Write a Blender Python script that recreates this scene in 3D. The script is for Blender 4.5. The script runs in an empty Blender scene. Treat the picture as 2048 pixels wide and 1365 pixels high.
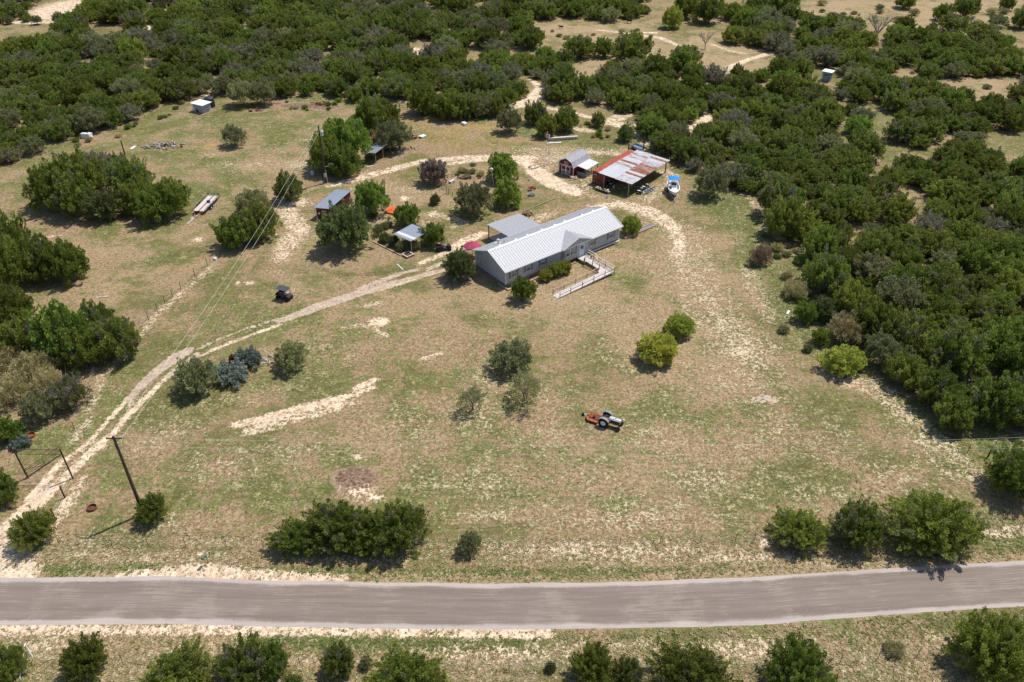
import bpy, bmesh, math, random
import numpy as np
from mathutils import Vector, Matrix
from math import radians as R_, sin, cos, pi, atan2, sqrt
random.seed(7); rng = np.random.default_rng(7)
scene = bpy.context.scene
COL = scene.collection

# ---------------------------------------------------------------- camera, sky, sun
CH, CP, CF = 63.0, R_(35.6), 1593.0          # camera height, pitch below horizontal, focal length for a 2048 px frame
cam_d = bpy.data.cameras.new('camera'); cam = bpy.data.objects.new('camera', cam_d); COL.objects.link(cam)
cam.location = (0, 0, CH); cam.rotation_euler = (pi/2 - CP, 0, 0)
cam_d.sensor_width = 36; cam_d.lens = CF/2048*36; cam_d.clip_end = 8000; cam_d.clip_start = .5
scene.camera = cam
SUN_EL, SUN_AZ = R_(62.5), R_(36)            # azimuth counter-clockwise from +x
w = bpy.data.worlds.new('World'); scene.world = w; w.use_nodes = True
nt = w.node_tree; bg = nt.nodes['Background']
sky = nt.nodes.new('ShaderNodeTexSky'); sky.sky_type = 'NISHITA'; sky.sun_disc = False
sky.sun_elevation = SUN_EL; sky.sun_rotation = pi/2 - SUN_AZ
nt.links.new(sky.outputs[0], bg.inputs[0]); bg.inputs[1].default_value = .115
sd = bpy.data.lights.new('sun', 'SUN'); sd.energy = 4.3; sd.angle = R_(.53); sd.color = (1, .95, .87)
so = bpy.data.objects.new('sun', sd); COL.objects.link(so)
dv = Vector((cos(SUN_EL)*cos(SUN_AZ), cos(SUN_EL)*sin(SUN_AZ), sin(SUN_EL)))
so.rotation_euler = dv.to_track_quat('Z', 'Y').to_euler(); so.location = (60, 60, 120)
vs = scene.view_settings; vs.view_transform = 'Standard'; vs.look = 'None'; vs.gamma = 1; vs.exposure = .14
vs.use_curve_mapping = False
scene.cycles.max_bounces = 6; scene.cycles.diffuse_bounces = 3; scene.cycles.glossy_bounces = 2
scene.cycles.transparent_max_bounces = 6

# ---------------------------------------------------------------- surveying: where a line of sight meets the ground
def ray(x, y):
    u, v = (x-1024)/CF, (682.5-y)/CF
    return np.array([u, cos(CP)+v*sin(CP), -sin(CP)+v*cos(CP)])
def G(x, y, z=0.):
    d = ray(x, y); t = (CH-z)/-d[2]
    return np.array([d[0]*t, d[1]*t, z])
def Gv(xy, z=0.):
    return np.array([G(a, b, z)[:2] for a, b in xy])
def depth(P): return P[1]*cos(CP) + (CH-P[2])*sin(CP)
def ppm(P): return CF/depth(P)

# ---------------------------------------------------------------- node helpers
def srgb(r, g, b):
    f = lambda c: (c/255/12.92) if c/255 <= .04045 else ((c/255+.055)/1.055)**2.4
    return (f(r), f(g), f(b), 1)
class NT:
    def __init__(s, name):
        s.m = bpy.data.materials.new(name); s.m.use_nodes = True; s.t = s.m.node_tree
        s.b = s.t.nodes['Principled BSDF']; s.n = s.t.nodes; s.l = s.t.links
        s.b.inputs['Specular IOR Level'].default_value = .25; s.b.inputs['Roughness'].default_value = .8
    def set(s, sock, v):
        if isinstance(v, bpy.types.NodeSocket): s.l.new(v, sock)
        elif v is not None: sock.default_value = v
    def noise(s, scale, detail=3, rough=.55, vec=None, w=0.):
        n = s.n.new('ShaderNodeTexNoise'); n.inputs['Scale'].default_value = scale
        n.inputs['Detail'].default_value = detail; n.inputs['Roughness'].default_value = rough
        if vec is None: vec = s.pos()
        if w:
            a = s.n.new('ShaderNodeVectorMath'); a.operation = 'ADD'; s.l.new(vec, a.inputs[0]); a.inputs[1].default_value = (w, w*1.7, w*.3); vec = a.outputs[0]
        s.l.new(vec, n.inputs['Vector']); return n.outputs['Fac']
    def voro(s, scale, feature='F1', vec=None):
        n = s.n.new('ShaderNodeTexVoronoi'); n.inputs['Scale'].default_value = scale; n.feature = feature
        s.l.new(vec if vec is not None else s.pos(), n.inputs['Vector']); return n
    def pos(s, kind='Object'):
        if not hasattr(s, 'tc'): s.tc = s.n.new('ShaderNodeTexCoord')
        return s.tc.outputs[kind]
    def math(s, op, a, b=None, c=None, clamp=False):
        n = s.n.new('ShaderNodeMath'); n.operation = op; n.use_clamp = clamp
        s.set(n.inputs[0], a); s.set(n.inputs[1], b); s.set(n.inputs[2], c); return n.outputs[0]
    def sm(s, v, lo, hi, a=0., b=1.):
        n = s.n.new('ShaderNodeMapRange'); n.interpolation_type = 'SMOOTHSTEP'
        s.set(n.inputs['Value'], v); n.inputs['From Min'].default_value = lo; n.inputs['From Max'].default_value = hi
        n.inputs['To Min'].default_value = a; n.inputs['To Max'].default_value = b; return n.outputs[0]
    def mix(s, f, a, b, mode='MIX'):
        n = s.n.new('ShaderNodeMix'); n.data_type = 'RGBA'; n.blend_type = mode
        s.set(n.inputs[0], f); s.set(n.inputs[6], a); s.set(n.inputs[7], b); return n.outputs[2]
    def attr(s, name, comp=None):
        n = s.n.new('ShaderNodeAttribute'); n.attribute_name = name
        if comp is None: return n.outputs['Fac']
        if comp == 'c': return n.outputs['Color']
        q = s.n.new('ShaderNodeSeparateColor'); s.l.new(n.outputs['Color'], q.inputs[0]); return q.outputs
    def bump(s, h, strength=.5, dist=.05):
        n = s.n.new('ShaderNodeBump'); n.inputs['Strength'].default_value = strength; n.inputs['Distance'].default_value = dist
        s.set(n.inputs['Height'], h); s.l.new(n.outputs[0], s.b.inputs['Normal'])
    def col(s, v): s.set(s.b.inputs['Base Color'], v)
    def ramp(s, v, stops):
        n = s.n.new('ShaderNodeValToRGB'); e = n.color_ramp.elements
        while len(e) < len(stops): e.new(.5)
        for i, (p, c) in enumerate(stops): e[i].position = p; e[i].color = c
        s.set(n.inputs[0], v); return n.outputs[0]
MATS = {}
def plain(name, c, rough=.7, metal=0., var=.12, scale=3., spec=.3, dirt=None, stretch=None):
    """painted / weathered surface: base colour with mottling and a little dirt"""
    if name in MATS: return MATS[name]
    t = NT(name); t.b.inputs['Roughness'].default_value = rough; t.b.inputs['Metallic'].default_value = metal
    t.b.inputs['Specular IOR Level'].default_value = spec
    c = c if len(c) == 4 else (*c, 1)
    v = t.pos()
    if stretch:
        mp = t.n.new('ShaderNodeMapping'); mp.inputs['Scale'].default_value = stretch; t.l.new(v, mp.inputs[0]); v = mp.outputs[0]
    n1 = t.noise(scale, 5, .65, v)
    lo = tuple(x*(1-2.2*var) for x in c[:3])+(1,); hi = tuple(min(1, x*(1+1.6*var)) for x in c[:3])+(1,)
    cc = t.mix(t.sm(n1, .3, .7), lo, hi)
    if dirt:
        cc = t.mix(t.sm(t.noise(scale*.6, 6, .7, v, 5.), .52, .66, 0, dirt[1]), cc, dirt[0])
    t.col(cc); MATS[name] = t.m; return t.m

# ---------------------------------------------------------------- mesh helpers
class MB:
    """collects shapes and links them as ONE mesh object"""
    def __init__(s): s.v = []; s.f = []; s.mi = []; s.cur = 0
    def add(s, vs, fs):
        o = len(s.v); s.v += [tuple(map(float, p)) for p in vs]; s.f += [tuple(i+o for i in f) for f in fs]; s.mi += [s.cur]*len(fs); return s
    def box(s, x0, x1, y0, y1, z0, z1, M=None):
        vs = [(x0,y0,z0),(x1,y0,z0),(x1,y1,z0),(x0,y1,z0),(x0,y0,z1),(x1,y0,z1),(x1,y1,z1),(x0,y1,z1)]
        if M is not None: vs = [M @ Vector(p) for p in vs]
        return s.add(vs, [(0,3,2,1),(4,5,6,7),(0,1,5,4),(1,2,6,5),(2,3,7,6),(3,0,4,7)])
    def bar(s, a, b, wd, h=None):
        """square bar between two points"""
        a = Vector(a); b = Vector(b); d = (b-a); L = d.length; q = d.to_track_quat('X', 'Z').to_matrix().to_4x4()
        h = h or wd
        return s.box(0, L, -wd/2, wd/2, -h/2, h/2, Matrix.Translation(a) @ q)
    def tube(s, pts, rad, n=6, cap=True):
        pts = [Vector(p) for p in pts]
        if not hasattr(rad, '__len__'): rad = [rad]*len(pts)
        o = len(s.v); vs = []; fs = []
        for i, p in enumerate(pts):
            d = (pts[min(i+1, len(pts)-1)]-pts[max(i-1, 0)]).normalized()
            q = d.to_track_quat('Z', 'Y').to_matrix()
            for k in range(n):
                a = 2*pi*k/n; vs.append(p + q @ Vector((cos(a)*rad[i], sin(a)*rad[i], 0)))
        for i in range(len(pts)-1):
            for k in range(n):
                a, b = i*n+k, i*n+(k+1) % n; fs.append((a, b, b+n, a+n))
        if cap: fs.append(tuple(range(n))[::-1]); fs.append(tuple(range((len(pts)-1)*n, len(pts)*n)))
        return s.add(vs, fs)
    def lathe(s, prof, n=16, c=(0,0,0), M=None, cap=True):
        """profile of (radius, z)"""
        vs = []; fs = []
        for r, z in prof:
            for k in range(n):
                a = 2*pi*k/n; p = Vector((c[0]+r*cos(a), c[1]+r*sin(a), c[2]+z)); vs.append(M @ p if M is not None else p)
        for i in range(len(prof)-1):
            for k in range(n): fs.append((i*n+k, i*n+(k+1) % n, (i+1)*n+(k+1) % n, (i+1)*n+k))
        if cap and prof[0][0] > 1e-4: fs.append(tuple(range(n))[::-1])
        if cap and prof[-1][0] > 1e-4: fs.append(tuple(range((len(prof)-1)*n, len(prof)*n)))
        return s.add(vs, fs)
    def prism(s, poly, z0, z1, M=None):
        """poly extruded in z; M places it"""
        n = len(poly); vs = [Vector((x, y, z0)) for x, y in poly]+[Vector((x, y, z1)) for x, y in poly]
        if M is not None: vs = [M @ p for p in vs]
        return s.add(vs, [tuple(range(n))[::-1], tuple(range(n, 2*n))]+[(i, (i+1) % n, (i+1) % n+n, i+n) for i in range(n)])
    def blob(s, c, r, seed=0, sub=1, rough=.25):
        bm = bmesh.new(); bmesh.ops.create_icosphere(bm, subdivisions=sub, radius=1)
        rr = random.Random(seed); r = r if hasattr(r, '__len__') else (r, r, r)
        vs = []
        for v in bm.verts:
            k = 1+rr.uniform(-rough, rough); vs.append((c[0]+v.co.x*r[0]*k, c[1]+v.co.y*r[1]*k, c[2]+v.co.z*r[2]*k))
        fs = [tuple(v.index for v in f.verts) for f in bm.faces]; bm.free(); return s.add(vs, fs)
    def mesh(s, name, mats, smooth=False):
        me = bpy.data.meshes.new(name); me.from_pydata(s.v, [], s.f)
        for m in (mats if isinstance(mats, (list, tuple)) else [mats]): me.materials.append(m)
        if isinstance(mats, (list, tuple)): me.polygons.foreach_set('material_index', s.mi)
        if smooth: me.polygons.foreach_set('use_smooth', [True]*len(me.polygons))
        me.update(); return me
    def build(s, name, mats, parent=None, smooth=False, loc=None, rot=0.):
        o = bpy.data.objects.new(name, s.mesh(name, mats, smooth)); COL.objects.link(o)
        if parent is not None: o.parent = parent
        if loc is not None: o.location = loc
        if rot: o.rotation_euler.z = rot
        return o
def tag(o, label=None, cat=None, group=None, kind=None):
    if label: o['label'] = label
    if cat: o['category'] = cat
    if group: o['group'] = group
    if kind: o['kind'] = kind
    return o
def thing(name, label, cat, loc=(0,0,0), rot=0., group=None):
    o = bpy.data.objects.new(name, None); COL.objects.link(o); o.location = tuple(map(float, loc)); o.rotation_euler.z = rot
    o.empty_display_size = .3
    return tag(o, label, cat, group)
def link(me, name, parent=None, loc=(0,0,0), rot=(0,0,0), sc=(1,1,1)):
    o = bpy.data.objects.new(name, me); COL.objects.link(o)
    if parent is not None: o.parent = parent
    o.location = loc; o.rotation_euler = rot; o.scale = sc; return o
def np_mesh(name, V, F, mat, attrs=None):
    """fast mesh from numpy arrays; F is (n,3) or (n,4)"""
    me = bpy.data.meshes.new(name); k = F.shape[1]
    me.vertices.add(len(V)); me.vertices.foreach_set('co', V.astype(np.float32).ravel())
    me.loops.add(F.size); me.loops.foreach_set('vertex_index', F.astype(np.int32).ravel())
    me.polygons.add(len(F)); me.polygons.foreach_set('loop_start', np.arange(0, F.size, k, dtype=np.int32))
    for an, (dom, typ, data) in (attrs or {}).items():
        a = me.attributes.new(an, typ, dom); a.data.foreach_set('color' if 'COLOR' in typ else 'value', data.astype(np.float32).ravel())
    me.update(); me.validate()
    me.materials.append(mat); return me
# ================================================================ GROUND
# colour regions of the land, surveyed from the photograph: each is a stroke (polyline) or an area in world metres
# channels: 0 bare caliche, 1 green grass, 2 dry thatch, 3 drive gravel, 4 rust-gold grass, 5 red-brown litter / mulch
AX_x = np.concatenate([-np.geomspace(2200, 205, 16), np.arange(-200, -62, .9), np.arange(-62, 62, .4), np.arange(62, 200, .9), np.geomspace(205, 2200, 16)])
AX_y = np.concatenate([-np.geomspace(1500, 10, 10), np.arange(0, 36, 2.), np.arange(36, 110, .33), np.arange(110, 175, .45), np.arange(175, 330, .9), np.geomspace(335, 3500, 18)])
GX, GY = np.meshgrid(AX_x, AX_y); NX, NY = len(AX_x), len(AX_y)
CHN = np.zeros((6, NY, NX))
def _rng(lo, hi, ax): return np.searchsorted(ax, lo), np.searchsorted(ax, hi)
def stroke(ch, pts, r, amp=1., soft=1., world=False, maxi=True):
    """pts in photo pixels; r metres (scalar or per point)"""
    W = np.array(pts, float) if world else Gv(pts)
    rr = np.array(r if hasattr(r, '__len__') else [r]*len(W), float)
    for i in range(len(W)-1):
        a, b = W[i], W[i+1]; pad = max(rr[i], rr[i+1])+soft+.5
        x0, x1 = _rng(min(a[0], b[0])-pad, max(a[0], b[0])+pad, AX_x); y0, y1 = _rng(min(a[1], b[1])-pad, max(a[1], b[1])+pad, AX_y)
        if x1 <= x0 or y1 <= y0: continue
        X = GX[y0:y1, x0:x1]; Y = GY[y0:y1, x0:x1]; d = b-a; t = np.clip(((X-a[0])*d[0]+(Y-a[1])*d[1])/(d@d+1e-9), 0, 1)
        D = np.hypot(X-a[0]-t*d[0], Y-a[1]-t*d[1]); rad = rr[i]+(rr[i+1]-rr[i])*t
        val = amp*np.clip(1-(D-rad)/soft, 0, 1); S = CHN[ch, y0:y1, x0:x1]
        if amp < 0: S += val
        else: np.maximum(S, val, out=S)
def blob(ch, cx, cy, rx, ry, amp=1., soft=.5, rot=0.):
    """ellipse given in photo pixels (centre and half sizes on the ground); soft = share of the radius that fades"""
    c = G(cx, cy); k = ppm(c); r0 = rx/k; yy = (G(cx, cy-ry)[1]-G(cx, cy+ry)[1])/2
    pad = 1+soft; m = max(r0, yy)*pad
    x0, x1 = _rng(c[0]-m, c[0]+m, AX_x); y0, y1 = _rng(c[1]-m, c[1]+m, AX_y)
    if x1 <= x0 or y1 <= y0: return
    X = GX[y0:y1, x0:x1]-c[0]; Y = GY[y0:y1, x0:x1]-c[1]
    if rot: X, Y = X*cos(rot)+Y*sin(rot), -X*sin(rot)+Y*cos(rot)
    D = np.sqrt((X/r0)**2+(Y/yy)**2); val = amp*np.clip((1+soft-D)/(2*soft), 0, 1); S = CHN[ch, y0:y1, x0:x1]
    if amp < 0: S += val
    else: np.maximum(S, val, out=S)
def in_poly(X, Y, poly):
    ins = np.zeros(X.shape, bool); n = len(poly)
    for i in range(n):
        x1, y1 = poly[i]; x2, y2 = poly[(i+1) % n]
        if y1 == y2: continue
        c = ((y1 > Y) != (y2 > Y)) & (X < (x2-x1)*(Y-y1)/(y2-y1)+x1); ins ^= c
    return ins
def area(ch, pts, amp=1., soft=1.5):
    W = Gv(pts); x0, x1 = _rng(W[:,0].min()-soft, W[:,0].max()+soft, AX_x); y0, y1 = _rng(W[:,1].min()-soft, W[:,1].max()+soft, AX_y)
    X = GX[y0:y1, x0:x1]; Y = GY[y0:y1, x0:x1]; ins = in_poly(X, Y, W)
    D = np.full(X.shape, 1e9)
    for i in range(len(W)):
        a, b = W[i], W[(i+1) % len(W)]; d = b-a; t = np.clip(((X-a[0])*d[0]+(Y-a[1])*d[1])/(d@d+1e-9), 0, 1)
        D = np.minimum(D, np.hypot(X-a[0]-t*d[0], Y-a[1]-t*d[1]))
    sd_ = np.where(ins, D, -D); val = amp*np.clip(.5+sd_/(2*soft), 0, 1); S = CHN[ch, y0:y1, x0:x1]
    if amp < 0: S += val
    else: np.maximum(S, val, out=S)

# --- the drive from the road: two wheel tracks, then one gravel bed
B, GR, DRY, GV, RUST, LIT = range(6)
stroke(B, [(-40,1110),(5,1130),(35,1110),(40,1150)], [1.2,1.4,1.0,1.6], 1, .7)
stroke(B, [(20,1125),(8,1085),(18,1050),(56,1016),(80,998)], [1.,.8,.7,.7,.5], 1, .6)
stroke(B, [(61,998),(84,972),(104,946),(122,926),(163,898),(183,881),(208,850),(235,822),(262,792),(290,764)], [.4,.35,.25,.2,.1,.1,.08,.08,.05,.05], 1, .5)
stroke(B, [(76,1006),(102,982),(120,964),(142,944),(168,919),(188,898),(229,865),(244,845),(268,820),(300,788),(330,758),(358,736)], [.6,.5,.42,.4,.35,.3,.22,.2,.2,.18,.15,.12], 1, .5)
stroke(B, [(188,900),(205,893)], .3, .9, .5)
stroke(GV, [(70,1000),(130,935),(180,885),(230,845),(280,790)], [.5,.4,.3,.3,.3], .42, .8)
stroke(GV, [(255,800),(290,765),(320,738),(350,716),(380,700)], [.25,.45,.6,.75,.5], .95, .5)
stroke(GV, [(340,750),(375,722),(395,708)], [.3,.4,.2], .7, .5)
stroke(B, [(365,732),(400,712),(450,690),(520,664),(560,650)], .12, .9, .45)
stroke(GV, [(385,702),(440,678),(500,655),(560,637)], [.2,.1,.1,.2], .62, .5)
stroke(GV, [(560,642),(600,628),(640,612),(690,596),(740,580),(790,565)], [.3,.65,.8,.7,.55,.4], 1, .5)
stroke(GV, [(740,582),(790,566),(840,552),(900,536),(950,520)], [.5,.35,.25,.2,.2], .9, .5)
stroke(B, [(740,584),(800,566),(850,550),(890,540)], [.3,.4,.35,.3], .9, .5)
stroke(GV, [(720,578),(780,555),(810,545),(835,540)], [.4,.4,.3,.25], .8, .4)
stroke(B, [(840,528),(870,515),(900,503),(940,490)], [.25,.35,.5,.4], .85, .6)
stroke(GV, [(855,540),(900,520),(920,510)], .3, .7, .6)
stroke(B, [(890,505),(935,480),(965,468)], [.4,.9,.5], .9, .8)
# --- caliche yard beside the red shed
stroke(B, [(570,395),(580,430),(600,460),(575,490),(560,520)], [.8,1.,1.1,1.2,.5], .66, 2.2)
blob(B, 590, 405, 35, 10, .85, .6); blob(B, 556, 545, 28, 12, .35, .8); blob(B, 498, 566, 10, 5, .95, .5, .5); blob(B, 475, 566, 5, 4, .9, .5)
stroke(B, [(660,372),(720,356),(800,335),(850,322)], [.5,.9,.9,.6], .75, .9)
stroke(B, [(880,320),(930,316),(1000,314),(1060,316)], [.7,.8,.6,.8], .75, 1.2)
stroke(B, [(900,328),(950,322),(1030,318)], .5, .7, .8)
# --- yard loop past the barn and round the house
area(B, [(1035,305),(1120,300),(1200,302),(1190,330),(1115,325),(1115,350),(1170,370),(1190,385),(1170,392),(1120,388),(1090,368),(1065,345),(1040,330)], .5, 2.)
stroke(B, [(1045,322),(1075,345),(1110,368),(1150,385)], [1.,1.6,1.8,1.2], .95, 1.)
stroke(B, [(1060,318),(1110,320),(1180,305),(1240,308)], [1.,1.,.8,.4], .6, 1.5)
area(B, [(1150,355),(1195,345),(1190,380),(1235,400),(1200,405),(1160,395)], .45, 1.5)
stroke(B, [(1180,415),(1240,408),(1290,420),(1330,440),(1355,465),(1360,490),(1350,515)], [.3,.9,1.3,1.0,.8,.6,.3], .72, 2.)
stroke(B, [(1290,400),(1340,370),(1345,350)], [1.2,.9,.6], .45, 1.8)
stroke(B, [(1330,345),(1345,352)], 1.2, .6, 1.)
stroke(B, [(1000,445),(1070,440),(1110,425)], [.6,1.0,.5], .55, 1.)
stroke(B, [(905,455),(930,445),(880,430),(870,425)], [.3,.5,.4,.3], .6, .8)
blob(B, 808, 398, 14, 7, .8, .7); blob(B, 868, 430, 16, 6, .8, .7); blob(B, 850, 445, 10, 5, .6, .7)
stroke(B, [(1350,505),(1370,540),(1400,580),(1430,620),(1470,660),(1490,700)], [.8,.8,1.,1.2,1.6,1.3], .5, 2.)
stroke(B, [(1500,545),(1510,590),(1540,640)], [.7,.6,.4], .46, 2.5)
stroke(B, [(1290,430),(1370,470),(1385,540),(1420,610),(1480,690),(1500,740)], [2.,3.,3.,3.5,3.5,2.], .40, 3.)
stroke(GR, [(1440,380),(1490,450),(1540,540),(1600,620),(1640,690)], [3.,3.,3.,3.,2.], .85, 3.)
stroke(GR, [(1780,790),(1860,860),(1930,930)], [1.,1.,1.], .7, 2.)
stroke(B, [(1180,500),(1240,505),(1300,520),(1330,560)], [.6,.8,1.,.8], .35, 1.5)
stroke(B, [(1010,560),(1100,590),(1200,600),(1260,620)], [.5,1.,1.,.6], .3, 1.5)
# --- bare streaks in the front field
stroke(B, [(470,850),(530,838),(590,822),(650,805),(700,792),(745,775)], [.2,.5,.55,.4,.2,.15], .92, .8)
stroke(B, [(500,862),(580,838),(660,818),(720,800)], [.6,.7,.6,.4], .62, 1.)
stroke(B, [(712,778),(735,766),(752,760)], [.25,.4,.15], .95, .6)
stroke(B, [(845,718),(880,708)], .25, .7, .4)
blob(B, 757, 644, 22, 10, .95, .45, .1); stroke(B, [(690,655),(720,650),(745,655),(770,672)], .3, .55, .8); stroke(B, [(735,612),(760,606)], .35, .5, .8)
for bx, by, rx_, ry_, a_ in [(640,690,60,25,.35),(480,800,50,16,.4),(620,745,50,14,.3),(350,860,70,30,.45),(300,890,60,30,.42),(450,930,110,45,.42),(600,900,90,40,.36),
        (480,760,70,20,.28),(800,850,120,60,.34),(980,760,60,50,.45),(950,830,90,50,.42),(900,700,90,40,.22),(1080,870,120,60,.36),(960,960,150,70,.36),(860,960,60,40,.36),
        (1180,960,160,60,.33),(1330,880,120,70,.38),(1420,960,140,50,.42),(1500,900,120,70,.36),(1560,860,60,60,.44),(1650,890,80,60,.4),(1780,960,110,50,.42),(1850,880,60,60,.5),
        (1900,950,60,40,.42),(1480,760,110,60,.42),(1490,700,80,50,.56),(1330,750,120,70,.32),(1250,700,90,50,.3),(1100,800,80,50,.34),(1200,620,80,25,.3),(1050,640,130,40,.18),
        (1400,640,80,40,.42),(1640,1000,160,40,.36),(1250,1040,260,28,.5),(1000,1030,120,28,.44),(1200,1100,330,22,.62),(1500,1115,200,14,.62),(1680,1125,100,10,.55),(700,1110,60,12,.6),
        (200,1110,120,14,.5),(330,1050,110,25,.42),(450,1085,110,12,.4),(440,1040,70,30,.22),(590,1080,40,12,.5),(720,985,35,16,.8),(715,913,12,7,.85),(745,995,20,8,.9),(1990,1030,60,16,.3),
        (560,780,60,12,.3),(700,720,40,14,.32),(570,600,30,10,.25),(520,640,60,20,.2),(1100,1010,200,30,.34),(1330,1010,150,25,.4)]:
    blob(B, bx, by, rx_, ry_, a_, .8)
blob(GV, 1533, 797, 34, 13, .62, .5)
stroke(B, [(1650,745),(1720,770),(1780,785)], [.7,1.1,.6], .55, 1.5); stroke(B, [(1760,790),(1830,840),(1900,900),(1960,960)], [1.,1.,.9,.8], .5, 1.6)
stroke(B, [(690,1160),(520,1150),(400,1146),(340,1148),(240,1152)], [.3,.5,.9,.8,.3], .95, .5)
blob(B, 408, 1107, 12, 7, .95, .5); blob(B, 270, 1052, 12, 7, .5, .8); blob(B, 1528, 1085, 18, 12, .8, .6); blob(B, 1525, 1075, 14, 6, .6, .6)
stroke(B, [(1960,1068),(2060,1060)], .5, .6, .8); stroke(B, [(100,1062),(140,1000),(165,960)], [.5,.6,.4], .6, .8); stroke(B, [(40,1070),(100,1080),(180,1085)], .4, .45, .8)
# south side of the road
for q_ in ((100,1300,200,30),(400,1300,160,22),(1100,1310,260,24),(1500,1305,240,26),(1900,1280,200,14),(300,1115,220,16),(1250,1110,300,24),(700,1120,160,10)): blob(B, *q_, .5, .7)
stroke(B, [(-60,1262),(400,1260),(700,1262),(1100,1268)], .35, .9, .5)
for bx, by, rx_, ry_, a_ in [(120,1290,140,16,.66),(420,1290,60,10,.5),(1000,1308,220,22,.66),(1200,1290,200,12,.6),(1500,1300,160,22,.7),(1750,1330,200,30,.42),(620,1325,70,20,.55),(960,1345,90,20,.45),
        (200,1345,120,20,.45),(1850,1270,200,10,.35),(1550,1280,160,8,.5)]:
    blob(B, bx, by, rx_, ry_, a_, .8)
stroke(GR, [(480,1278),(700,1280),(950,1280),(1080,1284)], [.3,.8,.9,.5], .95, .8); stroke(GR, [(1090,1284),(1260,1280),(1420,1276)], .3, .5, .8)
stroke(GR, [(100,1142),(200,1142),(330,1140)], [.4,.6,.4], .95, .5); stroke(GR, [(520,1146),(700,1146),(900,1148),(1100,1148),(1400,1142),(1520,1134)], .4, .8, .6)
stroke(DRY, [(-60,1152),(330,1152),(700,1157),(1100,1159),(1400,1153),(1750,1134),(2100,1115)], .4, .8, .4)
stroke(GR, [(1990,1085),(2100,1080)], .9, .7, 1.); stroke(GR, [(1700,1262),(1900,1245),(2060,1235)], .8, .4, 1.)
# --- greener patches
for bx, by, rx_, ry_, a_ in [(330,810,90,35,.75),(230,790,40,50,.6),(640,700,120,35,.6),(600,770,140,20,.75),(420,790,80,25,.6),(500,970,110,35,.7),(560,1000,90,30,.75),(380,1000,50,25,.5),
        (860,970,70,50,.7),(980,900,90,50,.5),(1030,990,45,20,.85),(1090,930,70,30,.6),(1220,1010,40,22,.9),(1350,840,60,40,.5),(1450,860,60,35,.55),(1580,960,60,40,.85),(1520,1000,50,20,.8),
        (1120,960,80,30,.5),(1300,900,80,30,.5),(1000,720,60,30,.5),(940,740,30,30,.6),(1120,640,50,16,.2),(1700,960,60,30,.5),(1850,1000,60,20,.5),(660,640,120,20,.5),(480,610,60,20,.4),
        (560,640,90,12,.7),(620,620,50,10,.6),(450,660,80,15,.5),(830,580,60,10,.6),(870,585,40,10,.5),(1240,560,40,12,.75),(1260,590,60,14,.5),(1330,600,60,20,.35),(1440,640,60,40,.4),
        (1430,400,60,30,.9),(1480,440,30,30,.8),(1540,480,40,30,.6),(1650,600,60,60,.6),(1580,500,30,20,.9),(1700,690,50,30,.6),(1150,375,50,12,.6),(1100,395,40,8,.3),(1240,385,20,8,.2),
        (1990,885,70,25,1.),(1950,1040,80,14,.6),(1900,700,10,10,.1),(690,930,20,12,.9),(660,975,12,18,.9),(690,900,25,8,.8),(730,925,18,6,.5),(400,1020,60,16,.5),
        (920,420,60,10,.4),(950,440,40,10,.5),(1030,290,80,8,.5),(960,282,50,8,.5),(1200,290,90,8,.75),(1150,310,30,6,.3),(1050,265,40,10,.9),(1100,285,15,6,.3),
        (450,240,60,10,.7),(350,235,60,14,.6),(520,250,90,16,.6),(560,290,90,16,.55),(600,200,60,10,1.),(680,202,60,10,1.),(330,205,60,10,1.,),(280,225,60,8,.9),(410,320,60,16,.6),(480,330,90,14,.4),
        (395,395,30,16,.9),(300,470,60,16,.6),(220,470,60,12,.5),(310,520,60,16,.55),(60,330,60,14,.5),(20,370,40,16,.5),(100,300,60,14,.6),(860,345,30,6,.4),(700,340,60,8,.5),(640,340,40,10,.4),
        (160,880,60,30,.7),(90,870,50,30,.8),(40,860,40,20,.9),(640,565,30,10,.3),(130,760,20,50,.3),(770,540,30,8,.3),(1740,230,50,22,.95),(1700,270,60,20,.6),(1960,330,60,10,.7),(1900,300,80,14,.6),
        (1700,40,120,12,.7),(1850,70,60,12,.6),(1500,60,60,8,.3),(1300,55,50,6,.8),(1270,62,20,4,1.),(1560,130,40,6,.8),(1240,60,60,5,.4),(100,75,60,8,.3),(1750,205,60,10,.8)]:
    blob(GR, bx, by, rx_, ry_, a_, .8)
for p_ in ([(1050,45),(1300,45),(1340,110),(1230,160),(1160,150),(1100,100)], [(1370,60),(1480,70),(1560,110),(1500,160),(1400,140),(1330,110)], [(1600,0),(2048,0),(2048,40),(1860,60),(1700,50)], [(0,45),(200,60),(240,80),(0,95)], [(1790,140),(1870,165),(2010,155),(2030,200),(1870,178)], [(1975,268),(2200,268),(2200,320),(1985,318)]): area(GR, p_, .42, 4)
area(GR, [(60,330),(400,215),(620,215),(640,330),(520,380),(400,380),(250,300),(60,380)], .32, 5); area(GR, [(190,860),(300,720),(560,620),(900,560),(1000,620),(700,720),(400,900)], .12, 6)
area(GR, [(200,950),(700,860),(1500,820),(1800,900),(1900,1000),(1200,1030),(300,1030)], .12, 8)
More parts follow.
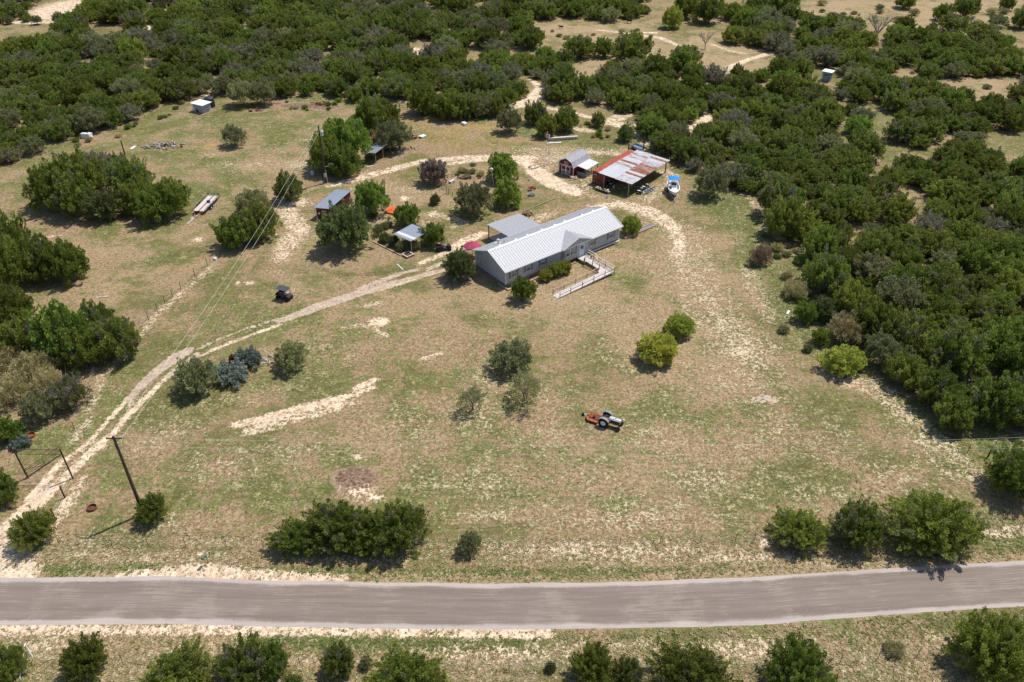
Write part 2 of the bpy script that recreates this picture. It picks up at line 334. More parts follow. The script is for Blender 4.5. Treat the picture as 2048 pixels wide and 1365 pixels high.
# --- dry / tan
for bx, by, rx_, ry_, a_ in [(880,600,160,40,.6),(1100,600,200,40,.7),(1000,560,100,20,.6),(1150,560,60,30,.8),(1230,520,50,20,.6),(700,500,100,30,.75),(480,560,90,20,.4),(600,560,80,16,.5),(430,540,60,30,.5),
        (330,420,60,20,.4),(400,470,100,16,.4),(200,500,100,20,.6),(260,560,100,25,.7),(240,600,60,30,.5),(1420,500,80,30,.6),(1450,560,60,30,.5),(1200,900,120,40,.35),(1350,930,120,40,.35),
        (760,380,60,16,.5),(860,400,60,16,.6),(950,370,40,20,.6),(930,340,60,8,.4),(1050,380,30,14,.5),(1100,85,120,14,.7),(1330,110,90,16,.7),(1250,80,60,6,.4),(1230,150,60,16,.5),(1180,165,40,14,.5),
        (1420,140,60,16,.7),(1950,230,80,10,.4),(1900,220,60,10,.5),(1640,28,40,8,.7),(1830,400,20,12,.9),(1820,395,25,10,.8),(480,340,80,14,.4),(560,330,60,20,.5),(500,700,40,6,.3),(1400,90,60,6,.5),
        (20,760,70,45,.7),(1100,520,60,12,.7),(450,300,40,10,.3),(1030,130,60,10,.4),(60,340,50,8,.4),(300,880,60,20,.4),(700,870,120,30,.3),(560,930,60,20,.3),(1640,760,60,30,.4),(1290,1130,200,8,.4)]:
    blob(DRY, bx, by, rx_, ry_, a_, .8)
for p_ in ([(1050,45),(1300,45),(1340,110),(1230,160),(1160,150),(1100,100)], [(1370,60),(1480,70),(1560,110),(1500,160),(1400,140),(1330,110)], [(1600,0),(2048,0),(2048,40),(1860,60),(1700,50)], [(1790,140),(1870,165),(2010,155),(2030,200),(1870,178)]): area(DRY, p_, .9, 4)
area(DRY, [(860,600),(1000,570),(1250,600),(1330,520),(1380,560),(1500,700),(1480,800),(1330,760),(1150,680),(960,650)], .45, 5); area(LIT, [(1010,560),(1110,515),(1200,545),(1130,600),(1050,600)], .5, 3)
# --- rusty golden grass of the back paddock
area(RUST, [(790,232),(860,245),(940,252),(990,262),(1040,285),(1100,300),(1060,303),(980,302),(900,310),(830,305),(800,285),(850,278),(800,260)], .5, 4)
blob(RUST, 945, 255, 60, 6, .8, .6); blob(RUST, 850, 238, 50, 5, .9, .6); blob(RUST, 980, 290, 60, 8, .4, .8); blob(RUST, 740, 345, 80, 8, .5, .8); blob(RUST, 1020, 280, 40, 6, .7, .6)
blob(RUST, 900, 275, 90, 14, .45, .8); blob(RUST, 420, 292, 12, 9, 1., .3); blob(RUST, 335, 300, 26, 6, .6, .5); blob(RUST, 850, 590, 60, 8, .45, .8)
# --- litter, mulch, disturbed earth
blob(LIT, 710, 958, 50, 28, 1, .15); blob(LIT, 690, 990, 30, 10, .7, .5)
blob(LIT, 610, 212, 70, 8, 1, .3); blob(LIT, 650, 213, 40, 9, 1, .3); blob(LIT, 515, 222, 22, 5, 1, .4); blob(LIT, 403, 222, 34, 9, .7, .4); blob(LIT, 558, 207, 40, 6, .8, .4)
area(LIT, [(620,370),(700,350),(760,325),(800,300),(850,285),(860,295),(800,318),(740,345),(680,362),(600,390)], .85, 1.5)
blob(LIT, 800, 275, 60, 8, .6, .6); blob(LIT, 1240, 275, 60, 10, .45, .7); blob(LIT, 325, 300, 32, 7, .5, .5); blob(LIT, 1210, 858, 52, 18, .55, .5, -.2)
blob(LIT, 935, 360, 70, 18, .55, .5); blob(LIT, 905, 560, 50, 16, .7, .5); blob(LIT, 1000, 395, 60, 16, .3, .5); blob(LIT, 180, 1016, 14, 8, .7, .5)
area(LIT, [(150,760),(190,700),(260,640),(330,600),(400,545),(430,520),(440,528),(400,560),(330,620),(270,670),(220,720),(190,760),(185,800),(150,860),(120,860)], .6, 1.)
stroke(B, [(150,880),(175,840),(190,790),(205,750),(250,705),(310,635),(370,580),(430,530)], .3, .5, 1.2)
blob(LIT, 60, 960, 60, 20, .6, .5); blob(LIT, 410, 425, 50, 16, .5, .6); blob(B, 395, 480, 16, 6, .7, .5)
blob(LIT, 1310, 290, 60, 14, .5, .6); blob(LIT, 1110, 575, 40, 18, .35, .6); blob(LIT, 1270, 490, 30, 14, .5, .6); blob(LIT, 1040, 1085, 60, 4, .2, .6)
# --- far tracks and clearings
stroke(B, [(1030,212),(1060,205),(1075,190),(1080,175),(1066,163),(1060,158)], [1.5,2.2,1.6,.8,.4,.3], .95, .8)
stroke(B, [(1085,215),(1130,222),(1180,235),(1230,245),(1260,262),(1290,275)], [.6,.7,.6,.6,1.2,1.6], .8, .8)
stroke(B, [(1180,262),(1150,258)], .8, .7, .8); stroke(B, [(1250,230),(1215,245),(1290,260),(1300,285)], [1.5,1.2,1.8,1.5], .7, 1.)
stroke(B, [(1370,262),(1400,240),(1420,232),(1395,255)], [.8,1.3,.7,.8], .95, .8); blob(B, 1215, 215, 30, 8, .4, .7)
stroke(B, [(1420,152),(1460,135),(1500,118),(1550,105)], [2.,.9,.6,.8], .9, .8); stroke(B, [(1450,160),(1480,168),(1500,160)], 1.2, .8, 1.)
stroke(B, [(1195,60),(1260,68),(1320,76),(1365,95)], [.6,.7,1.0,.5], .75, .7); stroke(B, [(1290,66),(1310,66)], .8, .9, .6); stroke(B, [(1420,88),(1460,102),(1490,108)], .5, .7, .7)
blob(B, 835, 103, 26, 8, .95, .4); blob(B, 850, 78, 8, 5, .9, .4); blob(B, 910, 20, 20, 5, .9, .4); blob(B, 120, 20, 60, 26, .85, .4); blob(B, 60, 45, 60, 4, .8, .4)
blob(B, 335, 18, 20, 5, .9, .4); blob(B, 302, 56, 18, 7, .9, .4); blob(B, 188, 122, 16, 5, .7, .4); blob(B, 760, 112, 6, 4, .8, .4); blob(B, 660, 125, 10, 14, .5, .5); blob(B, 680, 38, 14, 4, .7, .4)
blob(B, 1930, 45, 40, 8, .5, .6); blob(B, 1860, 75, 60, 6, .3, .6); blob(B, 1555, 208, 12, 6, .7, .5); blob(B, 1625, 25, 30, 8, .4, .6); blob(B, 1440, 42, 20, 5, .6, .5)
stroke(B, [(1490,385),(1520,420),(1540,460),(1580,500),(1640,560)], [.5,.5,.6,.6,.3], .45, .8); blob(B, 1560, 490, 24, 12, .4, .7)
stroke(B, [(800,203),(850,207)], .3, .7, .5)
stroke(B, [(60,480),(120,470)], .3, .6, .6)
for o_ in (0, 16): stroke(B, [(375+o_,225),(388+o_,250),(388+o_,280),(380+o_,310)], .12, .3, .4)
for i, (bx, by, rx_, ry_, a_) in enumerate([(650,262,40,8,.5),(720,240,30,8,.6),(600,330,70,14,.5),(560,300,50,10,.3),(470,300,40,6,.35),(480,240,20,4,.3),(420,310,20,5,.5),(560,380,60,12,.3),(300,290,60,10,.2),
        (500,330,70,12,.45),(750,372,60,14,.45),(820,380,50,16,.45),(760,440,20,14,.5),(740,400,30,20,.4),(1070,340,30,16,.4),(640,520,70,20,.3),(580,580,30,8,.5),(880,250,40,5,.3),(960,262,60,5,.3)]):
    blob(B, bx, by, rx_, ry_, a_, .8)
# forest floor: litter under the woods (polygons are defined with the trees below)
# ================================================================ where the woods stand (outlines as seen from the air)
CANOPY = [
 [(-300,-60),(1310,-60),(1310,-5),(1300,35),(1240,50),(1170,40),(1050,42),(1080,62),(1085,78),(1078,98),(1040,104),(1045,118),(1110,98),(1142,122),(1148,150),(1152,206),(1082,207),(1075,165),(1060,160),
  (1045,205),(1010,238),(880,238),(860,228),(800,200),(700,205),(640,195),(560,192),(450,192),(400,190),(345,210),(240,256),(180,268),(110,290),(60,315),(0,337),(-300,400)],
 [(1152,208),(1158,165),(1212,135),(1300,132),(1330,112),(1392,115),(1400,145),(1440,160),(1500,172),(1520,140),(1560,128),(1548,100),(1470,96),(1440,85),(1445,60),(1480,38),(1490,5),(1560,8),(1600,30),
  (1720,60),(1770,75),(1800,50),(1860,60),(1890,50),(1960,55),(2030,90),(2060,130),(2400,130),(2400,1050),(2060,868),(1940,868),(1900,840),(1850,800),(1790,775),(1735,720),(1735,660),(1700,600),(1640,555),
  (1600,480),(1530,450),(1500,395),(1450,375),(1380,345),(1340,315),(1300,300),(1275,262),(1255,235),(1205,212)]]
CLEAR = [[(70,45),(75,10),(90,-20),(175,-20),(168,28),(140,45),(100,60),(110,75),(85,85),(0,88),(-120,92),(-120,60),(30,50)], [(168,55),(205,48),(240,55),(240,75),(210,72),(180,70)],
 [(285,50),(318,50),(318,64),(290,64)], [(322,15),(360,15),(355,28),(322,32)], [(170,118),(205,116),(205,128),(175,128)], [(810,100),(835,92),(868,95),(865,105),(830,115),(812,112)],
 [(843,72),(868,80),(868,92),(843,90)], [(895,18),(928,18),(915,32),(900,35)], [(928,108),(950,108),(950,125),(930,130)], [(648,100),(668,100),(660,140),(650,142)],
 [(1020,98),(1060,100),(1085,95),(1085,105),(1040,116),(1020,110)], [(1040,205),(1058,160),(1080,165),(1082,208),(1045,215)],
 [(1690,195),(1720,208),(1760,215),(1795,228),(1780,250),(1770,275),(1755,275),(1745,240),(1700,215)], [(1772,295),(1870,298),(1860,318),(1800,322),(1780,345),(1765,340)],
 [(1975,265),(2060,268),(2200,268),(2200,320),(1985,318),(1965,300)], [(1785,140),(1810,135),(1870,165),(1870,180),(1820,162),(1780,160)], [(1860,160),(2020,155),(2040,165),(2010,205),(1930,190),(1870,175)],
 [(1795,385),(1850,388),(1850,405),(1815,410),(1795,400)], [(1370,270),(1395,235),(1422,230),(1415,245),(1395,268)], [(1626,136),(1678,136),(1678,178),(1626,178)], [(1725,88),(1765,95),(1760,108),(1728,102)],
 [(1160,205),(1200,215),(1215,225),(1270,230),(1268,265),(1200,265),(1160,225)]]
CAN = [np.array(p, float) for p in CANOPY]; CLR = [np.array(p, float) for p in CLEAR]
def pin(x, y, polys):
    X = np.array([x]); Y = np.array([y]); return any(in_poly(X, Y, p)[0] for p in polys)
def project(P):
    v = np.asarray(P, float)-np.array([0, 0, CH]); d = v[1]*cos(CP)-v[2]*sin(CP)
    return 1024+CF*v[0]/d, 682.5-CF*(v[1]*sin(CP)+v[2]*cos(CP))/d
WOOD = []                                    # (x, y, radius, height)
trng = random.Random(11)
grid = {}
def far_enough(x, y, s):
    k = (int(x//7), int(y//7))
    for i in range(k[0]-1, k[0]+2):
        for j in range(k[1]-1, k[1]+2):
            for (a, b, q) in grid.get((i, j), ()):
                if (a-x)**2+(b-y)**2 < (.5*(s+q))**2: return False
    return True
for _ in range(26000):
    y = trng.uniform(72, 395); x = trng.uniform(-1, 1)*(y*.66+30)
    s = 3.9+max(0, y-150)*.008 if trng.random() < .7 else 2.6
    px, py = project((x, y, 0))
    if not (-260 < px < 2300 and py > -55): continue
    r = s*trng.uniform(.64, .96); h = r*trng.uniform(.95, 1.4)
    if not far_enough(x, y, s): continue
    k = ppm(np.array([x, y, 0])); top = h*k*.8
    tests = [(px, py+2), (px, py-.5*top), (px-.6*r*k, py-.3*top), (px+.6*r*k, py-.3*top), (px, py-top+6)]
    if not all(pin(a, b, CAN) for a, b in tests[:4]) or any(pin(a, b, CLR) for a, b in tests): continue
    if not pin(px, py-top+14, CAN): continue
    grid.setdefault((int(x//7), int(y//7)), []).append((x, y, s)); WOOD.append((x, y, r, h))
print('woodland trees', len(WOOD))

# ================================================================ the ground sheet
DRYF = CHN[2]; LITF = CHN[5]
for (x, y, r, h) in WOOD:
    x0, x1 = _rng(x-r-2, x+r+2, AX_x); y0, y1 = _rng(y-r-2, y+r+2, AX_y)
    D = np.hypot(GX[y0:y1, x0:x1]-x, GY[y0:y1, x0:x1]-y); S = CHN[5, y0:y1, x0:x1]; np.maximum(S, .62*np.clip((r+.6-D)/1.2, 0, 1), out=S)
def sample(ch, x, y):
    i = np.clip(np.searchsorted(AX_x, x), 0, NX-1); j = np.clip(np.searchsorted(AX_y, y), 0, NY-1); return CHN[ch, j, i]

def ground_material():
    t = NT('ranch_ground'); P = t.pos()
    a = t.attr('land_a', 3); b = t.attr('land_b', 3); B_, G_, D_ = a[0], a[1], a[2]; V_, R__, L_ = b[0], b[1], b[2]
    n0 = t.noise(.035, 3, .5); n1 = t.noise(.16, 4, .6, w=3.); n2 = t.noise(.7, 5, .65, w=9.); n3 = t.noise(2.6, 5, .7, w=17.); n4 = t.noise(7.5, 4, .7, w=31.)
    mp = t.n.new('ShaderNodeMapping'); mp.inputs['Scale'].default_value = (.22, 1.6, 1); mp.inputs['Rotation'].default_value = (0, 0, .12); t.l.new(P, mp.inputs[0])
    ns = t.noise(1.1, 5, .7, mp.outputs[0])
    c = lambda v, k: t.math('MULTIPLY', t.math('SUBTRACT', v, .5), k)
    add = lambda *q: q[0] if len(q) == 1 else t.math('ADD', q[0], add(*q[1:]))
    # sward: olive green <-> dry thatch
    g = add(t.math('MULTIPLY', G_, .6), c(n1, 3.0), c(n2, 2.6), c(n3, 1.5), t.math('MULTIPLY', D_, -.55), c(n0, 1.2), c(ns, 1.3), .17)
    green = t.mix(t.sm(add(n3, c(n2, .8)), .3, .7), (.078, .096, .026, 1), (.200, .205, .070, 1))
    green = t.mix(t.sm(G_, .6, 1., 0, .75), green, (.092, .130, .030, 1))
    thatch = t.mix(t.sm(add(n3, c(n4, .6)), .34, .64), (.190, .128, .068, 1), (.40, .29, .17, 1))
    thatch = t.mix(t.math('MULTIPLY', D_, .38), thatch, (.46, .36, .21, 1)); cc = t.mix(t.sm(g, .02, .45), thatch, green)
    cc = t.mix(t.sm(add(n0, c(n1, .6)), .47, .66, 0, .45), cc, t.mix(.5, cc, (.17, .115, .058, 1)))
    n5 = t.noise(4.2, 3, .6, w=51.)
    cc = t.mix(t.sm(n5, .53, .66, 0, .5), cc, (.115, .088, .042, 1))
    cc = t.mix(t.sm(add(n5, c(n2, -.5), c(G_, -.12)), .30, .44, .55, 0), cc, (.56, .44, .30, 1))
    # rusty golden grass
    m = t.sm(add(R__, c(n2, 2.), c(n3, 1.6), c(n1, 1.4)), .42, .85, 0, .75)
    cc = t.mix(m, cc, t.mix(t.sm(ns, .35, .65), (.29, .19, .065, 1), (.46, .32, .13, 1)))
    # litter and mulch
    m = t.sm(add(L_, c(n2, .9), c(n3, .7)), .42, .66, 0, .92)
    lit = t.mix(t.sm(n3, .35, .65), (.20, .135, .085, 1), (.37, .27, .185, 1)); lit = t.mix(t.sm(L_, .93, 1.), lit, t.mix(t.sm(add(n3, c(n4, .8)), .35, .65), (.105, .062, .042, 1), (.30, .20, .145, 1)))
    cc = t.mix(m, cc, lit)
    # bare caliche: crumbled edges
    sp = add(t.math('MULTIPLY', B_, 1.0), c(n1, .5), c(n2, 1.1), c(n3, 2.3), c(n4, 1.5))
    sand = t.mix(t.sm(add(n3, c(n2, .7), c(n4, .5)), .33, .66), (.46, .33, .215, 1), (.80, .65, .48, 1))
    sand = t.mix(t.sm(n1, .45, .7, 0, .5), sand, (.60, .46, .33, 1))
    sand = t.mix(t.sm(B_, .30, .80), t.mix(t.sm(n4, .35, .65), (.43, .325, .205, 1), (.66, .535, .38, 1)), sand)
    cc = t.mix(t.sm(sp, .32, .60, 0, .5), cc, t.mix(t.sm(n4, .35, .65), (.30, .215, .125, 1), (.47, .36, .23, 1)))
    cc = t.mix(t.sm(sp, .52, .74), cc, sand)
    # drive gravel
    m = t.sm(add(V_, c(n2, 1.2), c(n3, 1.4)), .46, .62)
    cc = t.mix(m, cc, t.mix(t.sm(add(n3, c(n4, .8), c(n2, .6)), .3, .7), (.34, .25, .18, 1), (.56, .45, .35, 1)))
    t.col(cc); t.b.inputs['Roughness'].default_value = .95; t.b.inputs['Specular IOR Level'].default_value = .1
    t.bump(add(t.math('MULTIPLY', n3, .7), t.math('MULTIPLY', n4, .5), n2), .9, .12)
    return t.m
gm = ground_material()
V = np.stack([GX.ravel(), GY.ravel(), np.zeros(GX.size)], 1)
idx = np.arange(NX*NY).reshape(NY, NX); F = np.stack([idx[:-1,:-1], idx[:-1,1:], idx[1:,1:], idx[1:,:-1]], -1).reshape(-1, 4)
one = np.ones(GX.size); C_ = CHN.reshape(6, -1)
me = np_mesh('ground', V, F, gm, {'land_a': ('POINT', 'FLOAT_COLOR', np.stack([C_[0], C_[1], C_[2], one], 1)), 'land_b': ('POINT', 'FLOAT_COLOR', np.stack([C_[3], C_[4], C_[5], one], 1))})
tag(link(me, 'ground'), kind='structure')

# ---------------------------------------------------------------- the county road (sheet 4 mm above the ground, worn pale edges)
top = [(-900,1156),(-300,1156),(0,1156),(200,1155),(330,1153),(480,1160),(650,1163),(850,1166),(1024,1167),(1250,1164),(1400,1159),(1550,1152),(1750,1139),(1900,1130),(2048,1122),(2400,1098),(2900,1060)]
bot = [(-900,1246),(-300,1250),(0,1251),(200,1250),(330,1249),(480,1252),(650,1256),(850,1258),(1024,1259),(1250,1257),(1400,1254),(1550,1248),(1750,1232),(1900,1222),(2048,1212),(2400,1182),(2900,1135)]
def smooth_line(W, step=.8):
    out = []; 
    for i in range(len(W)-1):
        p0, p1, p2, p3 = W[max(i-1,0)], W[i], W[i+1], W[min(i+2,len(W)-1)]
        n = max(1, int(np.hypot(*(p2-p1))/step))
        for k in range(n):
            u = k/n; out.append(.5*((2*p1)+(-p0+p2)*u+(2*p0-5*p1+4*p2-p3)*u*u+(-p0+3*p1-3*p2+p3)*u**3))
    out.append(W[-1]); return np.array(out)
TA = smooth_line(Gv(top)); BA = smooth_line(Gv(bot))
xs = np.arange(-75, 85, .35); ty = np.interp(xs, TA[:,0], TA[:,1]); by = np.interp(xs, BA[:,0], BA[:,1])
from mathutils import noise as mn
ty += np.array([mn.noise((x*.2, 0, 0))*.10+mn.noise((x*1.7, 3, 0))*.05 for x in xs]); by += np.array([mn.noise((x*.2, 9, 0))*.10+mn.noise((x*1.7, 13, 0))*.05 for x in xs])
nv = 15; vv = np.linspace(0, 1, nv); RV = np.zeros((nv, len(xs), 3)); RV[..., 0] = xs[None]; RV[..., 1] = by[None]*(1-vv[:,None])+ty[None]*vv[:,None]
RV[..., 2] = .004+.05*np.clip(1-np.abs(vv*2-1)**3, 0, 1)[:, None]
ri = np.arange(nv*len(xs)).reshape(nv, -1); RF = np.stack([ri[:-1,:-1], ri[:-1,1:], ri[1:,1:], ri[1:,:-1]], -1).reshape(-1, 4)
t = NT('chip_sealed_road'); vN = t.attr('across'); uN = t.attr('along')
cb = t.n.new('ShaderNodeCombineXYZ'); t.l.new(t.math('MULTIPLY', uN, .045), cb.inputs[0]); t.l.new(t.math('MULTIPLY', vN, 7.), cb.inputs[1])
cf = t.n.new('ShaderNodeCombineXYZ'); t.l.new(t.math('MULTIPLY', uN, .22), cf.inputs[0]); t.l.new(t.math('MULTIPLY', vN, 42.), cf.inputs[1])
s1 = t.noise(1., 5, .65, cb.outputs[0]); s2 = t.noise(1., 4, .7, cf.outputs[0]); n2 = t.noise(.28, 4, .6, w=4.); n4 = t.noise(9., 3, .7)
base = t.mix(t.sm(s1, .3, .7), (.178, .142, .118, 1), (.240, .196, .168, 1))
base = t.mix(t.sm(n2, .4, .7, 0, .45), base, (.205, .152, .12, 1))
base = t.mix(t.sm(t.math('ADD', s2, t.math('MULTIPLY', t.math('SUBTRACT', n2, .5), .8)), .50, .66, 0, .34), base, (.42, .36, .33, 1))
base = t.mix(t.sm(n4, .58, .7, 0, .4), base, (.36, .31, .27, 1))
ed = t.math('ABSOLUTE', t.math('SUBTRACT', t.math('MULTIPLY', vN, 2.), 1.))
ed = t.math('ADD', ed, t.math('MULTIPLY', t.math('SUBTRACT', s1, .5), .22)); ed = t.math('ADD', ed, t.math('MULTIPLY', t.math('SUBTRACT', n2, .5), .25)); ed = t.math('ADD', ed, t.math('MULTIPLY', t.math('SUBTRACT', n4, .5), .15))
base = t.mix(t.sm(ed, .74, .88, 0, .85), base, t.mix(t.sm(s2, .3, .7), (.40, .34, .31, 1), (.50, .44, .40, 1)))
t.col(base); t.b.inputs['Roughness'].default_value = .9; t.bump(n4, .35, .02)
me = np_mesh('road', RV.reshape(-1, 3), RF, t.m, {'across': ('POINT', 'FLOAT', np.repeat(vv, len(xs))), 'along': ('POINT', 'FLOAT', np.tile(xs, nv))})
tag(link(me, 'road'), kind='structure')

# ---------------------------------------------------------------- grass tufts and stones (real geometry, nobody could count them)
def road_y(x): return np.interp(x, TA[:,0], TA[:,1]), np.interp(x, BA[:,0], BA[:,1])
N = 420000
y = 38+(rng.random(N)**1.25)*150; x = (rng.random(N)*2-1)*(y*.52+32)
ry1, ry0 = road_y(x); keep = ~((y < ry1+.15) & (y > ry0-.15)); x, y = x[keep], y[keep]
bB, bG, bD, bV, bR, bL = [sample(i, x, y) for i in range(6)]
nz = np.sin(x*.9+np.sin(y*.7)*2)*np.cos(y*1.1+np.sin(x*.5)*2)*.5+.5
side = (y < ry0[keep]) | ((y > ry1[keep]) & (y < ry1[keep]+5.5))
pk = .45+.35*nz+.25*side; pk *= np.where(bV > .5, .06, 1); pk *= np.clip(1.25-1.05*bB, .12, 1); pk *= np.where(bL > .8, .35, 1)
pk *= np.clip((190-y)/60, 0, 1)*np.where(side, .75, .42); k = rng.random(len(x)) < pk; x, y, bB, bG, bD, bR, side = [q[k] for q in (x, y, bB, bG, bD, bR, side)]
n = len(x); print('tufts', n)
tone = np.clip(.52-.45*bG+.25*bD+.25*bB+.25*bR+.05*side+rng.normal(0, .24, n), 0, 1)
hgt = (.03+.06*rng.random(n))*(1+.6*side*(rng.random(n) < .5)); wd = hgt*(1.2+1.0*rng.random(n))
VV = np.zeros((n, 3, 3, 3)); ang = rng.random(n)*6.283
for j in range(3):
    a = ang+j*2.1+rng.normal(0, .3, n); ca, sa = np.cos(a), np.sin(a)
    VV[:, j, 0] = np.stack([x-sa*wd*.5, y+ca*wd*.5, np.zeros(n)], 1); VV[:, j, 1] = np.stack([x+sa*wd*.5, y-ca*wd*.5, np.zeros(n)], 1)
    VV[:, j, 2] = np.stack([x+ca*wd*.9, y+sa*wd*.9, hgt], 1)
t = NT('grass_tufts'); tn = t.attr('tone')
t.col(t.ramp(tn, [(0., (.085, .120, .030, 1)), (.35, (.175, .170, .055, 1)), (.62, (.30, .24, .115, 1)), (1., (.47, .38, .245, 1))])); t.b.inputs['Roughness'].default_value = .9
me = np_mesh('grass', VV.reshape(-1, 3), np.arange(n*9).reshape(-1, 3), t.m, {'tone': ('FACE', 'FLOAT', np.repeat(tone, 3))})
tag(link(me, 'grass'), kind='stuff')
# loose limestone
N = 60000; y = 40+(rng.random(N)**1.2)*150; x = (rng.random(N)*2-1)*(y*.5+30); ry1, ry0 = road_y(x)
bB = sample(0, x, y); k = (rng.random(N) < np.clip(bB-.22, 0, 1)*.42) & ~((y < ry1+.1) & (y > ry0-.1)); x, y = x[k], y[k]; 
W = Gv([(1060,300),(1100,298),(1150,300),(1200,300),(1235,304),(1050,305),(1240,372),(1160,372),(680,345),(580,470),(640,280)]); ex_ = []
for cx, cy in W: ex_.append(np.stack([rng.normal(cx, 3.2, 60), rng.normal(cy, .7, 60)], 1))
ex_ = np.concatenate(ex_); x = np.concatenate([x, ex_[:,0]]); y = np.concatenate([y, ex_[:,1]]); n = len(x); print('stones', n)
big = np.concatenate([np.zeros(n-len(ex_)), np.ones(len(ex_))]); r = (.04+.09*rng.random(n)**2)*(1+1.3*big*rng.random(n))
oc = np.array([[1,0,0],[0,1,0],[-1,0,0],[0,-1,0],[0,0,1]], float); a = rng.random(n)*6.28
VV = np.zeros((n, 5, 3))
for j in range(5):
    jx, jy = oc[j,0]*(.7+.6*rng.random(n)), oc[j,1]*(.7+.6*rng.random(n))
    VV[:, j, 0] = x+r*(jx*np.cos(a)-jy*np.sin(a)+(rng.random(n)-.5)*.5*(j == 4)); VV[:, j, 1] = y+r*(jx*np.sin(a)+jy*np.cos(a)); VV[:, j, 2] = r*.65*oc[j,2]
FF = (np.arange(n)[:,None,None]*5+np.array([[0,1,4],[1,2,4],[2,3,4],[3,0,4]])[None]).reshape(-1, 3)
me = np_mesh('loose_stones', VV.reshape(-1, 3), FF, plain('limestone_rubble', (.60, .50, .38), .9, var=.16, scale=.8))
tag(link(me, 'loose_stones'), kind='stuff')
# ================================================================ TREES
def leaf_material(name, lo, hi, alt=None, alt_lo=.55, alt_amt=.0, hue=.26, trans=.22):
    """foliage: tone per leaf clump, per-tree variation, some dead grey twigs where alt is given"""
    t = NT(name); tn = t.attr('tone'); oi = t.n.new('ShaderNodeObjectInfo')
    c = t.mix(tn, (*lo, 1), (*hi, 1))
    v = t.math('ADD', 1-hue, t.math('MULTIPLY', oi.outputs['Random'], 2*hue))
    hs = t.n.new('ShaderNodeHueSaturation'); t.l.new(c, hs.inputs['Color']); t.l.new(v, hs.inputs['Value'])
    hs.inputs['Saturation'].default_value = 1.; t.l.new(t.math('ADD', .485, t.math('MULTIPLY', t.math('FRACT', t.math('MULTIPLY', oi.outputs['Random'], 7.31)), .03)), hs.inputs['Hue'])
    c = hs.outputs[0]
    if alt:
        ad = t.n.new('ShaderNodeVectorMath'); ad.operation = 'ADD'; t.l.new(t.pos(), ad.inputs[0])
        cb = t.n.new('ShaderNodeCombineXYZ'); t.l.new(t.math('MULTIPLY', oi.outputs['Random'], 37.), cb.inputs[0]); t.l.new(cb.outputs[0], ad.inputs[1])
        n = t.noise(2.2, 3, .6, ad.outputs[0])
        r2 = t.math('FRACT', t.math('MULTIPLY', oi.outputs['Random'], 13.7))
        m = t.sm(t.math('ADD', n, t.math('MULTIPLY', t.math('SUBTRACT', r2, .5), .14)), alt_lo, alt_lo+.1, 0, alt_amt)
        c = t.mix(m, c, (*alt, 1))
    t.col(c); t.b.inputs['Roughness'].default_value = .75; t.b.inputs['Specular IOR Level'].default_value = .2
    tr = t.n.new('ShaderNodeBsdfTranslucent'); t.l.new(c, tr.inputs[0]); mx = t.n.new('ShaderNodeMixShader'); mx.inputs[0].default_value = trans
    t.l.new(t.b.outputs[0], mx.inputs[1]); t.l.new(tr.outputs[0], mx.inputs[2]); t.l.new(mx.outputs[0], t.n['Material Output'].inputs[0])
    return t.m
M_jun = leaf_material('juniper_foliage', (.120, .162, .028), (.318, .365, .074), (.31, .285, .215), .57, .8, trans=.40)
M_grey = leaf_material('sparse_juniper_foliage', (.150, .168, .062), (.30, .305, .125), (.36, .33, .26), .47, .9, trans=.35)
M_olive = leaf_material('olive_foliage', (.205, .22, .095), (.39, .395, .195), (.36, .34, .24), .60, .6, trans=.3)
M_bright = leaf_material('bright_foliage', (.13, .195, .032), (.37, .45, .09), trans=.3)
M_leafy = leaf_material('broad_leaves', (.085, .125, .030), (.27, .30, .12), trans=.3)
M_yell = leaf_material('yellow_green_foliage', (.31, .35, .055), (.57, .60, .13), trans=.3)
M_blue = leaf_material('blue_grey_foliage', (.170, .205, .165), (.38, .43, .36))
M_purp = leaf_material('purple_brown_foliage', (.13, .085, .065), (.42, .34, .29))
M_tan = leaf_material('dry_brush', (.36, .31, .14), (.62, .54, .29), (.16, .17, .05), .56, .8)
M_pink = leaf_material('pink_dry_brush', (.36, .23, .15), (.58, .42, .30))
M_red = leaf_material('red_foliage', (.16, .03, .03), (.34, .08, .07))
M_bark = plain('juniper_bark', (.17, .135, .11), .95, var=.2, scale=6)
M_dead = plain('dead_wood', (.26, .225, .20), .95, var=.15, scale=6)

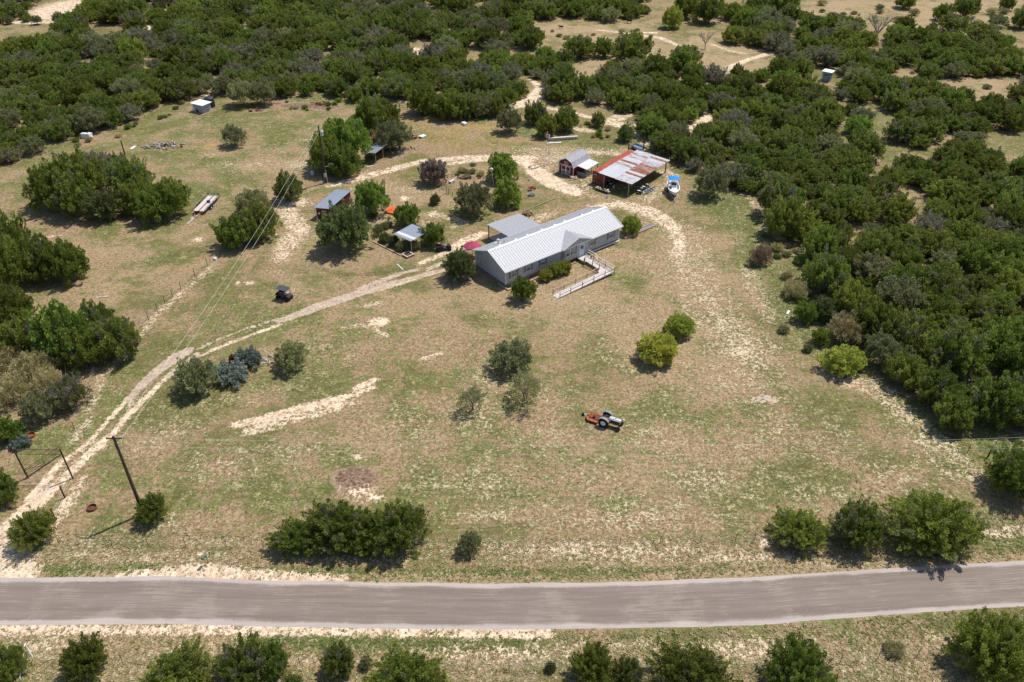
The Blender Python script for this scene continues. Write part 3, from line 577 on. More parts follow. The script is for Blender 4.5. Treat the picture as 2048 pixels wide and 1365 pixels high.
def crown_mesh(name, seed, mat, ncl=60, nleaf=5000, ll=.07, lw=.03, clr=(.20, .36), up=.45, zc=.42, hz=.56, core=.14, rag=.16, zmin=-.5, pl=.34, thin=.5, droop=0.):
    """unit crown (radius 1, height 1): many tapering leafy plumes growing outward and up from a rounded framework"""
    r = np.random.default_rng(seed)
    i = np.arange(ncl); z = zmin+(1-zmin)*(i+.5)/ncl+r.normal(0, .05, ncl); z = np.clip(z, -1, 1); th = i*2.39996+r.normal(0, .35, ncl); q = np.sqrt(np.clip(1-z*z, 0, 1))
    D = np.stack([q*np.cos(th), q*np.sin(th), z], 1)
    lob = 1+rag*(np.sin(2*th+seed)*.6+np.sin(5*th+seed*2.1+z*4)*.5)
    rad = (.60+r.normal(0, .10, ncl))*lob; C = D*rad[:, None]*np.array([1, 1, hz]); C[:, 2] += zc
    ax = D*.8+r.normal(0, .28, (ncl, 3)); ax[:, 2] += up; ax /= np.linalg.norm(ax, axis=1)[:, None]
    cr = r.uniform(*clr, ncl); plen = pl*r.uniform(.6, 1.25, ncl); tone_c = np.clip(r.normal(.45, .20, ncl), 0, 1)
    k = r.choice(ncl, nleaf, p=(cr**1.6)/(cr**1.6).sum()); s_ = r.random(nleaf)**.8
    u = r.normal(0, 1, (nleaf, 3)); u -= (u*ax[k]).sum(1)[:, None]*ax[k]; u /= np.linalg.norm(u, axis=1)[:, None]
    w_ = cr[k]*(1-s_**1.5*.85)*(thin+(1-thin)*r.random(nleaf))
    P = C[k]+ax[k]*(plen[k]*(s_*1.2-.2))[:, None]+u*w_[:, None]
    nc = int(nleaf*core)
    if nc:
        v = r.normal(0, 1, (nc, 3)); v /= np.linalg.norm(v, axis=1)[:, None]; P[:nc] = v*r.uniform(.2, .55, nc)[:, None]*np.array([1, 1, hz]); P[:nc, 2] += zc
    P[:, 2] -= droop*(s_**2)*(P[:, 0]**2+P[:, 1]**2)
    dr = ax[k]*.9+u*.7+r.normal(0, .35, (nleaf, 3)); dr[:, 2] += up*.5-droop*1.5; dr /= np.linalg.norm(dr, axis=1)[:, None]
    L = ll*r.uniform(.6, 1.5, nleaf); W = lw*r.uniform(.7, 1.4, nleaf); L[:nc] *= 2.2; W[:nc] *= 3.
    sdv = np.cross(dr, r.normal(0, 1, (nleaf, 3))); sdv /= np.linalg.norm(sdv, axis=1)[:, None]
    ok = (P[:, 2] > .01); mid = P+dr*L[:, None]*.45; V = np.stack([P, mid-sdv*W[:, None], P+dr*L[:, None], mid+sdv*W[:, None]], 1)[ok]
    V[..., 2] = np.maximum(V[..., 2], .005)
    fl = V.reshape(-1, 3); V[..., :2] /= np.percentile(np.hypot(fl[:, 0], fl[:, 1]), 97.5); V[..., 2] /= np.percentile(fl[:, 2], 99)      # unit radius and height
    tn = np.clip(tone_c[k]+.22*(s_-.5)+r.normal(0, .20, nleaf), 0, 1)[ok]; n = len(V)
    return np_mesh(name, V.reshape(-1, 3), np.arange(n*4).reshape(-1, 4), mat, {'tone': ('FACE', 'FLOAT', tn)})
def trunk_mesh(name, seed, mat, nb=5, base=.06, spread=.6, top=.75, stems=1, twigs=0):
    """tapered trunk and limbs, unit tree"""
    rr = random.Random(seed); m = MB()
    for s_ in range(stems):
        ox, oy = (0, 0) if stems == 1 else (rr.uniform(-.12, .12), rr.uniform(-.12, .12))
        lx, ly = rr.uniform(-.12, .12), rr.uniform(-.12, .12); fork = (ox+lx*.6, oy+ly*.6, .3)
        m.tube([(ox, oy, -.02), (ox+lx*.3, oy+ly*.3, .15), fork], [base*1.25, base, base*.8], 7)
        for b in range(nb):
            a = b*6.283/nb+rr.uniform(-.4, .4); R = spread*rr.uniform(.6, 1); h = top*rr.uniform(.75, 1)
            p1 = Vector((fork[0]+cos(a)*R*.4, fork[1]+sin(a)*R*.4, .3+(h-.3)*.45)); p2 = Vector((fork[0]+cos(a+.2)*R, fork[1]+sin(a+.2)*R, h))
            m.tube([fork, p1, p2], [base*.6, base*.38, base*.12], 5)
            for q in range(twigs):
                s0 = p1.lerp(p2, rr.random()); e = s0+Vector((rr.uniform(-1, 1), rr.uniform(-1, 1), rr.uniform(.1, 1))).normalized()*rr.uniform(.15, .38)
                mid = s0.lerp(e, .5)+Vector((rr.uniform(-.04, .04), rr.uniform(-.04, .04), 0)); m.tube([s0, mid, e], [base*.2, base*.13, base*.05], 3, False)
    return m.mesh(name, mat)
KIND = {}
def kind(key, crowns, trunks): KIND[key] = (crowns, trunks)
T_j = [trunk_mesh('juniper_trunk_%s' % 'abc'[i], i, M_bark, 5, .05, .55, .7, 2) for i in range(3)]
T_o = [trunk_mesh('tree_trunk_%s' % 'ab'[i], 10+i, M_bark, 6, .045, .6, .8, 1, 4) for i in range(2)]
T_a = [trunk_mesh('airy_trunk_%s' % 'ab'[i], 20+i, M_bark, 6, .03, .7, .85, 2, 8) for i in range(2)]
T_d = [trunk_mesh('dead_trunk_%s' % 'ab'[i], 30+i, M_dead, 8, .045, .9, .98, 1, 22) for i in range(2)]
kind('near', [crown_mesh('juniper_crown_near_%s' % 'abcd'[i], 40+i, M_jun, 190, 30000, .044, .015, (.07, .15), .5, .42, .6, .10, .20, -.5, .36) for i in range(4)], T_j)
kind('jun', [crown_mesh('juniper_crown_%s' % 'abcde'[i], 50+i, M_jun, 105, 13500, .066, .021, (.09, .20), .5, .42, .6, .12, .18, -.5, .36) for i in range(5)], T_j)
kind('grey', [crown_mesh('grey_juniper_crown_%s' % 'ab'[i], 60+i, M_grey, 85, 9000, .07, .020, (.08, .20), .5, .42, .6, .10, .2, -.4, .38) for i in range(2)], T_d)
kind('olive', [crown_mesh('olive_crown_%s' % 'ab'[i], 70+i, M_olive, 95, 9500, .055, .024, (.10, .22), .3, .5, .5, .05, .22, -.4, .32) for i in range(2)], T_o)
kind('bright', [crown_mesh('bright_crown_%s' % 'ab'[i], 80+i, M_bright, 95, 11000, .058, .027, (.10, .22), .3, .46, .54, .08, .2, -.4, .34) for i in range(2)], T_o)
kind('willow', [crown_mesh('drooping_crown_%s' % 'ab'[i], 85+i, M_bright, 90, 7500, .10, .028, (.10, .2), .2, .52, .5, .06, .15, -.3, .36, .5, .35) for i in range(2)], T_o)
kind('leafy', [crown_mesh('leafy_crown_%s' % 'a', 90, M_leafy, 180, 19000, .042, .026, (.08, .18), .15, .5, .52, .06, .25, -.5, .34)], T_o)
kind('airy', [crown_mesh('airy_crown_%s' % 'ab'[i], 95+i, M_olive, 90, 4200, .06, .016, (.08, .2), .2, .6, .4, 0, .3, -.2, .34) for i in range(2)], T_a)
kind('yellow', [crown_mesh('yellow_green_crown_%s' % 'ab'[i], 100+i, M_yell, 95, 12000, .055, .026, (.12, .24), .3, .42, .58, .10, .14, -.5, .30) for i in range(2)], T_o)
kind('blue', [crown_mesh('blue_grey_crown', 110, M_blue, 80, 6500, .08, .03, (.10, .22), .4, .4, .58, .1, .2, -.5, .34)], T_j)
kind('purple', [crown_mesh('purple_crown', 120, M_purp, 100, 8000, .07, .03, (.10, .2), .4, .5, .55, .1, .15, -.5, .34)], T_o)
kind('tan', [crown_mesh('dry_brush_crown', 130, M_tan, 80, 8000, .10, .014, (.12, .3), .7, .35, .5, .1, .25, -.3, .40)], T_j)
kind('pink', [crown_mesh('pink_brush_crown', 131, M_pink, 60, 6000, .10, .018, (.12, .3), .4, .35, .5, .12, .2)], T_j)
kind('red', [crown_mesh('red_crown', 132, M_red, 40, 3000, .10, .04, (.15, .3), .4, .4, .5, .1, .2)], T_j)
kind('dead', [None], T_d)
cnt = [0]
def plant(key, name, x, y, r, h, label, cat='tree', group=None, rot=None):
    i = cnt[0]; cnt[0] += 1; rr = random.Random(i*17+3)
    crowns, trunks = KIND[key]; rot = rr.uniform(0, 6.28) if rot is None else rot
    o = thing(name, label, cat, (x, y, 0), rot, group)
    c = crowns[rr.randrange(len(crowns))]; rx = r*rr.uniform(.95, 1.06)
    if c: link(c, 'crown', o, sc=(rx, r, h))
    link(trunks[rr.randrange(len(trunks))], 'trunk', o, sc=(r, r, h))
    return o
def place_box(x0, y0, x1, y1, key, name, label, cat='tree', group=None):
    """stand a tree where the photograph shows a crown spanning x0..x1, y0..y1; broad low crowns may be longer than deep"""
    cx = (x0+x1)/2; g = G(cx, y1-(y1-y0)*.25); k = ppm(g); r = (x1-x0)/2/k*.97
    th = atan2(CH, g[1]); S = (y1-y0)/k/2*.93; sn, cs = sin(th), cos(th)
    hv = S*S-(r*sn*.92)**2; hh = sqrt(max(hv, 0))/cs; ry = r
    if hh < .50*r: hh = .50*r; ry = sqrt(max(S*S-(hh*cs)**2, .1*r*r))/sn/.92; ry = min(max(ry, .62*r), r)
    hh = min(hh, .86*r); b = G(cx, y0+(y1-y0)*.52); by = b[1]-hh*.92*cs/sn
    i = cnt[0]; rot = (0 if i % 2 else pi)+((i*37) % 10-5)*.03 if ry < .93*r else None
    o = plant(key, name, b[0]*by/b[1], by, r, 2*hh, label, cat, group, rot)
    if ry < .93*r:
        for c in o.children: c.scale.y *= ry/r
    return o
J = 'juniper_tree'
HAND = [
 (-45,1266,52,1400,'near',J,'dark green juniper cut by the bottom left corner, beside the white leaning pole'),
 (122,1272,216,1366,'near',J,'open-topped juniper south of the road, second from the left corner'),
 (285,1290,425,1410,'near',J,'wide juniper south of the road, opposite the mailbox and cut by the lower frame'),
 (430,1275,545,1392,'near',J,'left and larger of two touching junipers on the south verge, below the roadside thicket'),
 (505,1272,582,1370,'near',J,'right and taller of two touching junipers on the south verge'),
 (638,1282,712,1362,'near',J,'compact dark juniper alone on the south verge below the juniper hedge'),
 (560,1346,606,1390,'near',J,'low young juniper at the lower frame between the pair and the compact one'),
 (724,1302,908,1432,'near',J,'broad light green juniper dome at the lower frame, left of centre'),
 (1138,1288,1232,1376,'near',J,'juniper with a notched top on the south verge, left end of the central row'),
 (1222,1308,1287,1380,'near',J,'small juniper wedged between two bigger ones on the south verge'),
 (1288,1291,1482,1430,'near',J,'widest juniper at the lower frame, right end of the central row'),
 (1528,1275,1662,1405,'near',J,'juniper with a pointed crest, alone at the lower frame right of centre'),
 (1912,1226,2075,1375,'near',J,'big dark juniper at the bottom right corner of the verge'),
 (1542,1014,1657,1106,'near',J,'leftmost of three roadside junipers inside the fence, above the right end of the road'),
 (1660,1003,1772,1104,'near',J,'middle of three roadside junipers inside the fence, rounded with pale gaps'),
 (1772,978,1964,1120,'near',J,'rightmost and widest of three roadside junipers inside the fence'),
 (1973,896,2090,1002,'near',J,'dark juniper at the right edge below the small green clearing'),
 (538,1040,650,1112,'near',J,'low bright juniper at the left end of the roadside hedge clump'),
 (596,998,752,1110,'near',J,'tall middle juniper of the roadside hedge clump below the mulch patch'),
 (672,1030,790,1112,'near',J,'front juniper in the middle of the roadside hedge clump'),
 (728,1000,860,1112,'near',J,'darker juniper at the right end of the roadside hedge clump'),
 (18,1018,110,1100,'near',J,'juniper at the drive entrance beside the white gravel mouth'),
 (270,986,335,1052,'near',J,'small dense juniper at the foot of the near utility pole'),
 (-48,944,36,1018,'near',J,'juniper at the left edge just outside the entrance gate'),
 (1018,552,1073,610,'bright','young_tree','bright green young tree standing in front of the left house corner'),
 (884,498,955,566,'leafy','oak_tree','bushy green tree at the left end wall of the grey house'),
 (634,402,745,512,'leafy','pecan_tree','large pale-speckled leafy tree shading the small red shed'),
 (705,355,780,440,'bright','green_tree','bright green tree behind the big leafy tree, right of the red shed roof'),
 (788,405,840,458,'bright','green_tree','dark green rounded tree behind the small blue-roofed shelter'),
 (840,438,893,504,'bright','green_tree','bright leafy tree touching the right end of the blue-roofed shelter'),
 (973,306,1036,368,'willow','willow_tree','drooping green tree in the island garden, the rear of the two'),
 (984,358,1046,418,'willow','willow_tree','drooping green tree in the island garden, the front of the two'),
 (908,370,985,436,'olive','olive_tree','grey-green round tree in the island garden above the metal patio roof'),
 (838,314,894,378,'purple','purple_tree','purple-brown tree at the left end of the island garden'),
 (858,386,882,412,'leafy','small_tree','little green sapling alone below the purple-brown tree'),
 (1240,428,1284,474,'yellow','feathery_tree','feathery yellow-green tree at the right end wall of the house'),
 (1328,627,1392,678,'yellow','round_shrub','upper and smaller of two round yellow-green shrubs on the lawn right of the ramp'),
 (1273,664,1360,732,'yellow','round_shrub','lower and larger of two round yellow-green shrubs on the lawn right of the ramp'),
 (1076,538,1108,564,'yellow','front_shrub','left and lowest of three clipped shrubs below the house windows'),
 (1093,525,1127,556,'yellow','front_shrub','middle of three clipped shrubs below the house windows'),
 (1114,518,1146,552,'yellow','front_shrub','right of three clipped shrubs below the house, nearest the ramp'),
 (976,680,1074,752,'olive','mesquite_tree','wide olive mesquite in the middle of the front lawn, topmost of three'),
 (1005,745,1098,820,'airy','mesquite_tree','thin see-through mesquite with forked dark stems, lower right of three on the lawn'),
 (912,768,975,836,'airy','mesquite_tree','smallest see-through mesquite on the lawn, lower left of three'),
 (544,684,618,744,'olive','garden_shrub','dark olive shrub at the right end of the bed beside the drive'),
 (348,718,436,794,'olive','garden_shrub','spreading olive shrub at the left end of the bed beside the drive'),
 (425,720,500,772,'blue','blue_shrub','blue-grey shrub in the front of the bed beside the drive'),
 (466,694,526,738,'blue','blue_shrub','blue-grey shrub at the back of the bed beside the drive'),
 (456,706,486,730,'red','red_shrub','small dull red shrub tucked between the two blue-grey ones'),
 (443,244,492,302,'olive','lone_tree','small olive tree alone in the back paddock beside the orange pit'),
 (455,156,512,220,'olive','airy_tree','left of two airy olive trees near the white-roofed pump house'),
 (498,154,553,220,'olive','airy_tree','right of two airy olive trees near the white-roofed pump house'),
 (994,214,1046,274,'olive','pale_tree','pale olive tree at the edge of the rusty golden paddock'),
 (940,192,985,240,'olive','pale_tree','pale cream-green tree in the tree line behind the rusty paddock'),
 (1388,330,1457,404,'olive','pale_topped_tree','pale-topped round tree on the green grass right of the boat'),
 (1640,688,1738,754,'yellow','round_shrub','wide yellow-green shrub where the field meets the dark right woods'),
 (1624,652,1662,696,'bright','wild_shrub','small bright green shrub above the wide yellow-green one at the field edge'),
 (1588,600,1636,652,'bright','wild_shrub','bright green shrub in the weedy strip beside the right woods'),
 (1622, 590, 1676, 650, 'leafy','wild_shrub','bluish green shrub in the weedy strip beside the right woods'),
 (1560,560,1625,600,'tan','weed_thicket','low pale weeds in front of the right woods, above the bright shrubs'),
 (1650,625,1735,690,'tan','weed_thicket','grassy pale thicket between the wide yellow shrub and the dark woods'),
 (1728,662,1805,742,'olive','pale_tree','pale olive tree at the lower edge of the right woods'),
 (1498,488,1546,532,'pink','dry_bush','pinkish dry brush heap at the right edge of the lawn'),
 (1403,352,1412,360,'tan','weed_tuft','small pale weed tuft under the pale-topped round tree'),
 (-45,692,52,762,'tan','brush_thicket','straw coloured brush at the left edge, rear part of the low thicket'),
 (25,700,112,772,'tan','brush_thicket','straw coloured brush right of centre in the low left edge thicket'),
 (-30,742,70,815,'tan','brush_thicket','front straw coloured brush of the low left edge thicket'),
 (58,735,132,800,'tan','brush_thicket','rightmost straw brush of the low left edge thicket, beside the ragged juniper'),
 (42, 782, 112, 850, 'olive','brush_thicket','grey-olive brush below the straw coloured thicket at the left edge'),
 (95,742,176,834,'grey',J,'dark ragged juniper beside the grey-olive brush, left of the drive'),
 (-40,836,50,890,'bright','low_brush','low bright green brush at the left edge above the gate'),
 (18,868,62,900,'blue','low_brush','small grey-blue bush above the entrance gate'),
 (912,1062,966,1112,'olive','verge_shrub','small olive shrub on the wire fence right of the hedge clump'),
 (718,1308,748,1342,'olive','verge_shrub','tiny olive shrub next to the broad juniper dome at the lower frame'),
 (1088,1322,1114,1346,'leafy','verge_shrub','tiny dark shrub on the pale south verge, left of the central row'),
 (1765,1280,1815,1315,'tan','verge_shrub','faint straw weed clump on the south verge near the right corner'),
 (60,595,192,745,'bright','bright_tree','bright yellow-green tree in the left thicket beside the paddock fence'),
 (172,372,242,452,'leafy','blue_green_tree','blue-green leafy tree at the front of the left paddock clump'),
 (296,352,382,446,'bright','green_tree','bright green tree at the right end of the left paddock clump'),
 (150,305,232,375,'grey','grey_tree','grey half-bare tree at the back of the left paddock clump'),
 (636,240,745,330,'bright','green_tree','bright green tree behind the far utility pole'),
 (745,245,822,305,'olive','olive_tree','hazy olive tree behind the tin-roofed lean-to'),
 (470,380,536,434,'olive','grey_brush','grey-olive brush behind the two junipers left of the red shed'),
 (1322,12,1368,62,'yellow','pale_tree','pale yellow-green tree with a bare stem in the far field'),
 (1392,60,1432,104,'dead','dead_tree','bare leafless tree in the middle of the far field'),
 (1725,28,1790,90,'dead','dead_tree','big grey bare-crowned tree in the far right brush'),
 (1000,640,1002,642,'tan','weed_tuft','x'),
 (1135,262,1160,272,'tan','weed_tuft','x'),
]
for x0, y0, x1, y1, k_, nm, lb in HAND:
    if lb == 'x': continue
    place_box(x0, y0, x1, y1, k_, nm, lb, 'shrub' if any(q in nm for q in ('shrub', 'brush', 'weed', 'bush')) else 'tree')
# juniper groups placed one by one: (boxes, label, group)
GROUPS = [
 ([(55,320,152,436),(100,300,205,412),(95,350,195,436),(205,300,262,372),(236,345,312,446),(262,372,345,450),(210,318,300,400)], 'juniper in the big clump on the left paddock, between drive fence and burn pile', 'junipers of the left paddock clump'),
 ([(-50,430,62,540),(28,462,130,572),(85,478,178,574),(-30,480,80,580)], 'juniper in the dark clump at the left edge, below the paddock clump', 'junipers at the left edge'),
 ([(-50,560,70,700),(0,610,95,735),(150,592,232,690),(180,618,278,742),(120,650,215,748)], 'juniper round the bright tree in the left thicket beside the drive fence', 'junipers of the left drive thicket'),
 ([(430,430,516,500)], 'front juniper of the pair between flat trailer and red shed', None), ([(476,408,558,482)], 'rear juniper of the pair between flat trailer and red shed', None),
 ([(543,346,608,406)], 'small juniper alone between the far utility pole and the red shed', None),
 ([(614,268,698,350),(655,292,722,360)], 'juniper in the clump round the far utility pole', 'junipers at the far utility pole'),
 ([(700,196,780,268),(738,205,800,262)], 'juniper in the line running back from the tin-roofed lean-to', 'junipers behind the lean-to'),
 ([(812,172,880,232),(866,184,930,240),(905,188,960,240),(968,188,1012,242)], 'juniper in the tree line along the back of the rusty golden paddock', 'junipers behind the rusty paddock'),
 ([(1046,204,1096,252)], 'rear left juniper of three standing behind the small windmill', None), ([(1068,232,1120,276)], 'front juniper of three standing just behind the small windmill', None),
 ([(1106,214,1160,266)], 'right juniper of three standing behind the small windmill', None),
 ([(1180,224,1213,256)], 'small round juniper on the bare ground right of the windmill trio', None), ([(1232,246,1271,286)], 'round juniper beside the track above the rusty carport', None),
 ([(1126,74,1192,118),(1184,78,1230,116),(1224,68,1310,130)], 'juniper in the row of three across the far centre field', 'row of junipers in the far centre field'),
 ([(1344,-25,1400,50),(1385,-20,1447,60)], 'large juniper cluster at the top edge of the far field, beside the pale tree', 'junipers at the far field top'),
 ([(1458,126,1492,164)], 'upright juniper beside the far track fork', None), ([(1482,140,1508,166)], 'low juniper right of the upright one at the far track fork', None),
 ([(1440,8,1500,40),(1560,8,1602,52)], 'juniper along the top of the far right field', 'junipers on the far right field edge'),
 ([(1868,10,1906,42)], 'round juniper alone in the far right field', None), ([(1790,-12,1832,18)], 'juniper touching the top edge in the far right field', None),
 ([(1905,-8,1962,36)], 'greyish juniper in the far right brush near the top edge', None), ([(2000,-10,2032,25),(2024,14,2070,60)], 'juniper at the far top right corner', 'junipers at the top right corner'),
 ([(1975,30,2015,56),(1945,56,1972,70),(1858,44,1875,62)], 'low scrub bush in the far right field', 'scrub in the far right field'),
 ([(62,32,84,50),(104,24,130,50),(140,32,176,60),(44,74,56,86),(15,72,42,104),(98,46,112,60)], 'small bush on the open ground at the far top left', 'bushes on the far left open ground'),
 ([(1520,-10,1600,12),(1210,-20,1240,20)], 'juniper cut by the top edge', 'junipers cut by the top edge'),
 ([(1772,690,1850,792),(1830,722,1920,832),(1866,778,1950,868),(1932,740,2050,862),(1990,782,2110,870),(1602,440,1680,540),(1608,500,1700,600),(1662,560,1750,655),(1702,600,1800,690),(1765,620,1862,722),(1512,345,1600,450),(1530,400,1622,482),(1850,650,1980,770),(1955,640,2085,762)], 'edge juniper', 'junipers on the front edge of the right wood'),
 ([(1555,650,1580,668),(1606,688,1628,706),(1640,560,1662,580)], 'small weed clump on the ragged right edge of the lawn', 'weeds on the lawn edge'),
]
LBL = {
 'junipers on the front edge of the right wood': ['dark edge juniper right of the pale olive tree', 'dark edge juniper above the bright-tipped one at the foot of the right wood', 'bright-tipped juniper at the very foot of the right wood, above the clearing', 'juniper at the lower right wood, over the shaded clearing', 'juniper cut by the right edge above the clearing fence',
  'juniper at the kink of the right wood edge, above the weeds', 'juniper below the kink of the right wood edge', 'juniper behind the bright green wild shrub', 'juniper up-left of the pale olive tree', 'juniper straight above the pale olive tree', 'juniper at the upper wood edge beside the pallets', 'juniper below the pallets on the upper wood edge', 'juniper in the lower right wood, second row', 'juniper cut by the right edge in the second row'],
 'junipers of the left paddock clump': ['leftmost juniper of the left paddock clump, at its rounded west end', 'tallest rear juniper of the left paddock clump, left of the lone dark post', 'front left juniper of the left paddock clump, over the mown curve',
   'juniper of the left paddock clump right in front of the lone dark post', 'front juniper of the left paddock clump, beside its bright green tree', 'rightmost juniper of the left paddock clump, nearest the flatbed trailer', 'middle juniper of the left paddock clump, behind the blue-green tree'],
 'junipers at the left edge': ['juniper cut by the left edge, rear one of the clump below the paddock', 'middle rear juniper of the left edge clump', 'rightmost juniper of the left edge clump, out in the dry grass', 'front juniper of the left edge clump, cut by the frame'],
 'junipers of the left drive thicket': ['dark juniper cut by the left edge above the bright drive tree', 'juniper at the left front of the drive thicket, above the straw brush', 'juniper just right of the bright tree in the drive thicket', 'rightmost juniper of the drive thicket, against the wire fence', 'front juniper of the drive thicket, nearest the gravel drive'],
 'junipers at the far utility pole': ['left juniper of the clump at the transformer pole, behind the pole', 'right juniper of the clump at the transformer pole, next to the tin lean-to'],
 'junipers behind the lean-to': ['left juniper of the line behind the tin lean-to', 'right juniper of the line behind the tin lean-to'],
 'junipers behind the rusty paddock': ['leftmost juniper at the back of the rusty paddock, by the dark fence', 'second juniper from the left at the back of the rusty paddock', 'third juniper at the back of the rusty paddock, left of the cream tree', 'rightmost juniper at the back of the rusty paddock, left of the pale olive tree'],
 'row of junipers in the far centre field': ['left juniper of the row of three across the far centre field', 'middle, smallest juniper of the row of three across the far centre field', 'right, biggest juniper of the row of three across the far centre field'],
 'junipers at the far field top': ['left half of the large juniper pair at the top of the far field', 'right half of the large juniper pair at the top of the far field'],
 'junipers on the far right field edge': ['left juniper along the top of the far right field', 'right juniper along the top of the far right field'],
 'junipers at the top right corner': ['upper juniper at the far top right corner', 'lower juniper at the far top right corner, on the frame edge'],
 'junipers cut by the top edge': ['juniper cut by the top edge right of the far field', 'juniper cut by the top edge above the black cow']}
for boxes, lb, grp in GROUPS:
    for bi, b in enumerate(boxes):
        lb0 = lb; lb = LBL[grp][bi] if grp in LBL else lb0
        sm_ = b[2]-b[0] < 50 and grp and ('bush' in lb or 'scrub' in lb or 'weed' in lb)
        place_box(*b, 'jun' if not sm_ else 'olive', 'low_bush' if sm_ else J, lb, 'shrub' if sm_ else 'tree', grp); lb = lb0

def scatter(poly, n, keys, rlo, rhi, name, label, group, seed, cat='shrub'):
    rr = random.Random(seed); P = np.array(poly, float); k = 0; tries = 0
    while k < n and tries < 4000:
        tries += 1; px = rr.uniform(P[:,0].min(), P[:,0].max()); py = rr.uniform(P[:,1].min(), P[:,1].max())
        if not pin(px, py, [P]): continue
        g_ = G(px, py); r = rr.uniform(rlo, rhi); plant(rr.choice(keys), name, g_[0], g_[1], r, r*rr.uniform(.7, 1.1), label, cat, group); k += 1
scatter([(1500,405),(1540,450),(1600,485),(1630,560),(1700,620),(1730,660),(1720,690),(1650,650),(1590,600),(1560,560),(1545,500),(1500,440)], 34, ['tan','olive','bright','tan','leafy'], .35, 1.2, 'weed_shrub', 'low weedy shrub in the rough strip between the lawn and the dark right wood', 'weeds of the right rough strip', 3)
scatter([(1640,700),(1740,740),(1850,820),(1900,870),(1960,900),(1930,870),(1860,800),(1780,770)], 8, ['tan','olive','bright'], .3, .8, 'weed_shrub', 'small weed clump at the shaded foot of the lower right wood', 'weeds at the lower right wood', 4)
scatter([(1060,50),(1300,60),(1330,110),(1230,135),(1130,120),(1090,90)], 9, ['tan','olive'], .5, 1.1, 'scrub_bush', 'low scrub bush in the far centre field', 'scrub of the far centre field', 5)
scatter([(1600,5),(2040,20),(2040,60),(1880,48),(1700,45),(1600,25)], 26, ['tan','olive','grey','tan'], .8, 2.2, 'scrub_bush', 'pale scrub bush in the far right field below the top edge', 'scrub of the far right field', 6)
scatter([(1790,140),(1870,170),(2010,205),(2030,165),(1900,158)], 8, ['tan','olive'], .5, 1.2, 'scrub_bush', 'low scrub bush in the narrow glade of the far right wood', 'scrub of the narrow glade', 7)
scatter([(560,205),(700,200),(800,215),(700,222),(560,222)], 9, ['bright','tan','bright'], .4, 1.0, 'weed_shrub', 'low green weeds behind the brown log clearing', 'weeds behind the log clearing', 8)
scatter([(120,292),(240,262),(370,205),(380,214),(250,272),(130,304)], 14, ['bright','tan','olive'], .4, .9, 'weed_shrub', 'low weeds along the foot of the left rear wood', 'weeds along the left rear wood', 9)
scatter([(900,335),(965,325),(970,350),(900,372)], 7, ['tan','olive','bright'], .4, 1.0, 'garden_shrub', 'low dry shrub in the island garden between the purple tree and the drooping trees', 'shrubs of the island garden', 12)
scatter([(748,430),(835,430),(780,470),(745,455)], 7, ['leafy','olive','bright'], .5, 1.1, 'garden_shrub', 'garden shrub between the orange panel and the blue-roofed shelter', 'shrubs behind the garden shelter', 13)
scatter([(1200,232),(1262,262),(1270,300),(1230,290),(1140,262)], 8, ['tan','olive','bright'], .4, .9, 'weed_shrub', 'low weed on the sandy ground above the carport', 'weeds above the carport', 14)
# ---- the woods: the largest-looking ones one by one, the rest of each wood as one planted mass
def wood_name(px, py):
    if px < 420: return 'left rear wood', 'west of the pump house' if py > 120 else 'at the far left'
    if px < 800: return 'rear wood', 'behind the pump house and log pile' if py > 110 else 'far behind the pump house'
    if px < 1150: return 'centre rear wood', 'behind the rusty paddock' if py > 110 else 'far behind the rusty paddock'
    if py < 200 and px < 1560: return 'rear right wood', 'above the red barn and carport'
    if py < 200: return 'far right wood', 'round the small lookout cabin'
    if py < 420: return 'right wood', 'beyond the boat and carport' if px < 1650 else 'in the glades at the right'
    return 'right wood', 'along the edge of the lawn' if px < 1800 else 'at the right edge of the frame'
def size_px(w): return w[2]*ppm(np.array([w[0], w[1], 0]))
occupied = [(o.location.x, o.location.y, o.children[0].scale.y) for o in COL.objects if o.get('category') == 'tree']
WOOD = [q for q in WOOD if all((q[0]-a)**2+(q[1]-b)**2 > (.55*(q[2]+c))**2 for a, b, c in occupied)]
inview = [q for q in WOOD if -60 < project((q[0], q[1], 0))[0] < 2108 and -40 < project((q[0], q[1], 0))[1]]
inview.sort(key=size_px, reverse=True)
have = sum(1 for o in COL.objects if o.name.startswith('juniper_tree'))
single = inview[:max(0, 285-have)]
rest = [q for q in WOOD if q not in single]
print('hand junipers', have, 'single wood trees', len(single), 'mass', len(rest))
LAND = [(1342,375,'the white motor boat'),(1310,300,'the tall posts behind the carport'),(1420,365,'the pale-topped round tree'),(1492,388,'the wooden pallets'),(1520,510,'the pink dry brush'),(1690,720,'the wide yellow-green shrub'),
 (1820,305,'the dry opening in the right wood'),(1745,240,'the bright green glade'),(1652,150,'the tiny lookout cabin'),(2030,295,'the right edge field'),(1960,890,'the clearing at the right edge'),(1765,705,'the pale olive tree of the wood edge'),
 (1395,250,'the sandy track right of the carport'),(1440,150,'the far track fork'),(1755,60,'the grey bare-crowned tree'),(1405,85,'the bare leafless tree'),(1950,185,'the narrow far right glade'),(1820,397,'the bare patch inside the right wood'),
 (2048,450,'the right frame edge at mid height'),(2048,650,'the lower right frame edge'),(1880,560,'the heart of the right wood'),(1640,470,'the kink in the wood edge'),(1095,270,'the small windmill'),(403,215,'the white-roofed pump house'),
 (650,208,'the log pile'),(900,250,'the rusty paddock'),(175,274,'the white plastic totes'),(120,30,'the gravel clearing top left'),(1065,180,'the sandy track into the wood'),(835,103,'the sandy patch in the rear wood'),(30,330,'the left frame edge'),(1205,220,'the sandy ground above the windmill')]
lab = {}
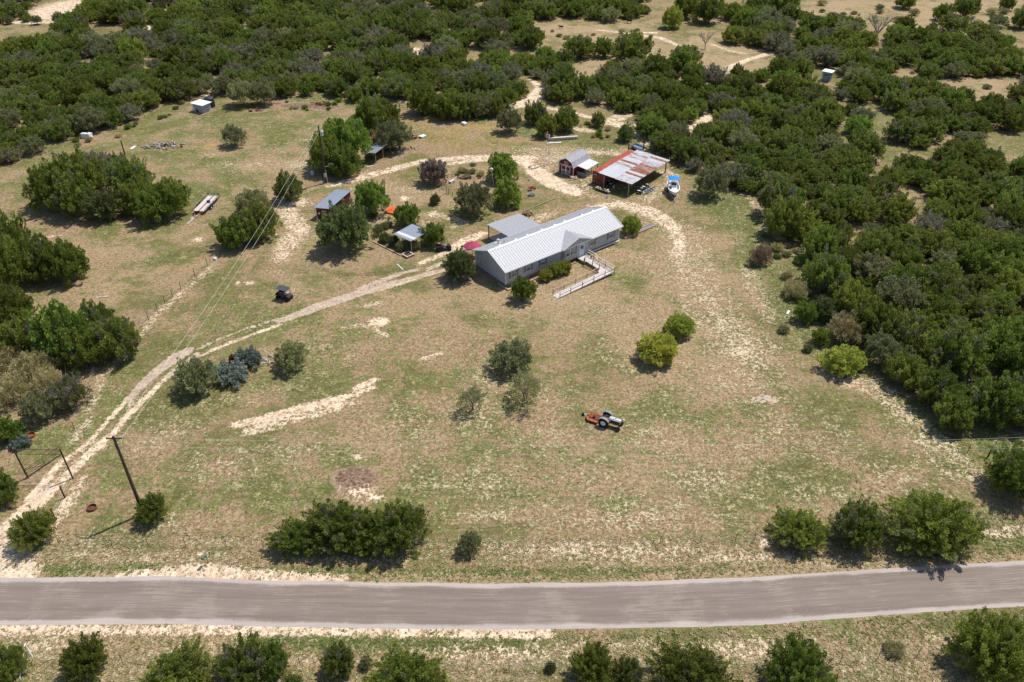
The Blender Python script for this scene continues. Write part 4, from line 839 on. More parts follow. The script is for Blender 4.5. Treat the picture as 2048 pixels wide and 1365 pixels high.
for q in single:
    x, y, r, h = q; px, py = project((x, y, h*.4)); rr = random.Random(int(x*91+y*57)); u = rr.random(); zz = mn.noise((x*.03, y*.03, 2))
    k_ = 'jun' if u < .74-.25*zz else ('grey' if u < .90 else ('olive' if u < .965 else 'bright'))
    adj = {'jun': 'dark green', 'grey': 'greyish half-bare', 'olive': 'pale olive', 'bright': 'bright green'}[k_]; sz = 'broad' if r > 3.5 else ('mid-sized' if r > 2.6 else 'small')
    L_ = min(LAND, key=lambda l: (l[0]-px)**2+(1.6*(l[1]-py))**2); dx, dy = px-L_[0], py-L_[1]; d_ = 'right' if dx > 0 else 'left'; v_ = 'above' if dy < 0 else 'below'
    where = ('just %s of' % d_ if abs(dx) > 2*abs(dy) else (v_ if abs(dy) > 2*abs(dx) else '%s and %s of' % (v_, d_)))
    lab.setdefault((sz, adj, where, L_[2], k_), []).append((dx*dx+dy*dy, q))
for (sz, adj, where, ln, k_), lst in lab.items():
    lst.sort(key=lambda t_: t_[0]); m_ = len(lst); kn = 'juniper' if k_ in ('jun', 'grey') else 'broadleaf tree'
    for i, (dd, q) in enumerate(lst):
        o_ = '' if m_ == 1 else ('nearest of the ' if i == 0 else ('farthest of the ' if i == m_-1 else ('second nearest of the ' if i == 1 else 'one among the ')))
        tl = '%s%s %s %s%s %s %s' % (o_, sz, adj, kn, 's' if o_ else '', where, ln)
        if len(tl.split()) > 16: tl = tl.replace('greyish half-bare', 'greyish').replace(' in the right wood', '').replace('broadleaf tree', 'oak')
        if len(tl.split()) > 16: tl = tl.replace('nearest of the', 'nearest').replace('farthest of the', 'farthest').replace('one among the', 'inner').replace(' and left of', '-left of').replace(' and right of', '-right of').replace('mid-sized ', '')
        plant(k_, 'juniper_tree' if kn == 'juniper' else 'oak_tree', *q, tl, 'tree', 'woodland %ss %s %s' % (kn, where, ln) if m_ > 1 else 'woodland trees')

def mass(name, pts, picks, label):
    """ONE object: trees planted on points, each point carries which crown, turn and size"""
    n = len(pts); me = bpy.data.meshes.new(name); me.vertices.add(n)
    me.vertices.foreach_set('co', np.array([(x, y, 0) for x, y, r, h in pts], np.float32).ravel())
    for an, ty, d in (('turn', 'FLOAT_VECTOR', np.array([(0, 0, (x*7.3+y*3.1) % 6.28) for x, y, r, h in pts])), ('size', 'FLOAT_VECTOR', np.array([(r, r, h) for x, y, r, h in pts])), ('pick', 'INT', picks)):
        a = me.attributes.new(an, ty, 'POINT'); a.data.foreach_set('vector' if 'VEC' in ty else 'value', np.asarray(d).astype(np.int32 if ty == 'INT' else np.float32).ravel())
    o = bpy.data.objects.new(name, me); COL.objects.link(o); tag(o, label, kind='stuff')
    g = bpy.data.node_groups.new('planting', 'GeometryNodeTree'); g.interface.new_socket('Geometry', in_out='INPUT', socket_type='NodeSocketGeometry'); g.interface.new_socket('Geometry', in_out='OUTPUT', socket_type='NodeSocketGeometry')
    gi = g.nodes.new('NodeGroupInput'); go = g.nodes.new('NodeGroupOutput'); ip = g.nodes.new('GeometryNodeInstanceOnPoints'); jn = g.nodes.new('GeometryNodeJoinGeometry')
    for s_ in reversed(SRC):
        n_ = g.nodes.new('GeometryNodeObjectInfo'); n_.inputs['Object'].default_value = s_; n_.inputs['As Instance'].default_value = True; n_.transform_space = 'ORIGINAL'
        g.links.new(n_.outputs['Geometry'], jn.inputs[0])
    def at(nm, ty):
        q = g.nodes.new('GeometryNodeInputNamedAttribute'); q.data_type = ty; q.inputs['Name'].default_value = nm; return q.outputs['Attribute']
    g.links.new(gi.outputs[0], ip.inputs['Points']); g.links.new(jn.outputs[0], ip.inputs['Instance']); ip.inputs['Pick Instance'].default_value = True
    g.links.new(at('pick', 'INT'), ip.inputs['Instance Index'])
    er = g.nodes.new('FunctionNodeEulerToRotation'); g.links.new(at('turn', 'FLOAT_VECTOR'), er.inputs[0]); g.links.new(er.outputs[0], ip.inputs['Rotation'])
    g.links.new(at('size', 'FLOAT_VECTOR'), ip.inputs['Scale']); g.links.new(ip.outputs[0], go.inputs[0])
    md = o.modifiers.new('planting', 'NODES'); md.node_group = g; return o
byc = {}
for o in COL.objects:
    if o.parent and o.name.startswith('crown'): byc.setdefault(o.data.name, o)
SRC = [byc[m.name] for k_ in ('jun', 'grey', 'olive', 'bright') for m in KIND[k_][0] if m.name in byc]
SK = [k_ for k_ in ('jun', 'grey', 'olive', 'bright') for m in KIND[k_][0] if m.name in byc]
prr = random.Random(5)
def pick_for(q):
    u = prr.random(); zz = mn.noise((q[0]*.03, q[1]*.03, 2)); k_ = 'jun' if u < .76-.25*zz else ('grey' if u < .90 else ('olive' if u < .975 else 'bright'))
    c = [i for i, s_ in enumerate(SK) if s_ == k_] or [0]; return prr.choice(c)
mass('distant_woodland', rest, [pick_for(q) for q in rest], 'far juniper wood closing the view behind the nearer trees')
# ================================================================ BUILDINGS
def metal(name, c, rough=.42, m=.75, var=.06, dirt=None, stretch=None, scale=1.5):
    return plain(name, c, rough, m, var, scale, .5, dirt, stretch)
M_galv = metal('galvanised_roof', (.44, .44, .465), .62, .1, .05)
M_galv2 = metal('dull_galvanised_roof', (.38, .42, .50), .55, .2)
M_white = plain('white_paint', (.78, .78, .77), .55, var=.04)
M_side = plain('grey_siding', (.44, .44, .46), .7, var=.05, scale=1.2)
M_skirt = plain('dark_skirting', (.20, .19, .19), .85, var=.15)
M_glass = plain('dark_window_glass', (.035, .04, .045), .12, spec=.8, var=.2)
M_blind = plain('window_blind', (.34, .30, .25), .7, var=.1)
M_shut = plain('grey_shutter', (.20, .195, .215), .7, var=.08)
M_wood = plain('weathered_wood', (.36, .29, .22), .9, var=.15, scale=4)
M_tanw = plain('tan_handrail_wood', (.52, .38, .25), .85, var=.12, scale=4)
M_deck = plain('pale_deck_boards', (.62, .56, .53), .85, var=.10, scale=3)
M_brown = plain('creosote_timber', (.085, .05, .035), .9, var=.25, scale=4)
M_dark = plain('dark_metal', (.035, .033, .035), .5, .3, var=.2)
M_black = plain('black_rubber', (.018, .018, .019), .85, var=.15)
M_red = plain('barn_red_paint', (.14, .022, .024), .75, var=.14, scale=2)
M_cont = plain('container_red_side', (.24, .055, .038), .65, var=.16, scale=1.6, dirt=((.12, .04, .03, 1), .6))
M_contr = plain('container_red_roof', (.42, .085, .055), .6, var=.10, scale=1.2, dirt=((.50, .20, .14, 1), .5))
M_rust = plain('rusty_iron', (.23, .075, .035), .85, var=.25, scale=4)
M_orange = plain('orange_machine_paint', (.36, .10, .045), .6, var=.14, scale=4, dirt=((.25, .10, .05, 1), .5))
M_grey = plain('grey_machine_paint', (.24, .24, .25), .45, var=.08)
M_blue = plain('blue_canvas', (.01, .24, .72), .75, var=.05)
M_pink = plain('faded_red_canvas', (.38, .05, .10), .8, var=.1)
M_conc = plain('pale_concrete', (.55, .50, .44), .9, var=.10)
M_tank = plain('black_plastic', (.035, .035, .042), .5, var=.15)
M_gel = plain('white_gelcoat', (.80, .79, .77), .3, var=.03, spec=.5)
M_brick = plain('red_brick', (.38, .16, .12), .9, var=.2, scale=8)
M_green = plain('faded_green_paint', (.07, .17, .13), .6, var=.1)
M_shing = plain('grey_shingles', (.34, .34, .36), .85, var=.12, scale=3)
M_soil = plain('dark_soil', (.10, .07, .05), .95, var=.2)

def sheet_mesh(name, w, L, mat, rib=.305, rw=.07, rh=.05, th=.012):
    """ribbed metal sheet: width w along x, length L along y, ribs run along y"""
    m = MB(); m.box(0, w, 0, L, -th, 0); k = max(1, int(round(w/rib)))
    for i in range(k):
        c = (i+.5)*w/k; o = len(m.v)
        m.add([(c-rw/2,0,0),(c-rw/4,0,rh),(c+rw/4,0,rh),(c+rw/2,0,0),(c-rw/2,L,0),(c-rw/4,L,rh),(c+rw/4,L,rh),(c+rw/2,L,0)], [(0,1,5,4),(1,2,6,5),(2,3,7,6),(3,2,1,0),(4,5,6,7)])
    return m.mesh(name, mat)
def frame_at(p0, p1, z=0.):
    a = G(*p0, z); b = G(*p1, z); return Vector((a[0], a[1], 0)), atan2(b[1]-a[1], b[0]-a[0])

# ---------------------------------------------------------------- the long grey house
HO = Vector((-.942, 101.74, 0)); HA = R_(37.8); HL, HW, ZF, ZE, ZR = 23.36, 7.8, .55, 2.95, 4.62
house = thing('mobile_home', 'long pale grey house with white ribbed metal roof and a small front gable', 'house', HO, HA)
HM = Matrix.Translation(HO) @ Matrix.Rotation(HA, 4, 'Z')
def hp(x, y, z): return HM @ Vector((x, y, z))
m = MB(); m.box(.06, HL-.06, .06, HW-.06, 0, ZF-.02); m.build('skirting', M_skirt, house)
def ext_wall(name, x0, x1, y0, y1, vertical=True):
    m = MB(); m.box(x0, x1, y0, y1, ZF, ZE)
    lx, ly = x1-x0, y1-y0                                       # grooved panel siding: battens
    if lx > ly:
        for i in range(1, int(lx/.4)): 
            for yy in (y0-.008, y1): m.box(x0+i*.4-.01, x0+i*.4+.01, yy, yy+.008, ZF, ZE-.01)
    m.build(name, M_side, house)
ext_wall('front_wall', 0, HL, 0, .14); ext_wall('rear_wall', 0, HL, HW-.14, HW)
for nm, x0 in (('left_end_wall', 0.), ('right_end_wall', HL-.14)):
    m = MB(); P = [(.141, ZF), (HW-.141, ZF), (HW-.141, ZE), (HW/2, ZE+(ZR-ZE)*.96), (.141, ZE)]
    m.prism(P, 0, .14, Matrix(((0,0,1,x0),(1,0,0,0),(0,1,0,0),(0,0,0,1)))); m.build(nm, M_side, house)
for x0, y0 in ((-.02, -.02), (HL-.10, -.02), (-.02, HW-.10), (HL-.10, HW-.10)):
    m = MB(); m.box(x0, x0+.12, y0, y0+.12, ZF-.01, ZE-.03); m.build('corner_trim', M_white, house)
slope = atan2(ZR-ZE, HW/2); SL = sqrt((ZR-ZE)**2+(HW/2)**2)+.42
nsh = 26; ow = (HL+.7)/nsh; shf = sheet_mesh('roof_sheet', ow, SL, M_galv, .46, .10, .034)
for i in range(nsh):
    link(shf, 'roof_sheet', house, (-.35+i*ow, -.40*cos(slope), ZE+.07-.40*sin(slope)), (slope, 0, 0))
    link(shf, 'roof_sheet', house, (-.35+(i+1)*ow, HW+.40*cos(slope), ZE+.07-.40*sin(slope)), (slope, 0, pi))
m = MB(); m.prism([(HW/2-.24, ZR+.025), (HW/2, ZR+.12), (HW/2+.24, ZR+.025), (HW/2, ZR+.09)], -.37, HL+.37, Matrix(((0,0,1,0),(1,0,0,0),(0,1,0,0),(0,0,0,1)))); m.build('ridge_cap', M_white, house)
for s_ in (-.40, HL+.33):
    for sg in (1, -1):
        m = MB(); y0 = HW/2; y1 = -.42 if sg == 1 else HW+.42
        z1 = ZE+.05-.42*(ZR-ZE)/(HW/2); m.bar((s_+.035, y0, ZR+.05), (s_+.035, y1, z1+.03), .06, .16); m.build('rake_trim', M_white, house)
m = MB(); m.box(-.35, HL+.35, -.44, -.40, ZE-.22, ZE-.06); m.build('eave_fascia', M_white, house)
m = MB(); m.box(-.35, HL+.35, HW+.40, HW+.44, ZE-.22, ZE-.06); m.build('eave_fascia', M_white, house)
def window(par, x0, x1, z0, z1, y, name='window', cols=3, rows=4, shut=True, blind=True, M=None, fr=.06, mat=None):
    """frame with mullions, glass below and blinds above; front faces -y"""
    M = M or Matrix(); f = MB()
    f.box(x0, x1, y-.05, y, z0, z0+fr, M); f.box(x0, x1, y-.05, y, z1-fr, z1, M); f.box(x0, x0+fr, y-.05, y, z0+fr, z1-fr, M); f.box(x1-fr, x1, y-.05, y, z0+fr, z1-fr, M)
    zm = (z0+z1)/2; f.box(x0+fr, x1-fr, y-.045, y-.002, zm-.03, zm+.03, M)
    w_ = f.build(name, mat or M_white, par)
    g = MB(); g.box(x0+fr, x1-fr, y-.016, y-.008, z0+fr, zm-.03, M); g.build('pane', M_glass, w_)
    g = MB(); g.box(x0+fr, x1-fr, y-.016, y-.008, zm+.03, z1-fr, M); g.build('pane', M_blind if blind else M_glass, w_)
    mu = MB()
    for i in range(1, cols): xx = x0+fr+(x1-x0-2*fr)*i/cols; mu.box(xx-.012, xx+.012, y-.03, y-.017, z0+fr, zm-.03, M); mu.box(xx-.012, xx+.012, y-.03, y-.017, zm+.03, z1-fr, M)
    for a, b in ((z0+fr, zm-.03), (zm+.03, z1-fr)):
        for i in range(1, rows//2): zz = a+(b-a)*i/(rows//2); mu.box(x0+fr, x1-fr, y-.034, y-.0305, zz-.012, zz+.012, M)
    mu.build('muntins', M_white, w_)
    if shut:
        for a in (x0-.36, x1+.04):
            s = MB(); s.box(a, a+.32, y-.04, y, z0, z1, M)
            for q in range(6): s.box(a+.04, a+.28, y-.05, y-.04, z0+.08+q*(z1-z0-.16)/6, z0+.08+(q+.6)*(z1-z0-.16)/6, M)
            s.build('shutter', M_shut, par)
    return w_
for x0, x1 in ((1.0, 1.98), (3.85, 4.8), (6.7, 7.6), (16.85, 17.75), (21.0, 21.95)): window(house, x0, x1, 1.35, 2.62, 0)
window(house, 5.7, 6.6, 1.45, 2.35, 0, shut=False, M=Matrix(((0,1,0,0),(-1,0,0,12.3),(0,0,1,0),(0,0,0,1))))
# front gable bay
GC, GW, GY_ = 13.85, 3.2, -.40; GZ = 4.12; BX0, BX1 = 10.95, 16.35
m = MB(); m.box(BX0, BX1, GY_, -.004, ZF, ZE); m.build('gable_bay_wall', M_side, house)
m = MB(); m.prism([(BX0-.05, ZE+.002), (BX1+.05, ZE+.002), (GC, GZ-.13)], 0, .36, Matrix(((1,0,0,0),(0,0,1,GY_),(0,1,0,0),(0,0,0,1)))); m.build('gable_wall', M_side, house)
ga = atan2(GZ-ZE, GW); 
for sg in (-1, 1):                                           # two roof slopes that die into the main roof along the valleys
    ex = GC+sg*GW; yv0 = GY_-.32; zb = ZE-.02
    yr = (GZ-ZE-.07)/((ZR-ZE)/(HW/2))                         # where the gable ridge meets the main slope
    m = MB(); V = [(ex, yv0, zb), (GC, yv0, GZ+.05), (GC, yr+.05, GZ+.05), (ex, -.1, zb)]
    Vb = [(x, y, z-.03) for x, y, z in V]; m.add(V+Vb, [(0,1,2,3),(7,6,5,4),(0,4,5,1),(1,5,6,2),(2,6,7,3),(3,7,4,0)])
    for q in range(1, 14):
        u = q/14; yy = yv0+(yr-yv0)*u; 
        x0_ = ex if yy < -.1 else ex+(GC-ex)*min(1, (yy+.1)/(yr+.1)); 
        if abs(x0_-GC) < .1: continue
        z0_ = zb+(GZ+.05-zb)*(1-abs(x0_-GC)/GW); m.bar((x0_, yy, z0_+.012), (GC, yy, GZ+.062), .05, .03)
    m.build('gable_roof', M_galv, house)
m = MB(); 
for sg in (-1, 1): m.bar((GC, GY_-.35, GZ+.04), (GC+sg*(GW+.03), GY_-.35, ZE-.03), .05, .17)
m.build('gable_trim', M_white, house)
window(house, 11.3, 12.3, 1.35, 2.62, GY_, shut=False); window(house, 12.36, 13.36, 1.35, 2.62, GY_, shut=False)
for a in (10.97, 13.40):
    s = MB(); s.box(a, a+.29, GY_-.04, GY_, 1.35, 2.62); s.build('shutter', M_shut, house)
m = MB(); m.box(14.25, 15.3, GY_-.05, GY_, ZF+.03, 2.75); d = m.build('door', M_white, house)
m = MB(); m.box(14.34, 15.21, GY_-.065, GY_-.05, ZF+.08, 2.66); m.build('door_leaf', plain('pale_blue_door', (.60, .66, .72), .5, var=.03), d)
m = MB(); m.box(15.08, 15.13, GY_-.12, GY_-.065, 1.55, 1.62); m.build('handle', M_dark, d)
wr = MB(); pts = [(14.78+.22*cos(a), GY_-.10, 2.1+.22*sin(a)) for a in np.linspace(0, 2*pi, 15)]; wr.tube(pts, .075, 7, False)
wo = wr.build('door_wreath', plain('dark_wreath', (.03, .05, .035), .9, var=.3)); wo.location = HO; wo.rotation_euler.z = HA
tag(wo, 'round dark green wreath hanging on the pale front door', 'wreath')
m = MB(); m.tube([(3.45, 6.35, 3.3), (3.45, 6.35, 4.2)], .16, 12); m.tube([(3.45, 6.35, 4.2), (3.45, 6.35, 4.32)], .24, 12); m.build('flue_pipe', M_galv, house)
m = MB(); m.box(3.0, 3.9, 5.95, 6.75, 3.40, 3.62); m.build('flue_flashing', M_white, house)
for x in (2.3, 5.4, 7.7, 10.6, 13.2, 15.3, 19.0, 21.4):
    m = MB(); m.box(x-.18, x+.18, 4.35, 4.65, 4.32, 4.52); m.build('roof_vent', M_white, house)
for x, y in ((3.9, 5.5), (19.2, 5.2)): m = MB(); m.tube([(x, y, 3.8), (x, y, 4.3)], .05, 8); m.build('vent_pipe', M_dark, house)
# timber edging along the skirting
m = MB(); m.box(-.3, 13.2, -1.0, -.86, 0, .24); e1 = thing('timber_edging', 'pale timber edging lying along the front foot of the grey house', 'edging', HO, HA); m.build('front_beam', M_tanw, e1)
m = MB(); m.box(-.3, -.16, -.86, 1.5, 0, .22); m.build('side_beam', M_tanw, e1)
m = MB(); m.box(15.8, 23.3, -.28, -.14, .3, .42); m.build('skirt_rail', M_white, e1)
def wbar(name, p, q, w_, h_, mat, label, cat, zz=None, par=None, seg=1):
    a = G(*p); b = G(*q); m = MB(); m.bar((a[0], a[1], h_/2), (b[0], b[1], h_/2), w_, h_); o = m.build(name, mat, par)
    return tag(o, label, cat) if par is None else o
bord = thing('raised_bed', 'dark plank bed with pale timber edges running out from the right end of the house', 'raised bed', (0, 0, 0))
a = G(1246, 477); b = G(1307, 451.5); d_ = Vector(b-a).normalized(); nrm = Vector((-d_[1], d_[0], 0))
m = MB(); m.bar(Vector(a)+Vector((0,0,.12)), Vector(b)+Vector((0,0,.12)), .8, .2); m.build('plank_top', M_shut, bord)
for s_ in (-1, 1): m = MB(); m.bar(Vector(a)+nrm*.47*s_+Vector((0,0,.16)), Vector(b)+nrm*.47*s_+Vector((0,0,.16)), .12, .32); m.build('edge_timber', M_tanw, bord)

# ---------------------------------------------------------------- patio roof behind the house
pat = thing('patio_cover', 'pale ribbed metal patio roof on posts joined to the back of the grey house', 'patio roof', hp(7.0, HW+.45, 0), HA)
sm_ = sheet_mesh('patio_sheet', 6.7/7, 6.0, M_galv); tl = R_(-2.5)
for i in range(7): link(sm_, 'roof_sheet', pat, (i*6.7/7, 0, 2.78), (tl, 0, 0))
for x, y in ((.15, 5.7), (6.5, 5.7), (3.3, 5.7), (.15, .3), (6.5, .3)): m = MB(); m.box(x-.07, x+.07, y-.07, y+.07, 0, 2.44 if y > 3 else 2.68); m.build('post', M_wood, pat)
for y, z in ((5.7, 2.44), (.3, 2.69)): m = MB(); m.box(-.1, 6.75, y-.05, y+.05, z-.16, z); m.build('beam', M_wood, pat)
m = MB(); m.box(-.9, .1, 3.2, 3.3, 2.3, 2.36); m.build('brace', M_wood, pat)
m = MB(); m.box(.3, 6.4, .2, 5.6, .004, .09); o = m.build('patio_slab', M_conc); o.location = pat.location; o.rotation_euler.z = HA; tag(o, 'concrete slab under the metal patio roof', 'slab')

# ---------------------------------------------------------------- wheelchair ramp
rp = thing('access_ramp', 'L-shaped pale timber ramp with tan handrails leading down from the front door', 'ramp', HO, HA)
zt = .56
def deck(x0, x1, y0, y1, z0, z1, along='x', name='deck'):
    m = MB(); n = int(((x1-x0) if along == 'x' else (y1-y0))/.16)
    for i in range(n):
        if along == 'x':
            a = x0+(x1-x0)*i/n; b = x0+(x1-x0)*(i+.93)/n; z = z0+(z1-z0)*(i+.5)/n; m.box(a, b, y0, y1, z-.04, z)
        else:
            a = y0+(y1-y0)*i/n; b = y0+(y1-y0)*(i+.93)/n; z = z0+(z1-z0)*(i+.5)/n; m.box(x0, x1, a, b, z-.04, z)
    m.build(name, M_deck, rp)
deck(13.9, 15.7, -2.2, -.42, zt, zt, 'y', 'landing'); deck(14.25, 15.35, -5.25, -2.22, zt-.08, zt-.01, 'y', 'walkway'); deck(13.55, 15.45, -7.1, -5.27, .47, .47, 'y', 'turning_deck')
deck(4.2, 13.53, -7.08, -5.98, .03, .46, 'x', 'sloping_deck')
for (p, q) in (((13.9,-2.2,zt-.1),(15.7,-2.2,zt-.1)), ((14.2,-2.3,zt-.1),(14.2,-5.2,.40)), ((15.4,-2.3,zt-.1),(15.4,-7.1,.40)), ((13.5,-7.14,.38),(15.4,-7.14,.38)), ((4.3,-7.12,.0),(13.5,-7.12,.36)), ((4.3,-5.94,.0),(13.5,-5.94,.36)), ((13.86,-.5,zt-.1),(13.86,-2.2,zt-.1))):
    m = MB(); m.bar(p, q, .05, .16); m.build('side_board', M_deck, rp)
posts = [(13.85,-2.25),(15.75,-2.25),(15.75,-.9),(14.15,-3.7),(15.45,-3.7),(14.15,-5.2),(15.5,-5.2),(15.5,-7.2),(13.5,-7.2),(11.2,-7.2),(8.9,-7.2),(6.6,-7.2),(4.5,-7.2),(13.3,-5.88),(11.0,-5.88),(8.7,-5.88),(6.4,-5.88),(4.3,-5.88)]
def zd(x, y): return zt if y > -2.4 else (.5 if y > -7.3 and x > 13.4 else .03+.43*(x-4.2)/9.33)
for x, y in posts: m = MB(); m.box(x-.045, x+.045, y-.045, y+.045, 0, zd(x, y)+.95); m.build('post', M_wood, rp)
for seg in ([(15.75,-.9),(15.75,-2.25)], [(13.85,-2.25),(14.15,-3.7),(14.15,-5.2)], [(15.75,-2.25),(15.45,-3.7),(15.5,-5.2),(15.5,-7.2),(13.5,-7.2)], [(13.5,-7.2),(4.5,-7.2)], [(13.3,-5.88),(4.3,-5.88)]):
    for dz in (.93, .5):
        m = MB()
        for p, q in zip(seg[:-1], seg[1:]): m.bar((p[0], p[1], zd(*p)+dz), (q[0], q[1], zd(*q)+dz), .09, .05)
        m.build('handrail', M_tanw if seg[0][1] > -6 and seg[0][0] == 13.3 else M_deck, rp)
for x, y, lb in ((14.05, -1.95, 'left'), (15.45, -2.0, 'right')):
    t_ = thing('flower_pot', 'small tan pot on the %s side of the ramp landing' % lb, 'pot', hp(x, y, zt)); m = MB(); m.lathe([(.10, 0), (.17, .28), (.15, .28)], 12); m.build('pot', M_tanw, t_); m = MB(); m.blob((0, 0, .34), .14, 3); m.build('plant', M_olive, t_)

# ---------------------------------------------------------------- red container and the rusty carport leaning on it
CO = Vector((15.03, 138.81, 0)); CA = R_(-38.3); CWd, CLn, CHt = 2.44, 12.6, 2.6
con = thing('shipping_container', 'long red shipping container with doors facing the yard, half under the rusty roof', 'container', CO, CA)
def corr(m, x, y0, y1, z0, z1, s_=1):
    n = int((y1-y0)/.28); P = []
    for i in range(n):
        a = y0+(y1-y0)*i/n; st = (y1-y0)/n; P += [(x, a), (x, a+st*.35), (x-.04*s_, a+st*.5), (x-.04*s_, a+st*.85)]
    P.append((x, y1)); o = len(m.v)
    m.add([(a, b, z0) for a, b in P]+[(a, b, z1) for a, b in P], [(i, i+1, i+1+len(P), i+len(P)) for i in range(len(P)-1)])
m = MB(); corr(m, 0.02, .1, CLn-.1, .15, CHt-.12, -1); corr(m, CWd-.02, .1, CLn-.1, .15, CHt-.12, 1); m.box(.05, CWd-.05, CLn-.08, CLn-.02, .15, CHt-.12); m.build('side_wall', M_cont, con)
m = MB(); m.box(.02, CWd-.02, .02, CLn-.02, CHt-.05, CHt)
for i in range(38): m.box(.1, CWd-.1, .25+i*.325, .25+i*.325+.16, CHt, CHt+.022)
m.build('roof', M_contr, con)
m = MB()
for x in (0, CWd-.12):
    for y in (0, CLn-.12): m.box(x, x+.12, y, y+.12, 0, CHt-.052)
for z in (.0, CHt-.14):
    for y in (.003, CLn-.117): m.box(.12, CWd-.12, y, y+.11, z, z+.12)
    for x in (.004, CWd-.104): m.box(x, x+.1, .12, CLn-.12, z+.001, z+.119)
m.build('frame', M_cont, con)
M_mark = plain('faded_white_marking', (.66, .62, .60), .7, var=.08)
for k_ in range(2):
    x0 = .14+k_*1.09; m = MB(); m.box(x0, x0+1.06, .03, .07, .13, CHt-.15); 
    for q in range(5): m.box(x0+.04, x0+1.02, .018, .03, .22+q*.46, .22+q*.46+.28)
    d = m.build('door', M_cont, con)
    for xx in (x0+.26, x0+.78):
        m = MB(); m.tube([(xx, -.01, .1), (xx, -.01, CHt-.12)], .022, 6); m.build('locking_bar', plain('rod_grey', (.30, .16, .13), .6), d)
m = MB()
for i in range(6): m.box(.26+i*.11, .34+i*.11, .008, .0175, 1.86, 2.06)
for i in range(3): m.box(.30+i*.25, .42+i*.25, .008, .0175, 1.30, 1.42)
m.box(.30, .55, .008, .0175, .55, .68); m.build('door_marking', M_mark, con)

cp = thing('carport', 'open carport with patchy white and rust coloured metal sheets on wooden posts', 'carport', CO, CA)
t = NT('rusty_galvanised_sheet'); oi = t.n.new('ShaderNodeObjectInfo'); mp = t.n.new('ShaderNodeMapping'); mp.inputs['Scale'].default_value = (4.5, .45, 1.); 
ad = t.n.new('ShaderNodeVectorMath'); ad.operation = 'ADD'; cb = t.n.new('ShaderNodeCombineXYZ'); t.l.new(t.math('MULTIPLY', oi.outputs['Random'], 41.), cb.inputs[0]); t.l.new(t.math('MULTIPLY', oi.outputs['Random'], 93.), cb.inputs[1])
t.l.new(t.pos(), mp.inputs[0]); t.l.new(mp.outputs[0], ad.inputs[0]); t.l.new(cb.outputs[0], ad.inputs[1]); n_ = t.noise(1.5, 5, .65, ad.outputs[0])
rs = t.math('ADD', n_, t.math('MULTIPLY', t.math('SUBTRACT', t.math('FRACT', t.math('MULTIPLY', oi.outputs['Random'], 17.)), .5), .30))
mk = t.sm(rs, .515, .58); n9 = t.noise(9., 3, .6)
gal = t.mix(t.sm(n9, .35, .65), (.60, .60, .62, 1), (.84, .82, .83, 1)); t.col(t.mix(mk, gal, t.mix(t.sm(n9, .4, .6), (.30, .10, .05, 1), (.45, .19, .10, 1))))
t.b.inputs['Roughness'].default_value = .5; t.l.new(t.math('SUBTRACT', .16, t.math('MULTIPLY', mk, .15)), t.b.inputs['Metallic']); M_rsheet = t.m
x0, x1 = 1.55, 8.75; ye = 13.3; nr = 17; sw = (ye+.6)/nr; half = (x1-x0)/2
sh_ = sheet_mesh('rusty_sheet', sw*1.02, half+.12, M_rsheet, rib=.14, rw=.09, rh=.03)
for i in range(nr):
    for k_ in range(2):
        rr = random.Random(i*2+k_); z = 2.78-k_*.14+.018*(1-k_)
        link(sh_, 'roof_sheet', cp, (x0+k_*half-.02+rr.uniform(-.05, .05), -.6+i*sw+(i % 2)*.0, z+(i % 2)*.006), (R_(-2.1), 0, -pi/2)).scale = (-1, 1, 1)
for x, y in ((2.75, -.35), (8.15, -.55), (8.3, 4.2), (8.3, 8.5), (8.4, 12.6)):
    m = MB(); m.tube([(x, y, 0), (x+.03, y, 1.2), (x, y, 2.45 if x > 5 else 2.62)], [.13, .11, .11], 8); m.build('post', M_wood if y < 0 else M_brown, cp)
m = MB(); m.bar((8.3, -.6, 2.38), (8.3, 13.4, 2.38), .12, .18); m.build('beam', M_brown, cp)
m = MB(); m.bar((2.6, -.35, 2.56), (8.3, -.4, 2.38), .1, .16); m.build('beam', M_brown, cp)
for i in range(9): x = 1.9+i*.82; z = 2.66-(x-1.55)*.037; m = MB(); m.bar((x, -.5, z), (x, 13.3+.45, z), .07, .10); m.build('rafter', M_wood, cp)

# ---------------------------------------------------------------- small red barn
BO = Vector((9.0, 143.85, 0)); BA = R_(-37.5)
barn = thing('red_barn', 'small red gambrel barn with white trim, crossed double doors and a lean-to', 'barn', BO, BA)
prof = [(0, 0), (3.36, 0), (3.36, 1.9), (2.85, 2.72), (1.68, 3.25), (.51, 2.72), (0, 1.9)]
MY = lambda y: Matrix(((1,0,0,0),(0,0,1,y),(0,1,0,0),(0,0,0,1)))
m = MB(); m.prism(prof, 0, .1, MY(0)); m.build('front_wall', M_red, barn); m = MB(); m.prism(prof, 0, .1, MY(5.3)); m.build('rear_wall', M_red, barn)
m = MB(); m.box(0, .1, .101, 5.299, 0, 1.9); m.build('side_wall', M_red, barn); m = MB(); m.box(3.26, 3.36, .101, 5.299, 0, 1.9); m.build('side_wall', M_red, barn)
rp_ = [(3.50, 1.78), (2.95, 2.80), (1.68, 3.38), (.41, 2.80), (-.14, 1.78)]
for i in range(4):
    a, b = rp_[i], rp_[i+1]; d2 = Vector((b[0]-a[0], b[1]-a[1])); nn = Vector((-d2[1], d2[0])).normalized()*-.05
    m = MB(); m.prism([a, b, (b[0]+nn[0], b[1]+nn[1]), (a[0]+nn[0], a[1]+nn[1])], -.15, 5.55, MY(0))
    L_ = 5.7
    for q in range(14): y = -.13+q*L_/14; m.bar((a[0]-nn[0]*.2, y, a[1]-nn[1]*.2), (b[0]-nn[0]*.2, y, b[1]-nn[1]*.2), .03, .03)
    m.build('roof_slope', M_shing, barn)
